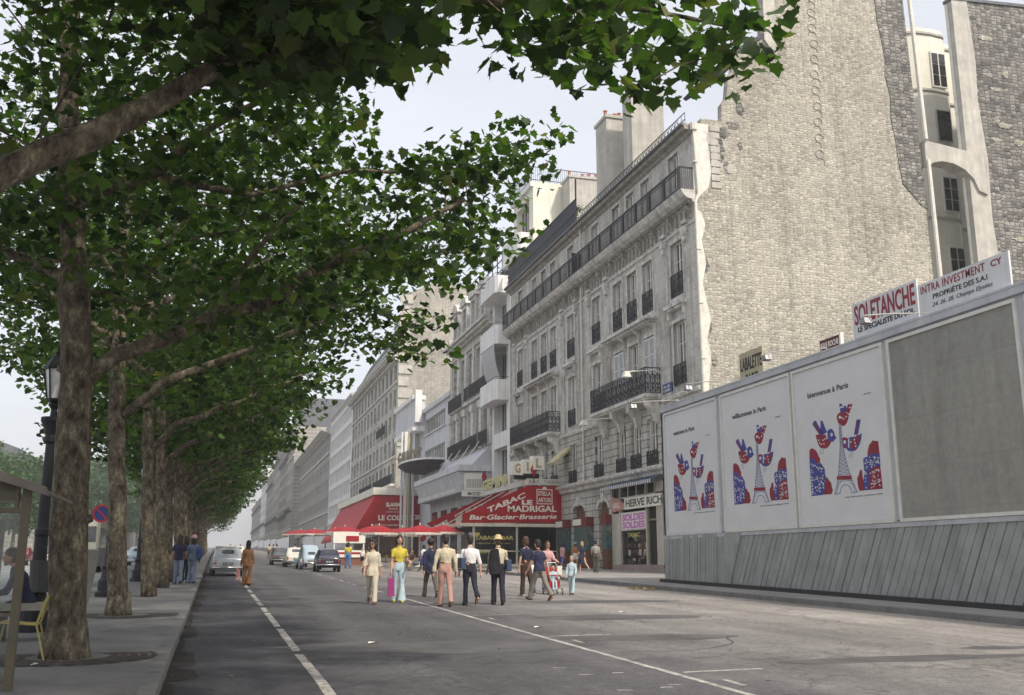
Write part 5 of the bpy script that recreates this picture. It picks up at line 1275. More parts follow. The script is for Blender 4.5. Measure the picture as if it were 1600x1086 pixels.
# glazed front
z_p = gz(69)
c = MB(); c.box(17.45, 20.92, ya+.2, ya+.5, z_p-.2, 1.45); c.box(17.45, 17.75, ya+.5, yf-.5, z_p-.2, 1.5); c.build('low_white_wall', m_cream, CA)
c = MB()
for x in (17.45, 20.62, 23.7): c.box(x, x+.14, ya+.22, ya+.4, 1.0, 4.02)
c.box(17.5, 23.8, ya+.22, ya+.34, 2.3, 2.38); c.build('post', MATS['cream_valance'], CA)
c = MB(); c.box(17.6, 20.62, ya+.3, ya+.32, 1.45, 4.0); gl = c.build('front_glass', m_glass, CA)
text('TABAC   BAR', (17.6, ya+.28, 3.14), UX, N_, m_yel, CA, 2.85, .26, .03)
text('cigarettes  timbres  loto', (17.8, ya+.28, 2.84), UX, N_, m_yel, CA, 2.4, .1, .005)
text('BIERE', (17.95, ya+.28, 2.2), UX, N_, m_yel, CA, .9, .24, .03)
c = MB(); c.box(17.5, 17.95, ya+.26, ya+.285, 3.42, 3.62); c.build('yellow_label', m_yel, CA)
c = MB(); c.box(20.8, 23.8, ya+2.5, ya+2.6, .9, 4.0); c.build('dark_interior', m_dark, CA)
c = MB(); c.box(20.95, 23.8, ya+.28, ya+.42, 1.15, 2.0)
for i in range(6): c.box(20.98+i*.47, 21.38+i*.47, ya+.25, ya+.275, 1.2, 1.9)
c.build('wooden_counter', m_wood, CA)
# lit name boxes over the roof, red lozenges, yellow letters
s = thing('letter_boxes', 'row of white cube signs with gold letters on the cafe roof', 'sign', (21, 69, 7.5))
for i, (x, z, ch) in enumerate(((20.35,7.75,'G'),(21.15,7.85,'I'),(21.75,8.1,'L'))):
    c = MB(); c.box(x, x+.85, 69.3-.3*i, 70.1-.3*i, z, z+1.0); b_ = c.build('letter_box', m_wht, s)
    text(ch, (x+.22, 69.3-.3*i, z+.18), UX, N_, M('gold_letter', (.42,.34,.14), .5, .1, 3), s, .42 if ch != 'I' else .14, .62, .04)
c = MB(); c.box(20.6, 22.5, 69.6, 69.7, 7.45, 7.9); c.build('support', m_iron, s)
for x, y, z, lab in ((21.84, 68.8, 8.12, 'red lozenge tobacco sign in front of the white cube letters'), (23.2, 88.0, 9.2, 'red lozenge tobacco sign beside the slatted white sign box')):
    s = thing('lozenge_sign', lab, 'sign', (x, y, z))
    c = MB(); 
    pts = [(x,z-.56),(x+.24,z),(x,z+.56),(x-.24,z)]
    c.prism(pts, 'Y', y-.06, y+.06); c.build('lozenge', MATS['red_canvas'], s)
    c = MB(); c.box(x-.03,x+.03,y-.02,y+.02,z-.95,z-.5); c.build('bracket', m_iron, s)
s = thing('yellow_letters', 'pale yellow upright letters along the terrace roof edge', 'sign', (21.4, 78, 7.4))
text('GEMINI', (21.4, 81.2, 7.45), U, Nn_, M('pale_yellow_letters', (.55,.52,.27), .6, .1, 3), s, 7.2, .75, .05, depth=.15)
c = MB(); c.prism([(23.9,9.6),(22.7,8.5),(22.8,8.35),(24,9.45)], 'Y', 66.8, 68.6)
tag(c.build('tilted_blind', M('tan_blind', (.5,.44,.28), .8, .15, 3), None, off=(23.4,67.7,9)), 'small tan sunblind propped out over a first floor window', 'blind')
# wall lamp / street lamp arms on the facade
for y, z, lab, l in ((50.6, 11.9, 'white arm lamp above the street name plate', 2.6), (57.5, 10.1, 'white arm lamp below the large iron balcony', 2.6)):
    s = thing('facade_lamp', lab, 'lamp', (24, y, z)); c = MB(); c.tube([(24.0,y,z),(23.2,y,z+.25),(24-l,y+.1,z+.05)], .035, 6); c.build('arm', m_pipe, s)
    c = MB(); c.prism([(24-l-.1,z-.25),(24-l+.35,z-.25),(24-l+.25,z+.02),(24-l,z+.02)], 'Y', y-.15, y+.25); c.build('lamp_head', m_wht, s)
c = MB(); c.box(23.93, 23.98, 49.9, 50.6+.5, 10.85, 11.4); s = c.build('street_name_plate', M('blue_enamel', (.03,.05,.2), .4, .1, 3), None, off=(24,50.5,11)); tag(s, 'blue enamel street name plate on the stone corner', 'sign')
text('AV. DES', (23.93, 51.0, 11.15), U, Nn_, m_wht, s, .85, .15, .01); text('CHAMPS', (23.93, 51.0, 10.93), U, Nn_, m_wht, s, .85, .15, .01)

# ================================================================== the farther red awning
CO = thing('red_cafe_awning', 'tall red cafe awning with pleated slope and small white lettering further up the street', 'awning', (19, 118, gz(118)))
yc = 118.0
c = MB(); c.prism([(15.3,4.7),(24.0,4.95),(24.0,9.35),(17.9,9.35)], 'Y', yc, yc+.05); c.build('awning_side', m_red, CO)
c = MB(); n = 40
for i in range(n):
    a = yc+.05+34*i/n; b_ = a+34/n; o1 = .06*(i % 2); 
    c.add([(17.9-o1,a,9.35),(15.3-o1,a,4.7),(15.3-.06+o1,b_,4.7),(17.9-.06+o1,b_,9.35)], [(0,1,2,3)])
c.box(15.2, 15.3, yc, yc+34, 4.3, 4.72); c.build('awning_slope', M('pleated_red_canvas', (.42,.05,.06), .8, .15, 2), CO)
c = MB(); c.box(17.6, 24, yc-.2, yc+36, 9.4, 10.25); c.build('fascia', m_cream, CO)
c = MB(); c.box(18.2, 24, yc+1, yc+34, 1.9, 2.7); c.box(20, 24, yc+.5, yc+34, 2.0, 4.9); c.build('cafe_front', m_wood, CO)
text('LE COLISÉE', (18.3, yc, 6.45), (1,0,.01), N_, m_wht, CO, 3.95, .56, .03)
text('SLAVIA', (19.15, yc, 8.05), (1,0,.01), N_, m_wht, CO, 1.75, .42, .05)
text('BIERE', (19.5, yc, 7.7), UX, N_, m_wht, CO, 1.1, .17, .01); text('LA BIERE DE LUXE', (19.2, yc, 7.35), UX, N_, m_wht, CO, 1.7, .15, .0)
text('SA BELLE SALLE CLIMATISEE AU SOUS SOL', (17.6, yc, 5.75), (1,0,.01), N_, m_wht, CO, 4.6, .2, .01); text('TERRASSE LA MIEUX ET ENSOLEILLEE', (17.1, yc, 5.2), (1,0,.01), N_, m_wht, CO, 5.1, .22, .01)
text('28', (22.6, yc, 6.6), UX, N_, m_wht, CO, .6, .5, .04)

# ================================================================== umbrellas, tables, kiosk things on the terrace
CO.location = (19*1.034, 118*1.034, 1.97); CO.scale = (1.034,1.034,1.034)
m_umb = M('red_umbrella_cloth', (.30,.012,.02), .8, .3, 1.2)
m_fr = M('umbrella_fringe', (.6,.55,.48), .85, .15, 3)
def umbrella(loc, r, lab, z=2.35):
    t = thing('cafe_umbrella', lab, 'umbrella', (loc[0], loc[1], gz(loc[1])+.13), 'red umbrellas over the cafe tables', local=True)
    c = MB(); n = 8
    ring = [(r*math.cos(2*PI*(k+.5)/n), r*math.sin(2*PI*(k+.5)/n)) for k in range(n)]
    for k in range(n):
        (xa, ya_), (xb, yb_) = ring[k], ring[(k+1) % n]
        m_ = ((xa+xb)/2*.97, (ya_+yb_)/2*.97)
        c.add([(0,0,z+.55),(xa*.5,ya_*.5,z+.36),(xb*.5,yb_*.5,z+.36),(xa,ya_,z+.02),(m_[0],m_[1],z+.0),(xb,yb_,z+.02)], [(0,1,2),(1,3,4),(1,4,2),(2,4,5)])
    c.build('canopy', m_umb, t)
    c = MB()
    for k in range(n):
        (xa, ya_), (xb, yb_) = ring[k], ring[(k+1) % n]
        for j in range(4):
            f0, f1 = j/4, (j+1)/4; p0 = (xa+(xb-xa)*f0, ya_+(yb_-ya_)*f0); p1 = (xa+(xb-xa)*f1, ya_+(yb_-ya_)*f1); pm = ((p0[0]+p1[0])/2, (p0[1]+p1[1])/2)
            c.add([(*p0,z+.02),(*p1,z+.02),(*p1,z-.1),(*pm,z-.17),(*p0,z-.1)], [(0,1,2,3,4)])
    c.build('fringe', m_fr, t)
    c = MB(); c.tube([(0,0,0),(0,0,z+.6)], .03, 6); c.lathe((0,0,0), [(.28,0),(.28,.06),(.05,.1)], 12); c.ellipsoid((0,0,z+.63),(.05,.05,.07),8,6); c.build('pole', m_wht, t)
    return t
ulist = [((13.5,68.5),1.5,'red umbrella right behind the man in navy jacket'),((11.4,73),1.5,'red umbrella behind the woman in yellow, its near edge pale'),((15.6,70.5),1.5,'red umbrella touching the left edge of the red lettered awning'),
 ((13.8,77),1.5,'red umbrella in the second row behind the woman in yellow'),((16.6,78),1.5,'red umbrella in the second row left of the big awning'),((12.2,82),1.5,'red umbrella at the left corner of the nearer terrace'),
 ((12.0,98),2.0,'faded pink red umbrella standing above the parked cars'),((10.4,112),2.4,'long low red umbrella over the pale parked cars'),((9.6,120),2.4,'leftmost red umbrella, behind the parked cars'),((12.2,108),2.2,'red umbrella between the parked cars and the tall awning')]
for l, r, lab in ulist: umbrella(l, r, lab, (2.35 if l[1] < 90 else 2.6)+random.uniform(-.12,.14))
def cafe_table(loc, lab):
    t = thing('cafe_table', lab, 'table', (loc[0], loc[1], gz(loc[1])+(.13 if loc[0]>15.8 else 0)), 'small round cafe tables', local=True)
    c = MB(); c.lathe((0,0,.72), [(.001,0),(.33,0),(.33,.03),(.001,.03)], 14); c.build('table_top', m_wht, t)
    c = MB(); c.tube([(0,0,0),(0,0,.72)], .03, 6); c.lathe((0,0,0),[(.25,0),(.22,.04),(.04,.07)],10); c.build('stand', m_iron, t)
def cafe_chair(loc, rz, lab, mat):
    t = thing('cafe_chair', lab, 'chair', (loc[0], loc[1], gz(loc[1])+(.13 if loc[0]>15.8 else 0)), 'cafe terrace chairs', local=True, rz=rz)
    c = MB(); c.box(-.21,.21,-.2,.22,.43,.47); c.build('seat', mat, t)
    c = MB(); c.prism([(-.2,.55),(.2,.55),(.2,.86),(.12,.9),(-.12,.9),(-.2,.86)],'Y',-.24,-.21); c.build('backrest', mat, t)
    for x in (-.19,.19):
        for y in (-.2,.2):
            c = MB(); c.tube([(x,y,0),(x,y,.45 if y > 0 else .6)], .012, 5); c.build('leg', m_iron, t)
m_wick = M('woven_cane', (.30,.22,.12), .8, .25, 12); m_blkseat = M('dark_chair_seat', (.05,.045,.04), .7, .25, 6)
for i, (x, y) in enumerate(((12.6,63.5),(14.2,64.6),(15.6,63.6),(11.8,66.8),(14.6,67.2))):
    pos = ('leftmost','second from the left','rightmost','behind the leftmost','under the umbrella nearest the red awning')[i]
    cafe_table((x,y), 'small white topped cafe table, %s of the terrace group' % pos)
    for j, (dx, dy, rz) in enumerate(((-.65,0,-PI/2),(.65,.1,PI/2),(0,-.62,0))):
        cafe_chair((x+dx,y+dy), rz+.2*(i-2), 'cane chair, %s side of the %s cafe table' % (('left','right','near')[j], pos), m_wick if (i+j) % 2 else m_blkseat)
t = thing('kiosk', 'low white kiosk counter with small red and white pictures behind the woman in beige', 'kiosk', (10, 80, gz(80)))
c = MB(); c.box(9.0, 11.3, 80, 81.2, 1.3, 1.95); c.build('base', M('brown_panel', (.2,.09,.06), .7, .2, 3), t)
c = MB(); c.box(8.9, 11.4, 79.9, 81.3, 1.95, 2.5); c.box(8.9,11.4,79.9,81.3,3.05,3.9); c.build('counter', m_wht, t)
c = MB(); c.box(9.9,10.9,79.85,79.895,3.2,3.6); c.box(9.1,11.2,79.88,79.898,2.2,2.35); c.build('red_panel', m_umb, t)
c = MB(); 
for x in (8.95, 11.25): c.box(x,x+.1,79.95,80.05,2.5,3.05)
c.build('post', m_frame, t)
# litter and leaves
m_lf = M('dead_leaf', (.25,.17,.07), .9, .4, 9)
rl = random.Random(8)
pile = MB()
for _ in range(130):
    x = 14.85+rl.gauss(0,.28); y = 34.1+rl.gauss(0,.5); z = gz(y)+.01+rl.random()*.07; a = rl.uniform(0,6.3); s_ = rl.uniform(.04,.09)
    pile.add([(x+s_*math.cos(a),y+s_*math.sin(a),z),(x-s_*math.sin(a)*.7,y+s_*math.cos(a)*.7,z+.03*rl.random()),(x-s_*math.cos(a),y-s_*math.sin(a),z+.02),(x+s_*math.sin(a)*.7,y-s_*math.cos(a)*.7,z)], [(0,1,2,3)])
tag(pile.build('leaf_litter', m_lf), 'little heap of dry brown leaves by the right kerb', None, None, 'stuff')
lit = MB()
for _ in range(150):
    y = rl.uniform(5,48); x = rl.choice((-.2+rl.random()*.5, rl.uniform(-3.6,6), rl.uniform(-.4,.3), rl.uniform(6,15.2))); x = max(x, -3.8); z = gz(y)+(.135 if x < -.62 else .006); a = rl.uniform(0,6.3); s_ = rl.uniform(.02,.05)
    lit.add([(x+s_*math.cos(a),y+s_*math.sin(a),z),(x-s_*math.sin(a)*.6,y+s_*math.cos(a)*.6,z+.012),(x-s_*math.cos(a),y-s_*math.sin(a),z+.004),(x+s_*math.sin(a)*.6,y-s_*math.cos(a)*.6,z+.008)], [(0,1,2,3)])
tag(lit.build('fallen_leaves', m_lf), 'scattered dry plane leaves on road and kerb', None, None, 'stuff')
for x, y, lab in ((5.9,18.6,'scrap of white paper lying beyond the parking tick'),(9.2,22.4,'white paper scrap in the middle of the road'),(2.4,16.2,'tiny pale paper scrap near the broken lane line'),(-1.95,13.0,'folded white paper on the pavement beside the yellow chair')):
    c = MB(); z = gz(y)+(.14 if x < -1 else .008); c.add([(x,y,z),(x+.16,y+.02,z+.02),(x+.18,y+.11,z+.005),(x+.03,y+.1,z+.02)], [(0,1,2,3)])
    tag(c.build('paper_scrap', m_wht, None, off=(x,y,z)), lab, 'litter')
# ================================================================== people
SK = {'light': M('skin_light', (.52,.30,.21), .55, .1, 8), 'tan': M('skin_tan', (.38,.21,.14), .55, .1, 8)}
m_eye = M('eye_dark', (.03,.02,.02), .3, .05, 9); m_lip = M('lips', (.35,.10,.09), .5, .05, 9)
HAIRC = {'dark': M('hair_dark', (.022,.015,.012), .55, .4, 30), 'brown': M('hair_brown', (.07,.035,.018), .55, .4, 30), 'blond': M('hair_blond', (.36,.25,.12), .6, .3, 30)}
def cloth(name, col, var=.12, sc_=14, rough=.85): return M(name, col, rough, var, sc_, .25, 40)
def patterned(name, c1, c2, scale=40, thr=.5):
    if name in MATS: return MATS[name]
    m = bpy.data.materials.new(name); m.use_nodes = True; nt = m.node_tree; L = nt.links; b = nt.nodes['Principled BSDF']; b.inputs['Roughness'].default_value = .85
    tc = new(nt, 'ShaderNodeTexCoord'); v = new(nt, 'ShaderNodeTexVoronoi', Scale=scale); L.new(tc.outputs['Object'], v.inputs['Vector'])
    mr = new(nt, 'ShaderNodeMapRange'); mr.inputs[1].default_value = thr-.08; mr.inputs[2].default_value = thr+.08; L.new(v.outputs['Distance'], mr.inputs[0])
    mx = new(nt, 'ShaderNodeMix', data_type='RGBA'); mx.inputs[6].default_value = (*c1,1); mx.inputs[7].default_value = (*c2,1); L.new(mr.outputs[0], mx.inputs[0]); L.new(mx.outputs[2], b.inputs['Base Color'])
    MATS[name] = m; return m
def skin_mesh(mb, name, mat, voxel, folds=0.0, it=3, fs=7.0):
    """fuse overlapping tapered volumes into one continuous surface"""
    me = bpy.data.meshes.new(name); me.from_pydata(mb.v, [], mb.f)
    bm = bmesh.new(); bm.from_mesh(me); bmesh.ops.recalc_face_normals(bm, faces=bm.faces); bm.to_mesh(me); bm.free()
    ob = bpy.data.objects.new(name, me); COL.objects.link(ob)
    r = ob.modifiers.new('r', 'REMESH'); r.mode = 'VOXEL'; r.voxel_size = voxel
    s = ob.modifiers.new('s', 'SMOOTH'); s.factor = .5; s.iterations = it
    m2 = evaluated_mesh(ob); ob.modifiers.clear(); ob.data = m2; m2.name = name
    bpy.data.meshes.remove(me)
    if folds:
        n = len(m2.vertices); no = [v.normal.copy() for v in m2.vertices]
        for v, nn in zip(m2.vertices, no):
            q = v.co; f = noise.noise(Vector((q.x*fs, q.y*fs, q.z*fs*.6+q.x*fs*.8)))
            v.co = q + nn*f*folds
    m2.materials.clear(); m2.materials.append(mat)
    m2.polygons.foreach_set('use_smooth', [True]*len(m2.polygons)); m2.update()
    OFF[ob.name] = (0,0,0)
    return ob
def ering(c, rx, ry, n=16, p=2.4):
    out = []
    for k in range(n):
        a = 2*PI*k/n; ca, sa = math.cos(a), math.sin(a)
        out.append((c[0]+rx*math.copysign(abs(ca)**(2/p), ca), c[1]+ry*math.copysign(abs(sa)**(2/p), sa), c[2]))
    return out
def person(label, x, y, heading, h=1.72, fem=False, skin='light', top=None, bottom=None, hair=('short','dark'), shoes=(.05,.035,.03), legs=((14,4),(-16,14)), arms=((8,6,10),(-10,6,12)), z=None, face=True, group=None, lean=0, voxel=.0105, sit=False, hat=None, glasses=False, build_=1.0, headturn=0, bald=None, cat='person'):
    s = h/1.75
    D = math.radians
    # legs from hip 0
    def leg(a, k):
        a, k = D(a), D(k); kn = Vector((0, math.sin(a)*.43, -math.cos(a)*.43)); b = a-k
        an = kn + Vector((0, math.sin(b)*.415, -math.cos(b)*.415)); return kn, an, b
    LL = [leg(*legs[0]), leg(*legs[1])]
    low = min(l[1].z - (.085 if abs(l[2]) < .5 else .085+.05*abs(math.sin(l[2]))) for l in LL)
    hz_ = -low if not sit else (z if isinstance(sit, bool) else sit)
    pel = Vector((0, 0, hz_))
    def T(v): return tuple(Vector(v)*s)
    ln = D(lean)
    def up(dx, dy, dz):   # point in torso space above the hip line
        return pel + Vector((dx, dy*math.cos(ln)+dz*math.sin(ln), dz*math.cos(ln)-dy*math.sin(ln)))
    sw = (.155 if fem else .178)*build_
    B = MB()
    prof = [(-.09,.14,.095),(0,.16,.108),(.08,.15,.10),(.19,.122 if fem else .138,.085),(.30,.14 if fem else .155,.10),(.38,.145 if fem else .165,.105),(.44,.135 if fem else .155,.09),(.495,.095,.07),(.54,.05,.05)]
    B.loft([[T(up(px,py,dz)) for px,py,_ in ering((0,0,0), rx*build_, ry*build_)] for dz, rx, ry in prof])
    B.tube([T(up(0,-.005,.52)), T(up(0,.012,.66))], [.056*s,.05*s], 12)
    hc = up(0,.022,.708)
    ht = D(headturn); hv = lambda dx, dy, dz: T(hc + Vector((dx*math.cos(ht)-dy*math.sin(ht), dx*math.sin(ht)+dy*math.cos(ht), dz)))
    def hell(mb, dx, dy, dz, r, n=12, m=8):
        o = MB(); o.ellipsoid((0,0,0), r, n, m); mb.add([hv(dx+a, dy+b, dz+c_) for a, b, c_ in o.v], o.f)
    hell(B, 0,0,.01,(.081,.099,.113)); hell(B, 0,.030,-.05,(.056,.066,.064)); hell(B, 0,.103,-.012,(.013,.02,.026)); hell(B, 0,.09,-.05,(.022,.012,.014))
    for sg in (-1, 1): hell(B, sg*.078, -.002, -.008, (.012,.02,.032))
    anks = []
    for sg, (kn, an, b) in zip((-1, 1), LL):
        hp = pel+Vector((sg*.088, 0, -.0)); k_ = pel+kn+Vector((sg*.092,0,0)); a_ = pel+an+Vector((sg*.085,0,0))
        B.tube([T(hp), T(hp.lerp(k_, .5)), T(k_), T(k_.lerp(a_, .35)), T(a_)], [.088*s,.075*s,.052*s,.052*s,.036*s], 10, dome=True)
        anks.append((a_, b))
        ft = Vector((sg*.03, math.cos(b*.8), math.sin(min(0, b)*.9))).normalized() if b < -.3 else Vector((sg*.1, 1, -.05 if b<.2 else .25)).normalized()
        B.tube([T(a_+Vector((0,-.03,-.04))), T(a_+ft*.09+Vector((0,0,-.055))), T(a_+ft*.17+Vector((0,0,-.062)))], [.034*s,.034*s,.024*s], 8, dome=True)
    hands = []
    arm_pts = []
    for sg, (p, ab, e) in zip((-1, 1), arms):
        p, ab, e = D(p), D(ab), D(e)
        sh = up(sg*sw, 0, .43); d1 = Vector((sg*math.sin(ab), math.sin(p)*math.cos(ab), -math.cos(p)*math.cos(ab)))
        el = sh+d1*.285; q = p+e; d2 = Vector((sg*math.sin(ab)*.5, math.sin(q), -math.cos(q))).normalized(); wr = el+d2*.25
        B.tube([T(up(sg*sw*.72,0,.445)), T(sh), T(sh.lerp(el,.5)), T(el), T(el.lerp(wr,.4)), T(wr)], [.05*s,.054*s,.045*s,.036*s,.037*s,.026*s], 10, dome=True)
        hd = d2; side = Vector((0,1,0)) - hd*hd.y; side = side.normalized() if side.length > .2 else Vector((1,0,0)); nrm = hd.cross(side).normalized()
        pm = wr+hd*.045
        B.tube([T(wr), T(pm), T(wr+hd*.085)], [.024*s,.036*s,.034*s], 8, ell=.55, dome=True)
        for i, (off, ln_) in enumerate(((.027,.07),(.010,.08),(-.009,.074),(-.026,.058))):
            b0 = wr+hd*.082+side*off; b1 = b0+hd*ln_*.5+nrm*(-sg)*.008; b2 = b1+(hd*.8+nrm*(-sg)*.5).normalized()*ln_*.5
            B.tube([T(b0), T(b1), T(b2)], [.0095*s,.009*s,.0075*s], 6, dome=True)
        t0 = wr+hd*.03+side*.03; B.tube([T(t0), T(t0+hd*.03+side*.018), T(t0+hd*.058+side*.02)], [.011*s,.0105*s,.008*s], 6, dome=True)
        hands.append(wr+hd*.11); arm_pts.append((sh, el, wr))
    body = skin_mesh(B, 'person', SK[skin], voxel)
    body['label'] = label; body['category'] = cat
    if group: body['group'] = group
    def child(o, name):
        o.name = name; o.parent = body; return o
    # trousers / skirt / shorts
    kind = bottom[0]; bm_ = bottom[1]
    C = MB(); e_ = .014
    tp = [(-.10,.15,.105),(-.04,.168,.118),(.03,.165,.114),(.10,.152,.102),(.16,.14 if not fem else .128,.094)]
    if kind == 'skirt':
        ln_ = bottom[2] if len(bottom) > 2 else .45
        C.loft([[T(up(px,py,dz)) for px,py,_ in ering((0,0,0), rx, ry)] for dz, rx, ry in ((.16,.132,.096),(.06,.165,.115),(-.05,.178,.128),(-ln_*.6,.195,.15),(-ln_,.215,.17))])
        fo = .012
    else:
        C.loft([[T(up(px,py,dz)) for px,py,_ in ering((0,0,0), rx*build_, ry*build_)] for dz, rx, ry in tp])
        for sg, (kn, an, b) in zip((-1, 1), LL):
            hp = pel+Vector((sg*.085, 0, -.01)); k_ = pel+kn+Vector((sg*.092,0,0)); a_ = pel+an+Vector((sg*.085,0,0)); dn = (a_-k_).normalized()
            if kind == 'shorts': C.tube([T(hp), T(hp.lerp(k_,.4)), T(hp.lerp(k_,.62))], [.102*s,.096*s,.1*s], 12)
            else:
                fl = {'trousers': (.066,.062,.066), 'flare': (.064,.085,.118), 'straight': (.074,.07,.074)}[kind]
                C.tube([T(hp), T(hp.lerp(k_,.45)), T(k_), T(k_.lerp(a_,.5)), T(a_+dn*(.03 if kind != 'flare' else .05))], [.103*s,.09*s,fl[0]*s,fl[1]*s,fl[2]*s], 12)
        fo = .007
    child(skin_mesh(C, 'trousers', bm_, voxel*1.25, fo*1.6, 2, 8), {'skirt':'skirt','shorts':'shorts'}.get(kind, 'trousers'))
    if kind not in ('skirt',) and not (top and top.get('over')):
        b_ = MB(); b_.loft([[T(up(px,py,dz)) for px,py,_ in ering((0,0,0), (.145 if not fem else .133)*build_, .1*build_)] for dz in (.135,.165)]); b_.build('belt', M('brown_belt', (.07,.04,.025), .6, .1, 5), body, smooth=True)
    # shirt
    t = top; C = MB(); over = t.get('over', False); wmul = t.get('loose', 1.0)
    wa = .135 if fem else .15
    rings = []
    if over: rings += [(-.10 if over is True else -over, .185*wmul,.132*wmul), (0,.18*wmul,.128*wmul)]
    rings += [(.12,wa*1.02*wmul,.105*wmul),(.2,(wa+.0)*wmul,.104*wmul),(.3,(.158 if fem else .175)*wmul,.122 if fem else .118),(.38,(.158 if fem else .18)*wmul,.124 if fem else .118),(.435,(.15 if fem else .17),.105),(.49,.11,.085),(.53,.068,.064)]
    C.loft([[T(up(px,py,dz)) for px,py,_ in ering((0,0,0), rx*build_, ry*build_)] for dz, rx, ry in rings])
    sl = t.get('sleeve', 'short')
    for sg, (sh, el, wr) in zip((-1, 1), arm_pts):
        f = {'short': .62, 'long': 1.95, 'rolled': 1.25, 'none': .0}[sl]
        P0 = [T(up(sg*sw*.68,0,.44)), T(sh)]
        R0 = [.066*s,.07*s]
        if f <= 0: C.tube(P0, [.06*s,.055*s], 10, dome=True)
        elif f <= 1: C.tube(P0+[T(sh.lerp(el, f))], R0+[.064*s], 12)
        else:
            g_ = f-1; C.tube(P0+[T(sh.lerp(el,.5)), T(el), T(el.lerp(wr, g_*.5)), T(el.lerp(wr, g_))], R0+[.06*s,.054*s,.05*s,.044*s], 12)
    sh_o = child(skin_mesh(C, 'shirt', t['mat'], voxel*1.2, .024, 2, 8), t.get('name', 'shirt'))
    if t.get('collar', True):
        k = MB(); k.tube([T(up(.062*math.cos(a), .0+.06*math.sin(a), .548-.012*math.sin(a))) for a in [2*PI*i/14 for i in range(15)]], .014*s, 6); k.build('collar', t['mat'], sh_o, smooth=True)
    # shoes
    for (a_, b), sg in zip(anks, (-1, 1)):
        S = MB(); ft = Vector((sg*.03, math.cos(b*.8), math.sin(min(0, b)*.9))).normalized() if b < -.3 else Vector((sg*.1, 1, -.0 if b<.2 else .3)).normalized()
        dn = Vector((0, -ft.z, -1)).normalized()*1.0
        S.tube([T(a_-ft*.045+dn*.05), T(a_+ft*.02+dn*.045), T(a_+ft*.1+dn*.06), T(a_+ft*.185+dn*.066)], [.044*s,.047*s,.043*s,.028*s], 10, ell=1.0, dome=True)
        o = skin_mesh(S, 'shoe', M('shoe_%d%d%d' % tuple(int(c*99) for c in shoes), shoes, .4, .1, 5), voxel*1.2, 0, 2); child(o, 'shoe')
    # hair
    st, hc_ = hair
    Hh = MB()
    if st != 'none':
        if st == 'afro': hell(Hh, 0,-.03,.05,(.12,.118,.115))
        else:
            hell(Hh, 0,-.014,.044,(.093,.103,.104)); hell(Hh, 0,-.05,-.02,(.082,.066,.09))
        if st in ('bob','long','curly'):
            for sg in (-1,1): hell(Hh, sg*.074,-.022,-.04,(.032,.058,.095)); 
            hell(Hh, 0,-.065,-.075,(.085,.05,.1))
        if st == 'curly':
            for i in range(14): a = PI*i/13; hell(Hh, .088*math.cos(a), -.02-.03*math.sin(a), .05+.06*math.sin(a)-.05, (.034,.036,.04))
        if st == 'long': hell(Hh, 0,-.078,-.16,(.098,.04,.16)); hell(Hh, 0,-.08,-.06,(.09,.05,.12))
        if st == 'mid': hell(Hh, 0,-.06,-.08,(.08,.05,.06)); [hell(Hh, sg*.072,-.02,-.03,(.025,.05,.06)) for sg in (-1,1)]
        child(skin_mesh(Hh, 'hair', HAIRC[hc_], .011*s, .006, 2, 26), 'hair')
    if face:
        E_ = MB(); [hell(E_, sg*.03,.093,.008,(.011,.008,.006),8,6) for sg in (-1,1)]; [hell(E_, sg*.031,.092,.032,(.018,.008,.004),8,6) for sg in (-1,1)]
        E_.build('eyes', m_eye, body, smooth=True)
        E_ = MB(); hell(E_, 0,.1015,-.052,(.02,.008,.0065),8,6); E_.build('mouth', m_lip, body, smooth=True)
    if glasses:
        E_ = MB(); [hell(E_, sg*.034,.102,.01,(.026,.009,.019),10,6) for sg in (-1,1)]
        for sg in (-1,1): E_.bar(hv(sg*.058,.088,.016), hv(sg*.08,0,.014), .006)
        E_.bar(hv(-.012,.102,.018), hv(.012,.102,.018), .006); E_.build('sunglasses', m_blk, body, smooth=True)
    if hat:
        hn, hm_ = hat
        E_ = MB(); o = MB()
        if hn == 'straw': o.lathe((0,0,0), [(.001,.175),(.055,.17),(.085,.135),(.1,.07),(.14,.045),(.145,.05),(.1,.058)], 18, caps=False)
        elif hn == 'bucket': o.lathe((0,0,0), [(.001,.17),(.08,.165),(.1,.07),(.13,.015),(.132,.02),(.1,.06)], 16, caps=False)
        else: o.lathe((0,0,0), [(.001,.165),(.07,.15),(.102,.08),(.108,.02)], 16, caps=False); 
        E_.add([hv(a, b-.015, c_+.0) for a, b, c_ in o.v], o.f); E_.build('hat', hm_, body, smooth=True)
    zz = gz(y)+(.13 if (x > 15.8 or x < -.62) else 0) if (z is None or sit) else z
    if sit and not isinstance(sit, bool): zz = z if z is not None else zz
    body.location = (x, y, zz); body.rotation_euler = (0, 0, D(heading))
    body['_s'] = s
    info = dict(s=s, hands=[Vector(T(q)) for q in hands], sh=[Vector(T(a[0])) for a in arm_pts], up=lambda a, b, c_: Vector(T(up(a,b,c_))), body=body)
    return info
def carried(info, name, label, cat, group=None):
    o = bpy.data.objects.new(name, None); COL.objects.link(o); OFF[o.name] = (0,0,0); o.location = info['body'].location; o.rotation_euler = info['body'].rotation_euler
    tag(o, label, cat, group); return o
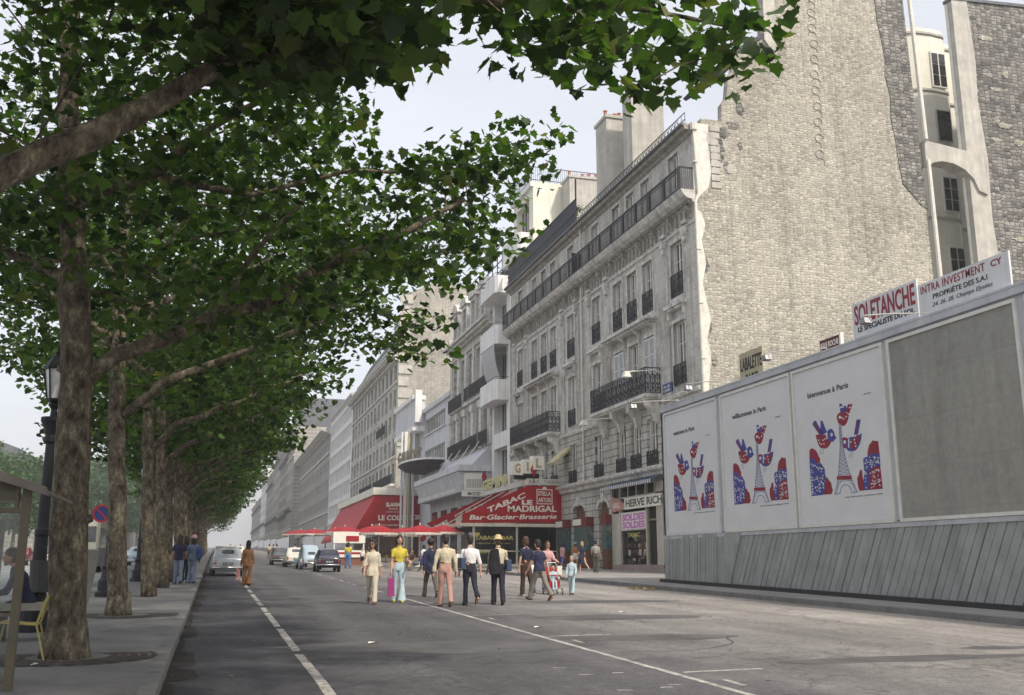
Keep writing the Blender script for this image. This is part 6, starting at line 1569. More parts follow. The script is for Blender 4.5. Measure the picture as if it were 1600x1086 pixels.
def shoulder_bag(info, side, label, mat, w=.32, hgt=.26, strap=None, cross=False, drop_=.0, dy=0.0, thick=.11, trim=True):
    t = carried(info, 'shoulder_bag', label, 'bag'); s = info['s']
    c0 = info['up'](side*.25, dy, .02-drop_); c = MB(); r = c0
    pts = [(r.y-w/2,r.z-hgt/2),(r.y+w/2,r.z-hgt/2),(r.y+w/2*.94,r.z+hgt/2),(r.y-w/2*.94,r.z+hgt/2)]
    c.prism(pts, 'X', r.x-thick/2, r.x+thick/2); b = c.build('bag_body', mat, t)
    bv = b.modifiers.new('b', 'BEVEL'); bv.width = .025; bv.segments = 3
    m2 = evaluated_mesh(b); b.modifiers.clear(); b.data = m2
    sh = info['up'](side*(.13 if not cross else -.12), 0, .53)
    c = MB(); top = Vector((r.x, r.y, r.z+hgt/2)); 
    for q in (-1, 1): c.tube([top+Vector((0,q*w*.42,0)), info['up'](side*.19, q*.09, .36) if not cross else info['up'](side*.1, q*.135, .3), sh+Vector((0,q*.02,.01))], .009, 5)
    c.build('strap', strap or mat, t)
    if trim:
        c = MB(); c.box(r.x-thick/2-.004, r.x+thick/2+.004, r.y-w*.45, r.y+w*.45, r.z-hgt*.42, r.z-hgt*.38); c.build('piping', m_wht, t)
    return t
m_navy = cloth('navy_cloth', (.018,.021,.05)); m_creamc = cloth('cream_shirt', (.52,.46,.33)); m_pinkt = cloth('dusty_pink_trousers', (.42,.24,.20)); m_whitec = cloth('white_cotton', (.68,.67,.66))
m_darktr = cloth('dark_trousers', (.018,.018,.03)); m_grey = cloth('grey_trousers', (.2,.185,.165)); m_brown = cloth('brown_trousers', (.05,.028,.022)); m_beige = patterned('beige_suit_cloth', (.60,.55,.44), (.50,.45,.35), 60)
m_yelc = cloth('yellow_blouse', (.55,.45,.06)); m_paleblue = cloth('pale_blue_denim', (.42,.53,.58)); m_jean = cloth('faded_jeans', (.17,.215,.30), .3); m_rose = patterned('rose_print', (.45,.20,.22), (.60,.38,.38), 55)
m_greybr = cloth('grey_brown_trousers', (.10,.085,.07)); m_bluesk = cloth('blue_skirt', (.03,.05,.26)); m_orange = cloth('orange_top', (.42,.17,.04)); m_olive = cloth('olive_trousers', (.06,.062,.04)); m_greyt = cloth('grey_shirt', (.30,.28,.25))
m_brownprint = patterned('brown_print_dress', (.17,.065,.025), (.30,.17,.08), 34, .42); m_straw = M('straw_hat', (.50,.40,.22), .8, .15, 30); m_blackj = cloth('black_jacket', (.012,.012,.018))
m_bagb = cloth('blue_bag_vinyl', (.03,.045,.10), rough=.5); m_pinkbag = patterned('pink_print_bag', (.52,.04,.21), (.26,.04,.16), 34, .28); m_denimj = cloth('denim_jacket', (.12,.17,.26))
T_ = lambda mat, **k: dict(mat=mat, **k)
# two women walking towards us
a = person('woman in loose beige suit and sunglasses walking towards us', 4.06, 26.97, 170, 1.66, True, 'tan', T_(m_beige, sleeve='rolled', over=.16, loose=1.02), ('straight', m_beige), ('curly','dark'), (.13,.05,.03), ((10,3),(-22,18)), ((-12,9,14),(10,10,18)), glasses=True, headturn=-28)
shoulder_bag(a, 1, 'small red brown shoulder bag of the woman in beige', M('red_brown_leather', (.25,.05,.03), .45, .1, 6), .2, .16, M('orange_strap', (.33,.10,.03), .5, .1, 6), drop_=.02, thick=.07, trim=False, dy=-.06)
a = person('tall woman in short yellow blouse and pale blue flared trousers', 4.9, 27.74, 176, 1.78, True, 'light', T_(m_yelc, sleeve='short', loose=1.0), ('flare', m_paleblue), ('curly','dark'), (.62,.55,.1), ((7,2),(-9,5)), ((14,14,72),(4,7,6)), headturn=10)
h_ = a['hands'][1]; t = carried(a, 'shopping_bag', 'long bright pink patterned bag in the hand of the woman in yellow', 'bag'); c = MB(); c.prism([(h_.x-.11,h_.z-.56),(h_.x+.07,h_.z-.58),(h_.x+.09,h_.z-.1),(h_.x-.08,h_.z-.08)], 'Y', h_.y-.04, h_.y+.05); b_ = c.build('bag_body', m_pinkbag, t)
c = MB(); c.tube([(h_.x-.1,h_.y,h_.z-.09),(h_.x,h_.y,h_.z+.03),(h_.x+.1,h_.y,h_.z-.09)], .01, 5); c.build('handle', m_pinkbag, t)
# the bag should turn its broad side to the camera: rotate the local frame
c = None
shoulder_bag(a, -1, 'beige handbag on the arm of the woman in yellow', M('beige_leather', (.36,.27,.18), .5, .1, 6), .26, .2, M('brown_strap', (.12,.06,.03), .5, .1, 6), drop_=-.06, thick=.1, trim=False, dy=.04)
# men walking away
person('man in dark navy jacket with rounded black hair walking away', 6.33, 30.32, 6, 1.76, False, 'tan', T_(m_navy, sleeve='long', over=.18, loose=1.05, name='jacket'), ('trousers', m_greybr), ('afro','dark'), (.02,.02,.02), ((22,2),(-20,24)), ((-16,8,10),(14,8,14)), face=False)
person('slim man in cream long sleeved shirt and dusty pink trousers', 5.7, 25.47, 0, 1.79, False, 'tan', T_(m_creamc, sleeve='long'), ('trousers', m_pinkt), ('short','dark'), (.08,.04,.02), ((10,4),(-14,14)), ((-4,16,8),(6,16,10)), face=False)
a = person('man in white shirt carrying a blue airline bag on his left', 6.45, 25.89, 2, 1.78, False, 'light', T_(m_whitec, sleeve='rolled', loose=1.04), ('trousers', m_darktr), ('short','dark'), (.03,.02,.015), ((8,2),(-18,30)), ((2,12,10),(-8,14,6)), face=False)
shoulder_bag(a, -1, 'dark blue airline bag with white piping on the man in white', m_bagb, .36, .3, drop_=-.1, thick=.14, dy=-.12)
a = person('man in straw hat with a black jacket over his shoulder', 7.25, 26.02, -2, 1.77, False, 'light', T_(m_creamc, sleeve='rolled', loose=1.04), ('straight', m_darktr), ('short','brown'), (.02,.016,.012), ((9,2),(-10,10)), ((6,10,30),(4,14,40)), face=False, hat=('straw', m_straw))
t = carried(a, 'jacket', 'black jacket slung over the shoulder of the straw hatted man', 'jacket')
J = MB(); up = a['up']
J.loft([[tuple(up(px, py, dz)) for px, py, _ in ering((cx,-.1,0), rx, ry)] for dz, cx, rx, ry in ((-.16,-.1,.15,.06),(0,-.11,.17,.075),(.2,-.12,.16,.075),(.4,-.13,.13,.08),(.5,-.12,.1,.1))])
o = skin_mesh(J, 'cloth', m_blackj, .014, .016, 2, 8); o.parent = t
shoulder_bag(a, 1, 'blue shoulder bag with white lines on the straw hatted man', m_bagb, .34, .3, drop_=-.06, thick=.14, dy=-.06)
person('long haired man in navy polo shirt and brown trousers', 9.3, 30.15, 25, 1.8, False, 'light', T_(m_navy, sleeve='short', loose=1.05), ('straight', m_brown), ('mid','brown'), (.4,.33,.24), ((6,2),(-12,10)), ((0,10,8),(4,8,30)), face=False)
person('man in dark blue shirt and light grey trousers leaning forward', 9.02, 27.94, 22, 1.76, False, 'light', T_(cloth('dark_blue_shirt',(.022,.026,.06)), sleeve='short', over=.06, loose=1.06), ('straight', m_grey), ('short','dark'), (.05,.02,.015), ((24,3),(-24,16)), ((14,10,20),(-18,14,8)), face=False, lean=5)
person('woman in rose patterned blouse and sunglasses pushing the pushchair', 10.92, 32.9, 180, 1.68, True, 'light', T_(m_rose, sleeve='long'), ('straight', m_jean), ('long','brown'), (.2,.1,.06), ((8,3),(-10,8)), ((30,8,50),(30,8,50)), glasses=True)
# pushchair with toddler and boy
P = thing('pushchair', 'red and white folding pushchair with a toddler in it', 'pushchair', (10.55, 31.3, gz(31.3)), local=True, rz=math.radians(176))
c = MB()
for sg in (-1, 1):
    c.tube([(sg*.24,-.5,1.0),(sg*.23,-.2,.62),(sg*.22,.3,.12)], .013, 6); c.tube([(sg*.22,-.32,.12),(sg*.22,.18,.58)], .013, 6); c.tube([(sg*.22,.18,.58),(sg*.22,-.1,.66)], .012, 6)
c.tube([(-.24,-.5,1.0),(.24,-.5,1.0)], .016, 6); c.tube([(-.22,.3,.12),(.22,.3,.12)], .012, 6); c.tube([(-.22,-.32,.12),(.22,-.32,.12)], .012, 6)
c.build('frame', m_metal, P)
c = MB(); c.box(-.2,.2,-.12,.2,.36,.42); c.prism([(-.12,.42),(-.3,.85),(-.25,.86),(-.07,.42)], 'X', -.2,.2); c.build('seat', m_umb, P)
c = MB(); c.tube([(-.23,.2,.58),(0,.28,.6),(.23,.2,.58)], .02, 6); c.build('safety_bar', m_umb, P)
c = MB(); c.box(-.17,.17,.22,.24,.2,.42); c.build('leg_panel', m_umb, P)
c = MB(); c.prism([(-.33,.6),(-.31,.9),(-.27,.9),(-.29,.6)], 'X', -.4,-.24); c.build('hanging_pouch', m_wht, P)
for x in (-.24,.24):
    for y in (-.32,.3):
        c = MB(); c.tube([(x+.012*(k-.5),y,.1) for k in (0,1)], .1, 14); w_ = c.build('wheel', m_blk, P); c = MB(); c.tube([(x-.02,y,.1),(x+.02,y,.1)], .06, 12); c.build('hub', m_wht, w_)
person('toddler in pale clothes with curly blond hair sitting in the pushchair', 10.55, 31.28, 176, .98, False, 'light', T_(m_paleblue, sleeve='long'), ('trousers', m_paleblue), ('curly','blond'), (.2,.07,.04), ((78,66),(78,66)), ((30,10,50),(30,10,50)), z=gz(31.3), sit=.78, voxel=.009, lean=8)
person('fair haired boy in pale blue denim suit beside the pushchair', 11.1, 31.0, 150, 1.22, False, 'light', T_(m_paleblue, sleeve='long', over=.08), ('straight', m_paleblue), ('mid','blond'), (.14,.05,.04), ((16,4),(-8,6)), ((24,8,30),(10,8,20)), voxel=.009)
person('small child in white and blue half hidden on the far side of the pushchair', 10.0, 31.7, 190, 1.1, False, 'light', T_(m_whitec, sleeve='long'), ('straight', m_jean), ('mid','brown'), (.2,.15,.1), ((10,4),(-6,6)), ((10,8,60),(10,8,20)), voxel=.0095)
# people on the pavement
person('woman in pink blouse and long blue skirt looking at the showcase', 21.0, 60.3, -60, 1.64, True, 'tan', T_(m_rose, sleeve='rolled', over=.1), ('skirt', m_bluesk, .55), ('bob','dark'), (.1,.05,.04), voxel=.016, face=False)
a = person('woman in orange sleeveless top, white shorts and pale blue hat', 21.75, 60.0, -15, 1.66, True, 'tan', T_(m_orange, sleeve='none'), ('shorts', m_whitec), ('short','brown'), (.3,.2,.15), voxel=.016, face=False, hat=('bucket', cloth('pale_blue_hat', (.25,.3,.4))))
shoulder_bag(a, 1, 'navy bag of the woman in white shorts', m_navy, .26, .26, trim=False)
person('man in grey short sleeved shirt and olive trousers on the pavement', 19.92, 51.74, -25, 1.72, False, 'light', T_(m_greyt, sleeve='short'), ('straight', m_olive), ('short','dark'), (.15,.1,.08), ((4,2),(-4,2)), ((4,10,70),(4,10,20)), voxel=.014, face=False)
person('blond woman in short navy skirt half behind the man in grey', 19.35, 52.3, 20, 1.66, True, 'light', T_(m_navy, sleeve='short'), ('skirt', m_navy, .42), ('bob','blond'), (.5,.38,.3), ((8,2),(-26,20)), ((10,10,40),(4,10,20)), voxel=.014, face=False)
person('girl in white tee shirt and bright blue skirt beyond the navy jacket man', 12.27, 60.82, 20, 1.6, True, 'tan', T_(m_whitec, sleeve='short'), ('skirt', m_bluesk, .45), ('bob','dark'), (.7,.68,.66), voxel=.016, face=False)
# by the tree row
a = person('long haired person in navy tee shirt and faded jeans under the trees', -1.19, 38.82, 4, 1.72, False, 'tan', T_(m_navy, sleeve='short', over=.08), ('straight', m_jean), ('long','dark'), (.05,.04,.03), ((8,2),(-10,8)), ((6,10,20),(14,14,50)), voxel=.014, face=False)
a = person('person in denim jacket and red headscarf with a blue shoulder bag', -.72, 39.32, -6, 1.72, True, 'tan', T_(m_denimj, sleeve='long', over=.1, name='jacket'), ('flare', m_jean), ('long','dark'), (.06,.05,.05), ((4,2),(-6,4)), ((14,10,40),(4,10,20)), voxel=.014, face=False, hat=('scarf', patterned('red_scarf', (.4,.03,.05), (.5,.45,.45), 60)))
shoulder_bag(a, 1, 'big blue bag with pale stripe on the person in the headscarf', cloth('bag_blue', (.05,.08,.22)), .3, .36, drop_=-.14, thick=.16)
a_ = person('long haired man in dark clothes between the two in jeans', -1.0, 40.1, 0, 1.7, False, 'tan', T_(cloth('mottled_brown_shirt', (.10,.085,.06)), sleeve='long', over=.05), ('straight', m_blackj), ('long','dark'), (.03,.03,.03), voxel=.015, face=False)
a = person('woman with long black hair in brown patterned dress suit on the lane line', 1.27, 40.23, -4, 1.68, True, 'tan', T_(m_brownprint, sleeve='long', over=.16), ('flare', cloth('brown_flares', (.20,.085,.03))), ('long','dark'), (.03,.02,.02), ((6,2),(-8,8)), ((4,12,8),(-4,10,8)), voxel=.014, face=False)
h_ = a['hands'][0]; t = carried(a, 'shopping_bag', 'red and white striped bag carried by the woman in brown', 'bag'); c = MB(); c.box(h_.x-.16,h_.x-.02,h_.y-.05,h_.y+.05,h_.z-.5,h_.z-.05)
c.build('bag_body', patterned('red_white_bag', (.5,.45,.42), (.4,.08,.1), 20), t); c = MB(); c.tube([(h_.x-.13,h_.y,h_.z-.06),(h_.x-.04,h_.y,h_.z+.03),(h_.x-.04,h_.y,h_.z-.06)], .008, 4); c.build('handle', m_wht, t)
# further off
person('man in yellow shirt and blue trousers by the dark parked car', 8.83, 69.95, 10, 1.76, False, 'tan', T_(m_yelc, sleeve='short'), ('straight', cloth('bright_blue_trousers', (.05,.16,.36))), ('long','dark'), (.1,.08,.07), voxel=.018, face=False)
person('boy in white shirt and black shorts near the kiosk', 9.9, 70.5, 160, 1.36, False, 'light', T_(m_whitec, sleeve='short'), ('shorts', m_blackj), ('short','blond'), (.6,.58,.5), voxel=.016, face=False)
far = [(6.17,121.3,'man in cream shirt far up the road, left of the pair',m_creamc,m_greybr),(7.0,121.4,'man in white shirt far up the road, right of the pair',m_whitec,m_darktr),
 (9.6,128,'far walker in rose beside the far umbrellas',m_rose,m_jean),(10.9,134,'far walker in navy beside the far umbrellas',m_navy,m_grey),(3.6,150,'tiny distant walker in white on the road',m_whitec,m_darktr),(5.0,165,'tiny distant walker in blue on the road',m_navy,m_jean),(2.6,172,'tiny distant walker in yellow on the road',m_yelc,m_brown),(13,102,'seated looking customer in white by the pink umbrella',m_whitec,m_jean),(14.2,97,'customer in navy standing under the pink umbrella',m_navy,m_brown),(7.6,139,'distant walker in olive near the far cars',m_greyt,m_olive),(8.7,150,'distant walker in red near the far cars',cloth('red_jumper',(.35,.03,.04)),m_darktr)]
for i, (x, y, lab, c1, c2) in enumerate(far):
    person(lab, x, y, (0,180,20)[i % 3], 1.66+.04*(i % 4), i % 2 == 1, 'tan', T_(c1, sleeve='short', collar=False), ('straight', c2), ('bob' if i % 2 else 'short','dark'), (.05,.05,.05), ((12,2),(-14,10)), voxel=.024, face=False, group='people far up the road')
sp = [(14.9,63.1,180,'customer in white seated at the rightmost cafe table',m_whitec),(12.0,63.1,150,'customer in brown seated at the leftmost cafe table',m_brown),(13.5,65.2,190,'customer in pink seated at the middle cafe table',m_rose)]
for x, y, hd_, lab, c1 in sp:
    person(lab, x, y, hd_, 1.68, False, 'tan', T_(c1, sleeve='short', collar=False), ('straight', m_grey), ('mid','dark'), (.05,.05,.05), ((84,84),(84,84)), ((30,10,50),(30,10,50)), z=gz(y), sit=.55, voxel=.02, face=False, group='seated cafe customers')
# ================================================================== vehicles
m_tyre = M('tyre_rubber', (.025,.025,.027), .8, .2, 8); m_chrome = M('chrome', (.6,.6,.6), .2, .05, 4, metal=.9); m_carglass = glass('car_glass', (.06,.065,.07), .06, .7)
m_tail = M('tail_lamp_red', (.35,.02,.02), .25, .1, 5); m_amber = M('amber_lamp', (.5,.2,.03), .25, .1, 5); m_plate = M('plate_dark', (.03,.03,.035), .4, .1, 5)
def car(name, label, loc, heading, st, glass_side, glass_top, paint, width, wheels, wr=.29, group=None, plate=True, light_z=.6, bump=True, plate_txt=None, cat='car', lamps='tail', roundlamp=True):
    """body lofted through stations (y, sill, lower half width, belt height, belt half width, roof height, roof half width); nose towards +Y"""
    T = thing(name, label, cat, (*loc, gz(loc[1])), group, local=True, rz=math.radians(heading))
    T.rotation_euler = (math.atan(SLOPE)*math.cos(math.radians(heading)), 0, math.radians(heading))
    bm = bmesh.new(); rows = []
    for (y, zs, wl, zb, wb, zr, wr_) in st:
        half = [(0,zs),(wl*.8,zs),(wl,zs+.1),(wl*1.01,(zs+zb)/2),(wb,zb),(wr_,zr-.05),(wr_*.7,zr),(0,zr+.012)]
        ring = half + [(-x, z) for x, z in reversed(half[1:-1])]
        rows.append([bm.verts.new((x, y, z)) for x, z in ring])
    n = len(rows[0]); gl = []
    for i in range(len(rows)-1):
        for k in range(n):
            f = bm.faces.new((rows[i][k], rows[i][(k+1) % n], rows[i+1][(k+1) % n], rows[i+1][k]))
            if (k in (4, 9)) and i in glass_side: gl.append(f)
            if (k in (6, 7)) and i in glass_top: gl.append(f)
    bm.faces.new(rows[0][::-1]); bm.faces.new(rows[-1])
    bmesh.ops.recalc_face_normals(bm, faces=bm.faces)
    pairs = [f for f in gl]
    side = [f for f in pairs if abs(f.calc_center_median().x) > .35]; topf = [f for f in pairs if abs(f.calc_center_median().x) <= .35]
    for f in side:
        bmesh.ops.inset_individual(bm, faces=[f], thickness=.05, use_even_offset=True); f.material_index = 1
    if topf:
        for i in glass_top:
            fs = [f for f in topf if f.is_valid and abs(f.calc_center_median().y-(st[i][0]+st[i+1][0])/2) < .02]
            if fs:
                bmesh.ops.inset_region(bm, faces=fs, thickness=.05, use_even_offset=True)
                for f in fs: f.material_index = 1
    me = bpy.data.meshes.new('body'); bm.to_mesh(me); bm.free(); me.materials.append(paint); me.materials.append(m_carglass)
    o = bpy.data.objects.new('body', me); COL.objects.link(o); sb = o.modifiers.new('s', 'SUBSURF'); sb.levels = 2; sb.render_levels = 2
    m2 = evaluated_mesh(o); o.modifiers.clear()
    # split glass from paint
    for nm, idx, mt in (('body', 0, paint), ('window', 1, m_carglass)):
        b2 = bmesh.new(); b2.from_mesh(m2)
        bmesh.ops.delete(b2, geom=[f for f in b2.faces if f.material_index != idx], context='FACES')
        isl = []
        if nm == 'window':
            seen = set()
            for f in b2.faces:
                if f in seen: continue
                stck = [f]; grp = []; seen.add(f)
                while stck:
                    q = stck.pop(); grp.append(q)
                    for e in q.edges:
                        for g_ in e.link_faces:
                            if g_ not in seen: seen.add(g_); stck.append(g_)
                isl.append([[tuple(v.co) for v in q.verts] for q in grp])
            for grp in isl:
                mm = MB(); [mm.poly(p) for p in grp]
                b3 = bmesh.new(); me3 = bpy.data.meshes.new('window'); me3.from_pydata(mm.v, [], mm.f); b3.from_mesh(me3); bmesh.ops.remove_doubles(b3, verts=b3.verts, dist=1e-4); b3.to_mesh(me3); b3.free()
                me3.materials.append(m_carglass); me3.polygons.foreach_set('use_smooth', [True]*len(me3.polygons))
                ow = bpy.data.objects.new('window', me3); COL.objects.link(ow); ow.parent = T
        else:
            me4 = bpy.data.meshes.new('body'); b2.to_mesh(me4); me4.materials.clear(); me4.materials.append(paint); me4.polygons.foreach_set('material_index', [0]*len(me4.polygons)); me4.polygons.foreach_set('use_smooth', [True]*len(me4.polygons))
            o.data = me4; o.parent = T
        b2.free()
    L0 = st[0][0]; Lm = st[-1][0]
    for y in wheels:
        for sg in (-1, 1):
            x = sg*(width/2-.12)
            c = MB(); c.tube([(x-.085,y,wr),(x-.07,y,wr),(x+.07,y,wr),(x+.085,y,wr)], [wr*.86,wr,wr,wr*.86], 20); w_ = c.build('wheel', m_tyre, T, smooth=False)
            c = MB(); c.tube([(x+sg*.07,y,wr),(x+sg*.095,y,wr)], [wr*.6,wr*.45], 16); c.build('hub_cap', m_chrome, w_)
            c = MB(); c.tube([(x-sg*.0,y,wr),(x-sg*.0+sg*.1,y,wr)], wr*1.14, 20); 
    if bump:
        for y, d in ((L0, -1), (Lm, 1)):
            c = MB(); w2 = width/2-.04; c.tube([(-w2,y-d*.12,.42),(-w2+.08,y+d*.05,.42),(w2-.08,y+d*.05,.42),(w2,y-d*.12,.42)], .045, 8); c.build('bumper', m_chrome, T, smooth=True)
    for sg in (-1, 1):
        x = sg*(width/2-.17)
        c = MB(); c.ellipsoid((x, L0-.0+.04, light_z), (.055 if roundlamp else .1,.05,.09 if roundlamp else .05), 8, 6); c.build('tail_light', m_tail, T, smooth=True)
        c = MB(); c.ellipsoid((x*.92, Lm-.05, light_z+.02), (.085,.05,.085), 10, 6); c.build('headlight', m_wht, T, smooth=True)
        c = MB(); c.ellipsoid((x, L0+.03, light_z+.12), (.045,.05,.04), 8, 6); c.build('indicator', m_amber, T, smooth=True)
    if plate:
        c = MB(); c.box(-.24,.24,L0-.05,L0-.02,light_z-.08,light_z+.05); p = c.build('number_plate', m_plate, T)
        text(plate_txt or '427 QH 75', (-.2, L0-.05, light_z-.05), (1,0,0), (0,-1,0), m_wht, p, .4, .08, .01, depth=.005)
    return T
mini = [(0,.34,.56,.72,.52,.78,.48),(.05,.26,.66,.80,.62,.86,.55),(.28,.24,.69,.86,.66,.92,.58),(.36,.24,.69,.87,.66,.99,.58),(.66,.24,.70,.88,.67,1.30,.52),(.95,.24,.70,.88,.67,1.345,.53),(1.5,.24,.70,.88,.67,1.35,.53),(1.85,.24,.70,.88,.67,1.31,.52),(2.2,.24,.70,.88,.67,.97,.6),(2.3,.24,.70,.87,.66,.93,.58),(2.8,.25,.69,.80,.62,.84,.5),(3.0,.3,.6,.7,.52,.74,.42)]
m_carnavy = M('dark_navy_paint', (.015,.018,.04), .25, .08, 2, coat=.6); m_carblue = M('pale_blue_paint', (.36,.45,.52), .35, .08, 2, coat=.4); m_carwhite = M('cream_car_paint', (.62,.60,.52), .35, .08, 2, coat=.4); m_carsilv = M('silver_paint', (.40,.43,.46), .3, .08, 2, metal=.3, coat=.4); m_carred = M('dark_red_paint', (.2,.02,.03), .3, .08, 2, coat=.4); m_cargrey = M('dark_grey_paint', (.06,.065,.07), .3, .08, 2, coat=.4)
t = car('parked_car', 'small dark navy car parked nearest, seen from behind, chrome bumper', (6.5, 59.9), 0, mini, (4,5,6,7), (3,7), m_carnavy, 1.45, (.5, 2.5), .27, 'cars parked in the road bays')
deux = [(0,.42,.50,.6,.46,.66,.42),(.08,.36,.58,.74,.54,.85,.48),(.4,.34,.62,.86,.58,1.18,.5),(.8,.34,.63,.92,.60,1.44,.5),(1.3,.34,.64,.94,.61,1.57,.5),(1.9,.34,.64,.95,.61,1.56,.5),(2.25,.34,.64,.95,.61,1.42,.5),(2.5,.34,.62,.94,.58,1.05,.48),(3.1,.36,.5,.88,.46,.94,.36),(3.7,.42,.42,.72,.36,.78,.3)]
t = car('parked_car', 'pale blue rounded van like car with sloping back, second in the row', (6.1, 66.5), 2, deux, (3,4,5), (1,6), m_carblue, 1.46, (.55, 3.0), .3, 'cars parked in the road bays', light_z=.55, plate_txt='8134 RT 75')
for sg in (-1, 1):
    for y in (.55, 3.05):
        c = MB(); c.ellipsoid((sg*.62, y, .42), (.14,.5,.27), 12, 8); c.build('mudguard', m_carblue, t, smooth=True)
sed = [(0,.36,.64,.66,.6,.72,.55),(.06,.26,.74,.78,.7,.84,.62),(.7,.24,.78,.86,.74,.93,.64),(.85,.24,.79,.87,.75,.96,.64),(1.35,.24,.8,.88,.76,1.33,.58),(1.8,.24,.8,.88,.76,1.38,.6),(2.4,.24,.8,.88,.76,1.38,.6),(2.7,.24,.8,.88,.76,1.33,.58),(3.2,.24,.79,.88,.75,.94,.66),(3.3,.24,.79,.87,.74,.91,.64),(4.1,.26,.76,.78,.7,.83,.6),(4.25,.34,.66,.66,.6,.7,.5)]
car('parked_car', 'cream car third in the row, partly hidden by the pale blue one', (5.7, 73.5), 0, sed, (4,5,6), (3,7), m_carwhite, 1.62, (.75, 3.4), .3, 'cars parked in the road bays')
car('parked_car', 'dark grey car last of the parked row on the right', (5.2, 82), 0, sed, (4,5,6), (3,7), m_cargrey, 1.62, (.75, 3.4), .3, 'cars parked in the road bays')
car('parked_car', 'silver hatchback by the kerb under the trees, seen from behind', (.72, 52.6), 2, [(0,.34,.62,.74,.6,.8,.56),(.05,.26,.72,.84,.7,.9,.62),(.2,.24,.76,.88,.73,.96,.64),(.3,.24,.77,.89,.74,1.0,.64),(.85,.24,.78,.9,.75,1.36,.58),(1.4,.24,.78,.9,.75,1.43,.6),(2.1,.24,.78,.9,.75,1.43,.6),(2.5,.24,.78,.9,.75,1.36,.58),(3.0,.24,.78,.9,.74,.98,.66),(3.1,.24,.78,.88,.73,.94,.64),(3.9,.26,.74,.8,.68,.85,.58),(4.05,.34,.62,.68,.58,.72,.5)], (4,5,6), (3,7), m_carsilv, 1.58, (.7, 3.3), .3, light_z=.62, roundlamp=False, plate_txt='911 BZL 75')
mcol = [m_carwhite, m_carsilv, m_carred, m_carnavy, m_carblue, m_cargrey]
k = 0
protos_c = []
for i, mt in enumerate(mcol):
    protos_c.append(car('parked_car', 'proto', (0,0), 0, sed, (4,5,6), (3,7), mt, 1.62, (.75,3.4), .3))
def put_car(i, x, y, hd_, lab, grp):
    c = copy_tree(protos_c[i]); c.location = (x, y, gz(y)); c.rotation_euler = (math.atan(SLOPE)*math.cos(math.radians(hd_)), 0, math.radians(hd_)); tag(c, lab, 'car', grp)
for i, x, y, hd_, lab in ((4,-5.3,78,0,'pale blue car at the median seen between the second and third trunks'),(2,-13.7,84.5,180,'dark red car coming down the avenue at the far left'),(0,-9.5,108,180,'cream car on the avenue behind the bus'),(3,-17,120,180,'dark car far left on the avenue'),(1,-12,140,0,'silver car far off on the avenue lane'),(5,-20,150,180,'grey car far off on the outer avenue lane')):
    put_car(i, x, y, hd_, lab, 'cars on the avenue')
words = ['white','silver','dark red','navy','pale blue','grey']
cols2 = [(.9,96,0,0),(.8,104,1,0),(.8,118,2,0),(.7,132,0,0),(.8,150,4,0),(.8,170,1,0),(3.2,140,0,180),(3.4,160,5,180)]
for n_, (x, y, i, hd_) in enumerate(cols2): put_car(i, x, y, hd_, 'far %s car, %s' % (words[i], ('first beyond the silver hatchback','second beyond the silver hatchback','third beyond the silver hatchback','fourth beyond the silver hatchback','fifth along the far kerb','sixth along the far kerb','coming towards us in mid road','behind the one coming in mid road')[n_]), 'cars far along the kerb')
for p in protos_c: drop(p)
# bus on the avenue
Bq = thing('bus', 'cream and grey city bus standing on the avenue behind the trunks', 'bus', (-8.7, 60, gz(60)))
zg = gz(60); x0, x1, y0, y1 = -8.6, -6.1, 60.0, 70.5
def rbox(x0, x1, y0, y1, z0, z1, r=.22, n=4):
    c = MB(); rings = []
    for y, s_ in ((y0, .9), (y0+.12, 1), (y1-.12, 1), (y1, .9)):
        pts = []
        for cx, cz, a0 in ((x1-r,z1-r,0),(x0+r,z1-r,PI/2),(x0+.05,z0+.05,PI),(x1-.05,z0+.05,PI*1.5)):
            rr_ = r if cz > z0+.5 else .05
            for i in range(n+1): a = a0+PI/2*i/n; pts.append((cx+rr_*math.cos(a), cz+rr_*math.sin(a)))
        mx_, mz = (x0+x1)/2, (z0+z1)/2; rings.append([(mx_+(px-mx_)*s_, y, mz+(pz-mz)*s_) for px, pz in pts])
    c.loft(rings); return c
rbox(x0, x1, y0, y1, zg+.35, zg+3.0).build('body', M('bus_cream', (.60,.58,.48), .4, .08, 2, coat=.3), Bq)
c = MB(); c.box(x0-.012,x1+.012,y0+.1,y1-.1,zg+.34,zg+1.35); c.box(x0+.05,x1-.05,y0-.02,y0+.08,zg+.45,zg+1.25); c.build('lower_panels', M('bus_grey_green', (.20,.23,.22), .4, .08, 2), Bq)
for a, b in ((x0+.18, (x0+x1)/2-.04), ((x0+x1)/2+.04, x1-.18)):
    c = MB(); c.box(a, b, y0-.03, y0+.05, zg+1.65, zg+2.5); c.build('windscreen', m_carglass, Bq)
c = MB(); c.box(x0+.6,x1-.6,y0-.05,y0+.05,zg+2.62,zg+2.9); d_ = c.build('destination_box', m_blk, Bq); text('73 ETOILE', (x0+.75,y0-.05,zg+2.68), (1,0,0),(0,-1,0), m_wht, d_, 1.0, .15, .01)
for i in range(7):
    c = MB(); c.box(x1-.0, x1+.02, y0+.5+i*1.4, y0+1.7+i*1.4, zg+1.55, zg+2.45); c.build('window', m_carglass, Bq)
for y in (y0+1.8, y1-2.4):
    for x in (x0+.15, x1-.15):
        c = MB(); c.tube([(x-.14,y,zg+.48),(x+.16,y,zg+.48)], .48, 20); c.build('wheel', m_tyre, Bq)
for x in (x0+.4, x1-.4): c = MB(); c.ellipsoid((x,y0-.02,zg+.85),(.13,.05,.13),10,6); c.build('headlight', m_wht, Bq)
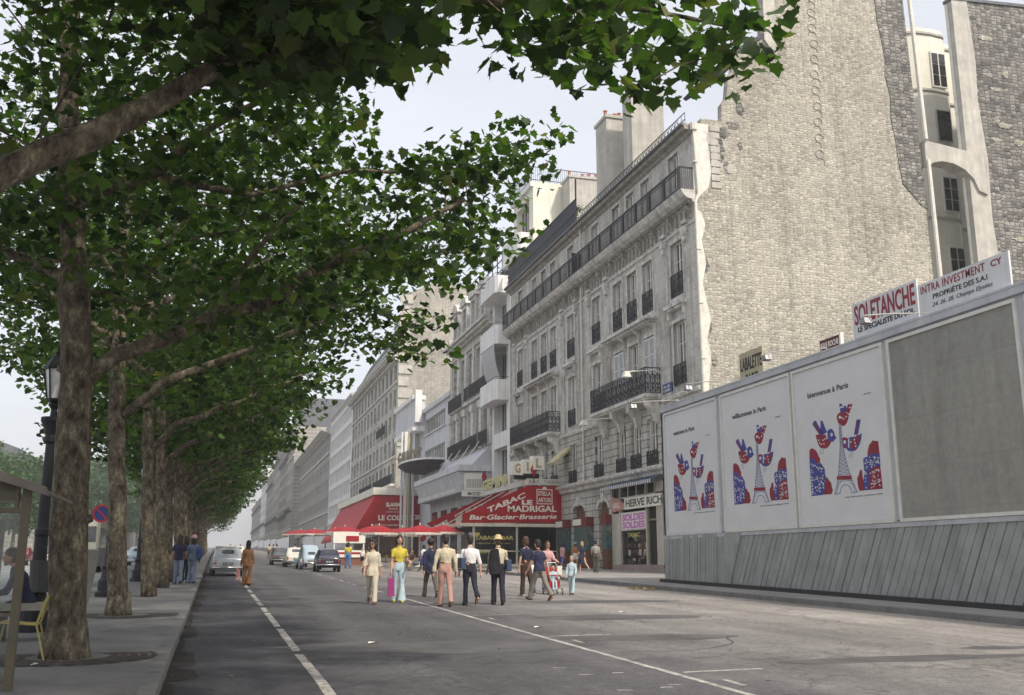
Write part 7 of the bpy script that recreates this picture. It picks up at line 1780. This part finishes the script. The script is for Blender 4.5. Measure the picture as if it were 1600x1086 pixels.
# another pale coach further on
Bq2 = thing('bus', 'pale coach farther along the avenue at the far left edge', 'bus', (-16, 130, gz(130))); zg = gz(130)
rbox(-17.3,-14.8,130,141,zg+.35,zg+3.1).build('body', MATS['bus_cream'], Bq2); c = MB(); c.box(-17.1,-15.0,129.95,130.0,zg+1.5,zg+2.5); c.build('windscreen', m_carglass, Bq2)

# ================================================================== street furniture on the median
def lamp_post(x, y, lab):
    t = thing('lamp_post', lab, 'street lamp', (x, y, gz(y)+.13), 'old iron lamp posts among the trees', local=True)
    c = MB(); c.lathe((0,0,0), [(.29,0),(.29,.12),(.23,.16),(.23,.42),(.17,.5),(.14,.72),(.17,.8),(.115,.9),(.10,1.5),(.115,1.52),(.115,1.6),(.092,1.64),(.078,3.02),(.12,3.05),(.12,3.12),(.1,3.16),(.14,3.3),(.19,3.4),(.19,3.46),(.06,3.47),(.05,3.6),(.09,3.66),(.05,3.72)], 12)
    c.build('post', m_iron, t)
    c = MB(); n = 6
    lo, hi = .13, .21
    c.lathe((0,0,3.7), [(.05,0),(.13,.04),(.14,.08)], 6)
    for k in range(6):
        a = 2*PI*k/6; c.bar((lo*math.cos(a),lo*math.sin(a),3.77),(hi*math.cos(a),hi*math.sin(a),4.28), .022)
    c.lathe((0,0,4.27), [(.235,0),(.24,.04),(.2,.1),(.12,.22),(.07,.27),(.08,.3),(.03,.36),(.045,.4),(.005,.48)], 6); lan = c.build('lantern', m_iron, t)
    c = MB(); c.lathe((0,0,3.78), [(.12,0),(.2,.49)], 6, caps=False); c.build('lantern_glass', M('frosted_glass', (.6,.62,.62), .3, .05, 3), lan)
for y, lab in ((18.1,'nearest lamp post, its lantern showing left of the biggest trunk'),(29.6,'second lamp post, carrying the no parking sign'),(41.5,'third lamp post between the slim trunks'),(54,'fourth lamp post along the avenue'),(66,'fifth lamp post along the avenue'),(79,'sixth lamp post, farthest one on the median')):
    lamp_post(-2.72, y, lab)
c = MB()
s = thing('no_parking_sign', 'round blue no parking sign with red rim and bar on the second lamp post', 'sign', (-2.96, 29.3, gz(29.3)+2.5))
zc = gz(29.3)+2.33; 
c.prism([(-2.98+.24*math.cos(2*PI*i/24), zc+.24*math.sin(2*PI*i/24)) for i in range(24)], 'Y', 29.36, 29.38); c.build('disc', M('sign_blue', (.03,.06,.25), .4, .05, 3), s)
c = MB()
R0, R1 = .24, .185
for i in range(24):
    a, b = 2*PI*i/24, 2*PI*(i+1)/24
    c.prism([(-2.98+R0*math.cos(a),zc+R0*math.sin(a)),(-2.98+R0*math.cos(b),zc+R0*math.sin(b)),(-2.98+R1*math.cos(b),zc+R1*math.sin(b)),(-2.98+R1*math.cos(a),zc+R1*math.sin(a))], 'Y', 29.345, 29.359)
c.bar((-2.98-.15,29.35,zc+.15),(-2.98+.15,29.35,zc-.15), .012, .05); c.build('red_ring', M('sign_red', (.45,.03,.04), .4, .05, 3), s)
# bus shelter at the left edge
S = thing('bus_shelter', 'bus shelter with sloping roof edge and glass side at the far left', 'shelter', (-2.3, 11.6, gz(11)+.13))
zb = gz(11)+.13
m_bronze = M('dark_bronze_paint', (.10,.085,.055), .5, .15, 3)
c = MB(); c.prism([(-1.60,2.15),(-1.62,2.235),(-3.9,3.0),(-3.9,2.86)], 'Y', 10.7, 10.82); c.prism([(-1.68,2.2),(-1.68,2.235),(-3.9,2.98),(-3.9,2.94)], 'Y', 10.82, 13.2); c.build('roof', M('shelter_roof', (.16,.14,.12), .6, .2, 2), S)
zb = gz(10.8)+.13
c = MB(); c.box(-1.84,-1.765,10.84,10.92,zb,2.24); c.build('post', m_bronze, S)
c = MB(); c.box(-3.8,-3.72,10.84,10.92,zb,2.95); c.build('post', m_bronze, S)
c = MB(); c.box(-3.72,-1.84,10.87,10.89,.42,1.98); c.build('glass_panel', clear_glass('shelter_glass'), S)
c = MB(); c.box(-3.72,-1.84,10.85,10.91,1.98,2.03); c.box(-3.72,-1.84,10.85,10.91,.38,.43); c.box(-3.72,-1.84,10.86,10.90,1.0,1.03); c.box(-1.90,-1.87,10.85,10.91,2.03,2.27); c.build('rail', m_bronze, S)
c = MB(); c.box(-3.6,-1.98,10.90,10.94,.5,1.93); c.build('notice_panel', M('shelter_poster', (.36,.33,.32), .6, .3, 1.2), S)
c = MB(); c.box(-3.5,-2.03,10.883,10.899,1.25,1.88); c.build('notice_picture', M('faded_red_poster', (.38,.14,.12), .6, .3, 3), S)
c = MB(); c.lathe((-2.75,12.6,2.2), [(.62,0),(.55,.22),(.35,.36),(.001,.42)], 18, sq=1.0); c.build('roof_dome', M('milky_plastic', (.5,.48,.4), .4, .1, 3), S, smooth=True)
# yellow chair by the first trunk
m_ych = M('yellow_chair_paint', (.42,.36,.12), .5, .2, 6)
t = thing('garden_chair', 'yellow wire garden chair beside the nearest trunk', 'chair', (-2.2, 13.7, gz(13.7)+.13), local=True, rz=math.radians(92))
c = MB()
c.tube([(-.21,-.2,.42),(.21,-.2,.42),(.22,.2,.45),(-.22,.2,.45),(-.21,-.2,.42)], .014, 6); 
for i in range(7): c.tube([(-.2+.066*i,-.2,.42),(-.2+.066*i,.2,.45)], .006, 4)
c.build('seat', m_ych, t)
c = MB(); c.tube([(-.2,-.2,.42),(-.21,-.27,.68),(-.12,-.29,.75),(.12,-.29,.75),(.21,-.27,.68),(.2,-.2,.42)], .014, 6); 
for i in range(5): c.tube([(-.12+.06*i,-.22,.5),(-.12+.06*i,-.29,.74)], .006, 4)
c.build('backrest', m_ych, t)
for sg in (-1, 1):
    c = MB(); c.tube([(sg*.22,.2,.45),(sg*.25,.28,0)], .013, 6); c.build('leg', m_ych, t); c = MB(); c.tube([(sg*.2,-.2,.42),(sg*.22,-.32,0)], .013, 6); c.build('leg', m_ych, t)
# bench beyond
t = thing('bench', 'stone grey bench end showing on both sides of the biggest trunk', 'bench', (-2.5, 17.2, gz(17)+.13))
c = MB(); zq = gz(17)+.13; c.box(-3.15,-1.95,16.2,16.9,zq+.42,zq+.52); c.build('seat', M('bench_slats', (.3,.28,.24), .8, .2, 5), t)
for x in (-3.0,-2.15): c = MB(); c.box(x,x+.12,16.3,16.8,zq,zq+.42); c.build('leg', m_iron, t)
person('person in dark blue seated on the bench behind the nearest trunk', -2.6, 16.55, 100, 1.72, False, 'tan', T_(m_navy, sleeve='long', over=.05), ('straight', m_darktr), ('short','dark'), (.03,.03,.03), ((70,62),(72,66)), ((30,8,40),(30,8,40)), z=gz(16.5)+.13, sit=.56, voxel=.013, face=False, lean=22)
t = thing('litter_bin', 'grey hanging litter bin behind the nearest trunk', 'bin', (-2.45, 18.6, gz(18)+.13))
c = MB(); c.lathe((-2.62,17.9,gz(18)+.75), [(.17,0),(.21,.5),(.19,.5)], 14); c.build('bucket', M('dark_bin_paint', (.05,.055,.05), .6, .2, 4), t); c = MB(); c.tube([(-2.62,17.9,gz(18)+.13),(-2.62,17.9,gz(18)+.8)], .03, 6); c.build('post', m_iron, t)
t = thing('notice_panel', 'leaning grey sheet panel between the first and second trunks', 'panel', (-2.3, 21, gz(21)+.13))
c = MB(); zq = gz(24)+.13; c.prism([(-2.72,zq+.12),(-2.55,zq+.12),(-2.4,zq+1.25),(-2.68,zq+1.25)], 'Y', 24.0, 24.04); c.build('board', M('dull_grey_board', (.2,.195,.18), .7, .15, 3), t); c = MB(); c.box(-2.68,-2.6,24.04,24.1,zq,zq+.3); c.build('foot', m_iron, t)
# tree grates
for i, y in enumerate((13.95, 21.9)):
    c = MB(); zq = gz(y)+.134
    for r in (.5,.62,.74,.86,.98):
        for k in range(24):
            a, b = 2*PI*(k+.08)/24, 2*PI*(k+.92)/24
            c.poly([(-1.66+r*math.cos(a),y+r*math.sin(a),zq+.004),(-1.66+(r+.09)*math.cos(a),y+(r+.09)*math.sin(a),zq+.004),(-1.66+(r+.09)*math.cos(b),y+(r+.09)*math.sin(b),zq+.004),(-1.66+r*math.cos(b),y+r*math.sin(b),zq+.004)])
    tag(c.build('tree_grate', M('rusty_iron', (.07,.05,.04), .8, .3, 6), None, off=(-1.66,y,zq)), 'round iron tree grate at the foot of the %s trunk' % ('nearest','second')[i], 'grate')
# far no entry sign and red sign near the cinema
for x, y, z, lab in ((19.0,95,3.4,'small round red and white street sign beside the shop canopy'),(17.9,78,4.3,'red upright sign strip behind the near awning corner')):
    s = thing('street_sign', lab, 'sign', (x, y, gz(y)+.13)); c = MB(); c.tube([(x,y,gz(y)+.13),(x,y,z)], .04, 6); c.build('post', m_metal, s); c = MB(); c.prism([(x+.35*math.cos(2*PI*i/16), z+.55+.45*math.sin(2*PI*i/16)) for i in range(16)], 'Y', y-.06, y-.03); c.build('plate', m_umb, s)
# ================================================================== plane trees
def bark():
    m = bpy.data.materials.new('plane_bark'); m.use_nodes = True; nt = m.node_tree; L = nt.links; b = nt.nodes['Principled BSDF']; b.inputs['Roughness'].default_value = .9; b.inputs['Specular IOR Level'].default_value = .2
    tc = new(nt, 'ShaderNodeTexCoord'); mp = new(nt, 'ShaderNodeMapping'); mp.inputs['Scale'].default_value = (1,1,.55); L.new(tc.outputs['Object'], mp.inputs[0])
    n1 = new(nt, 'ShaderNodeTexNoise', Scale=9.0, Detail=6.0, Roughness=.65); L.new(mp.outputs[0], n1.inputs['Vector'])
    r = new(nt, 'ShaderNodeValToRGB'); cr = r.color_ramp; cr.elements[0].position = .34; cr.elements[0].color = (.045,.035,.026,1); cr.elements[1].position = .66; cr.elements[1].color = (.29,.26,.19,1)
    for p, c in ((.43,(.105,.085,.062,1)),(.50,(.14,.12,.088,1)),(.55,(.155,.13,.09,1)),(.585,(.22,.19,.13,1))): e = cr.elements.new(p); e.color = c
    L.new(n1.outputs['Fac'], r.inputs[0])
    n2 = new(nt, 'ShaderNodeTexNoise', Scale=30, Detail=5.0, Roughness=.7); L.new(mp.outputs[0], n2.inputs['Vector'])
    mr = new(nt, 'ShaderNodeMapRange'); mr.inputs[1].default_value=.3; mr.inputs[2].default_value=.7; mr.inputs[3].default_value=.6; mr.inputs[4].default_value=1.35; L.new(n2.outputs['Fac'], mr.inputs[0])
    s = new(nt, 'ShaderNodeVectorMath', operation='SCALE'); L.new(r.outputs[0], s.inputs[0]); L.new(mr.outputs[0], s.inputs['Scale']); L.new(s.outputs[0], b.inputs['Base Color'])
    ad = new(nt, 'ShaderNodeMath', operation='ADD'); L.new(n1.outputs['Fac'], ad.inputs[0]); L.new(n2.outputs['Fac'], ad.inputs[1])
    bp = new(nt, 'ShaderNodeBump', Strength=.8, Distance=.03); L.new(ad.outputs[0], bp.inputs['Height']); L.new(bp.outputs[0], b.inputs['Normal'])
    return m
def leafmat(name, c1, c2, c3):
    m = bpy.data.materials.new(name); m.use_nodes = True; nt = m.node_tree; L = nt.links; N = nt.nodes; b = N['Principled BSDF']
    g = N.new('ShaderNodeNewGeometry'); r = new(nt, 'ShaderNodeValToRGB'); cr = r.color_ramp
    cr.elements[0].position = 0; cr.elements[0].color = (*c1,1); cr.elements[1].position = .93; cr.elements[1].color = (*c2,1); e = cr.elements.new(.985); e.color = (*c3,1)
    L.new(g.outputs['Random Per Island'], r.inputs[0])
    tc = new(nt, 'ShaderNodeTexCoord'); n = new(nt, 'ShaderNodeTexNoise', Scale=.7, Detail=3.0); L.new(tc.outputs['Object'], n.inputs['Vector'])
    mr = new(nt, 'ShaderNodeMapRange'); mr.inputs[1].default_value=.35; mr.inputs[2].default_value=.65; mr.inputs[3].default_value=.72; mr.inputs[4].default_value=1.3; L.new(n.outputs['Fac'], mr.inputs[0])
    s = new(nt, 'ShaderNodeVectorMath', operation='SCALE'); L.new(r.outputs[0], s.inputs[0]); L.new(mr.outputs[0], s.inputs['Scale']); L.new(s.outputs[0], b.inputs['Base Color'])
    b.inputs['Roughness'].default_value = .5; b.inputs['Specular IOR Level'].default_value = .35
    t = N.new('ShaderNodeBsdfTranslucent'); s2 = new(nt, 'ShaderNodeVectorMath', operation='MULTIPLY'); s2.inputs[1].default_value = (1.3, 1.7, .5); L.new(s.outputs[0], s2.inputs[0]); L.new(s2.outputs[0], t.inputs[0])
    mx = N.new('ShaderNodeMixShader'); mx.inputs[0].default_value = .38; L.new(b.outputs[0], mx.inputs[1]); L.new(t.outputs[0], mx.inputs[2]); L.new(mx.outputs[0], N['Material Output'].inputs[0])
    return m
m_bark = bark(); m_leaf = leafmat('plane_leaf', (.010,.026,.008), (.085,.145,.028), (.14,.15,.04)); m_leaf_far = leafmat('distant_leaf', (.04,.08,.035), (.08,.13,.055), (.1,.12,.05))
LEAF_N = np.array([(0,0),(.14,.05),(.36,-.08),(.38,.10),(.56,.20),(.47,.36),(.54,.60),(.32,.60),(.17,.80),(0,1.03)])
def leaf_template(detail):
    if detail == 2:
        o = [tuple(p) for p in LEAF_N] + [(-x, y) for x, y in reversed(LEAF_N[1:-1].tolist())]
    elif detail == 1: o = [(0,0),(.36,-.04),(.56,.3),(.40,.62),(0,1.0),(-.40,.62),(-.56,.3),(-.36,-.04)]
    else: o = [(0,0),(.5,.2),(.34,.7),(-.05,1.0),(-.42,.6),(-.48,.15)]
    pts = [(0,.38)] + o
    v = np.array([(x, y, .10-.22*abs(x)-.16*max(0, y-.5)) for x, y in pts])
    n = len(o); f = [(0, 1+i, 1+(i+1) % n) for i in range(n)]
    return v, np.array(f)
def leaves_mesh(name, centers, per, size, spread, detail, mat, rs, origin):
    n = len(centers)*per; C_ = np.repeat(np.array(centers), per, axis=0)
    P = C_ + np.clip(rs.normal(size=(n,3)), -1.5, 1.5)*np.array(spread)
    yaw = rs.uniform(0, 2*PI, n); droop = rs.normal(.55, .45, n); roll = rs.normal(0, .45, n); s = size*rs.uniform(.6, 1.25, n)
    fwd = np.stack([np.cos(yaw)*np.cos(droop), np.sin(yaw)*np.cos(droop), -np.sin(droop)], 1)
    side = np.stack([-np.sin(yaw), np.cos(yaw), np.zeros(n)], 1); upv = np.cross(side, fwd)*-1
    upv = np.cross(fwd, side)
    side2 = side*np.cos(roll)[:,None]+upv*np.sin(roll)[:,None]; up2 = np.cross(fwd, side2)
    V, F = leaf_template(detail); k = len(V)
    wv = rs.uniform(.72, 1.12, n)[:,None,None]
    W = P[:,None,:] + s[:,None,None]*(V[None,:,0,None]*wv*side2[:,None,:]+(V[None,:,1,None]-.4)*fwd[:,None,:]+V[None,:,2,None]*up2[:,None,:]*-1)
    W = W.reshape(-1,3)-np.array(origin)
    FF = (F[None,:,:]+(np.arange(n)*k)[:,None,None]).reshape(-1,3)
    me = bpy.data.meshes.new(name); me.vertices.add(len(W)); me.vertices.foreach_set('co', W.ravel().astype(np.float32))
    me.loops.add(FF.size); me.loops.foreach_set('vertex_index', FF.ravel().astype(np.int32))
    me.polygons.add(len(FF)); me.polygons.foreach_set('loop_start', np.arange(0, FF.size, 3, dtype=np.int32)); me.polygons.foreach_set('loop_total', np.full(len(FF), 3, dtype=np.int32))
    me.materials.append(mat); me.update(calc_edges=True)
    return me
def subdiv(pts, step):
    out = [np.array(pts[0][:3])]; rad = [pts[0][3]]
    for a, b in zip(pts[:-1], pts[1:]):
        A, B_ = np.array(a[:3]), np.array(b[:3]); n = max(1, int(np.linalg.norm(B_-A)/step))
        for i in range(1, n+1): out.append(A+(B_-A)*i/n); rad.append(a[3]+(b[3]-a[3])*i/n)
    return out, rad
def tree(name, label, trunk, limbs, centers, per, size, spread, detail, seed, group, mat=None, cat='tree', step=.45, tw=.0085):
    rs = np.random.RandomState(seed); base = trunk[0][:3]
    T = thing(name, label, cat, tuple(base), group)
    nodes = []; par = []; rad = []
    tb = MB()
    def add_line(pts, start=-1):
        P, R = subdiv(pts, step); idx = start
        for p, r in zip(P, R):
            nodes.append(p); par.append(idx); rad.append(r); idx = len(nodes)-1
        return P, R
    def wob(P, R, amt, n=10):
        Q = [tuple(p + rs.normal(size=3)*amt*np.array([1,1,.2])) for p in P]; Q[0] = tuple(P[0])
        tb.tube(Q, [r*(1+rs.normal()*.06) for r in R], n)
    P, R = add_line(trunk); wob(P, R, .012, 14 if detail == 2 else 9)
    ntr = len(nodes)
    for lb in limbs:
        d = [np.linalg.norm(np.array(lb[0][:3])-nodes[i]) for i in range(len(nodes))]; st = int(np.argmin(d))
        P, R = add_line(lb, st); wob([nodes[st]]+P, [R[0]]+R, .03 if detail == 2 else .06, 10 if detail == 2 else 6)
    fixed = len(nodes)
    if detail == 2:      # knots and cut branch stubs
        for _ in range(9):
            i = rs.randint(2, ntr); a = rs.uniform(0, 2*PI); d = np.array([math.cos(a), math.sin(a), .3]); tb.tube([tuple(nodes[i]), tuple(nodes[i]+d*(rad[i]+.05))], [rad[i]*.42, rad[i]*.22], 7)
        tb.tube([(base[0],base[1],base[2]-.05),(base[0],base[1],base[2]+.12),(base[0],base[1],base[2]+.45)], [trunk[0][3]*1.28, trunk[0][3]*1.12, trunk[0][3]*.9], 14)
    cen = sorted(centers, key=lambda c: min(np.linalg.norm(c-nodes[i]) for i in range(0, fixed, 2)))
    for c in cen:
        arr = np.array(nodes); d = np.linalg.norm(arr-c, axis=1) + np.maximum(0, arr[:,2]-c[2])*.6
        d[:max(3, int(ntr*.35))] += 5
        i = int(np.argmin(d)); A = nodes[i]; L_ = np.linalg.norm(c-A); n = max(1, int(L_/.45)); idx = i
        for j in range(1, n+1):
            t = j/n; p = A+(c-A)*t; p = p+np.array([0,0,1])*math.sin(t*PI)*L_*.07+(rs.normal(size=3)*.045 if j < n else 0)
            nodes.append(p); par.append(idx); rad.append(0); idx = len(nodes)-1
    cnt = [0]*len(nodes); isl = set(range(len(nodes)))-set(par)
    for i in isl: cnt[i] = 1
    for i in range(len(nodes)-1, -1, -1):
        if par[i] >= 0: cnt[par[i]] += cnt[i]
    ch = {}
    for i in range(fixed, len(nodes)): ch.setdefault(par[i], []).append(i)
    tw_ = MB(); used = set()
    for i in range(fixed, len(nodes)):
        if i in used: continue
        path = [par[i]] if par[i] >= 0 else []
        j = i
        while j is not None:
            path.append(j); used.add(j); nx = [q for q in ch.get(j, []) if q not in used]; j = max(nx, key=lambda q: cnt[q]) if nx else None
        rr = [max(tw*.8, tw*cnt[q]**.55) for q in path]; rr[0] = rr[1] if len(rr) > 1 else rr[0]
        if len(path) > 1: tw_.tube([tuple(nodes[q]) for q in path], rr, 5 if detail == 2 else 4, caps=False)
    tb.build('trunk', m_bark, T, smooth=True); tw_.build('branches', m_bark, T, smooth=True)
    lc = list(centers) + [nodes[i] for i in range(fixed, len(nodes)) if cnt[i] <= 3 and rs.rand() < .35]
    me = leaves_mesh('crown', lc, per, size, spread, detail, mat or m_leaf, rs, OFF[T.name])
    ob = bpy.data.objects.new('crown', me); COL.objects.link(ob); ob.parent = T; OFF[ob.name] = OFF[T.name]
    return T
def sample(n, box, test, rs, mind=.45):
    out = []; k = 0
    while len(out) < n and k < n*400:
        k += 1; p = np.array([rs.uniform(*box[0]), rs.uniform(*box[1]), rs.uniform(*box[2])])
        if not test(*p): continue
        if out and np.min(np.linalg.norm(np.array(out)[-400:]-p, axis=1)) < mind: continue
        out.append(p)
    return out
rs = np.random.RandomState(21)
GRP = 'row of plane trees on the median'
# ---- tree whose limb crosses the upper left corner (its trunk stands just outside the picture)
def t0(x, y, z):
    if y < 3: return False
    if x > 2.6 and (z-1.5)/y > .78: return False
    t = x/y; s = (z-1.5)/y
    if t > .53: return False
    if s < (.545 if t > .1 else .50) + max(0, t-.4)*.42: return False
    if t < -.02 and s < .58 and y > 5: return False
    if ((x+1.2)/6.8)**2+((y-7.2)/4.6)**2+((z-8.6)/3.4)**2 > 1: return False
    return z < 10.2
c0 = sample(450, ((-6,5.6),(3.2,11.5),(4.6,10.2)), t0, rs, .42)
tree('plane_tree', 'plane tree nearest the viewer, thick bare limb crossing the upper left corner', [(-1.95,6.6,gz(6.6)+.13,.27),(-1.98,6.65,2.0,.235),(-2.05,6.8,3.6,.22),(-2.3,6.9,6.0,.18),(-2.4,7,9.0,.08)],
 [[(-1.95,6.9,3.55,.125),(-1.63,7.4,4.2,.113),(-1.35,7.48,4.42,.105),(-1.11,7.55,4.6,.107),(-.65,7.7,5.02,.094),(-.16,7.85,5.55,.08),(.5,8.0,6.3,.07),(1.6,8.3,6.8,.07),(2.8,8.8,7.1,.05),(4.2,9.0,7.4,.03),(5.1,9.0,7.3,.015)],
  [(.5,8.0,6.2,.06),(1.2,7.4,6.6,.045),(2.4,6.9,7.0,.03)], [(-2.2,6.9,5.2,.11),(-3.2,7.2,6.2,.08),(-4.6,7.4,7.0,.05)], [(-2.3,6.95,6.4,.1),(-1.2,6.4,7.6,.07),(.4,5.8,8.4,.04)]],
 c0+[np.array(p) for p in ((4.9,8.8,7.0),(5.0,8.4,6.9),(4.7,8.6,6.7),(4.3,8.5,6.5),(3.9,8.4,6.2),(-.1,7.3,5.5),(.2,7.4,5.4),(.5,7.5,5.55),(.3,7.2,5.6),(-.4,7.2,5.6),(.8,7.6,5.5),(1.1,7.6,5.65))], 34, .185, (.36,.36,.13), 2, 1, GRP)
# ---- the big trunk on the left of the picture
def t1(x, y, z):
    t = x/y; s = (z-1.5)/y
    if x > 0 and t > .30: return False
    if t > .10 and s > .41+.2*(t-.10): return False
    if t > .19 and s < .225+1.15*(t-.19)+.025: return False
    if t > -.02 and s < .205: return False
    if x > 0 and t > .25 and s < .38: return False
    if ((x+.6)/5.9)**2+((y-14)/4.6)**2+((z-8.2)/4.6)**2 > 1: return False
    if x < -1.2 and z < 5.0: return False
    return z > 4.55
c1 = sample(330, ((-6.4,5.2),(9.4,18.6),(4.5,12.6)), t1, rs, .5)
tip = [np.array(p) for p in ((4.35,14,8.1),(4.1,13.9,7.8),(3.85,13.8,7.5),(4.2,14.1,7.4),(3.5,13.8,7.2),(3.2,13.9,6.9),(3.6,14,6.2),(3.8,13.8,6.3))]
tree('plane_tree', 'biggest trunk in view, at the left, mottled bark, long limb reaching over the road', [(-1.70,13.92,gz(13.9)+.13,.255),(-1.76,13.92,1.5,.225),(-1.86,13.95,3.9,.205),(-2.05,14,5.6,.185),(-2.25,14.05,6.9,.165),(-2.4,14.1,9.2,.11),(-2.4,14.1,11.0,.05)],
 [[(-1.80,13.95,3.85,.12),(-1.35,13.9,4.2,.115),(-.39,13.8,4.68,.10),(.45,13.7,5.0,.085),(1.23,13.6,5.55,.075),(2.33,13.4,6.14,.05),(3.2,13.4,6.7,.03)],
  [(-.2,13.8,4.75,.05),(.2,13.7,5.6,.04),(1.0,13.5,6.6,.025)], [(-2.15,14,6.4,.10),(-1.6,13.9,6.55,.095),(-1.11,13.8,6.75,.085),(-.5,13.6,7.4,.05),(.9,13.2,8.2,.03)], [(-1.11,13.8,6.75,.06),(.2,13.9,6.6,.045),(1.6,14.0,7.2,.03),(3.2,13.9,7.3,.018)],
  [(-2.0,14,5.2,.08),(-3.0,14.1,5.6,.07),(-4.4,14.3,6.2,.04)], [(-2.1,14,6.2,.06),(-3.2,13.8,6.9,.045),(-4.6,13.6,7.8,.03)]],
 c1+tip, 34, .148, (.42,.42,.13), 2, 2, GRP)
def gen_test(x0, y0, k, xmax, ztop=12.8, zb=4.7):
    def f(x, y, z):
        gy = gz(y0)
        if x > .5 and (z-1.5) < k*x+.4 : return False
        if x/y > .125 and (z-1.5)/y > .40+.2*(x/y-.125): return False
        if x > xmax: return False
        if ((x-x0-.7)/6.3)**2+((y-y0)/4.4)**2+((z-gy-8.6)/4.5)**2 > 1: return False
        return gy+zb < z < gy+ztop
    return f
def gen_limbs(x0, y0, g, rs, big=True):
    L_ = [[(x0+.05,y0,g+3.9,.11),(x0+.9,y0-.2,g+4.7,.095),(x0+2.4,y0-.3,g+5.4,.07),(x0+4.2,y0-.2,g+6.3,.04)]]
    for i in range(4):
        a = rs.uniform(0, 2*PI); z = g+rs.uniform(4.4, 7.2); l = rs.uniform(2.2, 3.6)
        L_.append([(x0,y0,z,.09),(x0+math.cos(a)*l*.4,y0+math.sin(a)*l*.4,z+.8,.07),(x0+math.cos(a)*l,y0+math.sin(a)*l,z+2.0,.035)])
    return L_
specs = [(21.9,'second trunk, with a tree grate, leaning slightly right',1.02,5.4,225,22,.165,2),(29.4,'third plane tree, its trunk wider at the foot',1.35,4.7,200,21,.185,1),(35.3,'fourth plane tree, partly hidden by the third',1.6,4.2,190,20,.20,1)]
for i, (y, lab, k, xm, n, per, sz, det) in enumerate(specs):
    g_ = gz(y)+.13; x0 = (-1.76,-1.62,-1.56)[i]
    cs = sample(n, ((-6.8,xm),(y-4.4,y+4.4),(4.5,14)), gen_test(x0, y, k, xm), rs, .5)
    tree('plane_tree', lab, [(x0,y,g_,.225),(x0-.12,y,g_+1.5,.185),(x0-.32,y,g_+4,.165),(x0-.5,y+.05,g_+7,.12),(x0-.5,y,g_+10.5,.05)], gen_limbs(x0-.35, y, g_, rs), cs, int(per*1.25), sz, (.48,.48,.15), det, 30+i, GRP)
# further trunks: two models copied along the row
mods = []
for i in range(3):
    y = 41.0; g_ = gz(y)+.13; x0 = -1.5
    cs = sample(165, ((-6.8,4.6),(y-4.4,y+4.4),(4.5,14)), gen_test(x0, y, 2.0, 3.3, 12.6, 4.9), rs, .62)
    mods.append(tree('plane_tree', 'x', [(x0,y,g_,.22),(x0-.1,y,g_+1.5,.18),(x0-.28,y,g_+4,.155),(x0-.4,y+.05,g_+7,.11),(x0-.4,y,g_+10.5,.05)], gen_limbs(x0-.3, y, g_, rs), cs, 24, .23, (.6,.6,.18), 1 if i < 2 else 0, 50+i, GRP))
words = ['fifth','sixth','seventh','eighth','ninth','tenth','eleventh','twelfth','thirteenth','fourteenth','fifteenth','sixteenth','seventeenth','eighteenth','nineteenth','twentieth','twenty first','twenty second','twenty third','twenty fourth']
ys = [41,47.5,54.2,61,68,75,82,89.5,97,105,113,122,131,141,151,162,174,187,201,217]
for i, y in enumerate(ys):
    c = copy_tree(mods[i % 3]); c.location = (-1.5+random.uniform(-.12,.12), y, gz(y)+.13); c.scale = (1, random.choice((1,-1)), random.uniform(.9,1.08)); c.rotation_euler = (random.uniform(-.03,.03), random.uniform(-.035,.01), random.uniform(-.18,.18)); c['label'] = '%s plane tree of the row counting from the viewer' % words[i]
for m_ in mods: drop(m_)
# trees of the far side of the avenue
def ball(x, y, z): return (x/4.8)**2+(y/4.8)**2+((z-8)/5.2)**2 < 1 and z > 2.6
bm_ = []
for i in range(3):
    cs = sample(150, ((-4.8,4.8),(-4.8,4.8),(2.6,13.4)), ball, rs, .8)
    bm_.append(tree('avenue_tree', 'x', [(0,0,0,.28),(0,0,3,.22),(0,0,8,.12),(0,0,12,.05)], [[(0,0,3.5,.12),(1.8,.5,6,.08)],[(0,0,4,.12),(-1.8,-.6,6.5,.08)],[(0,0,5,.1),(.3,1.9,7.5,.06)]], cs, 16, .5, (.7,.7,.45), 0, 70+i, 'trees across the avenue', m_leaf_far))
pos = [(-27,128,.95),(-31,150,1.15),(-27.5,168,1.1),(-33,190,1.3),(-29,212,1.3),(-25,222,1.25),(-34,238,1.6),(-27,255,1.6),(-23,275,1.7),(-33,290,1.9),(-26,315,2.0),(-21,330,1.9),(-31,350,2.1),(-24,375,2.2),(-19,395,2.1),(-27,430,2.4),(-18,460,2.3),(-12,480,2.2)]
for i, (x, y, s_) in enumerate(pos):
    c = copy_tree(bm_[i % 3]); c.location = (x, y, gz(y)); c.scale = (s_, s_, s_); c.rotation_euler = (0,0,random.uniform(0,6.28)); 
    c['label'] = 'hazy green tree across the avenue, number %s counting from the near end' % ['one','two','three','four','five','six','seven','eight','nine','ten','eleven','twelve','thirteen','fourteen','fifteen','sixteen','seventeen','eighteen'][i]
for m_ in bm_: drop(m_)
# planted shrubs on the roof screen
for i, (y, x, s_) in enumerate(((72.5,24.4,.7),(74.5,24.5,.9),(76.2,24.4,.8),(78.2,24.5,1.0),(79.8,24.6,.9),(66.5,24.5,.6))):
    cs = [np.array((x, y, 27.2))+rs.normal(size=3)*np.array((.25,.5,.35))*s_ for _ in range(12)]
    tree('roof_shrub', 'green shrub above the dark roof screen, %s from its left end' % ('fifth','fourth','third','second','first','sixth')[i], [(x,y,25.3,.04),(x,y,27.0,.03)], [], cs, 22, .12, (.16,.16,.16), 0, 90+i, 'shrubs on the roof terrace', m_leaf_far, 'shrub')
bpy.data.scenes.remove(WORK)
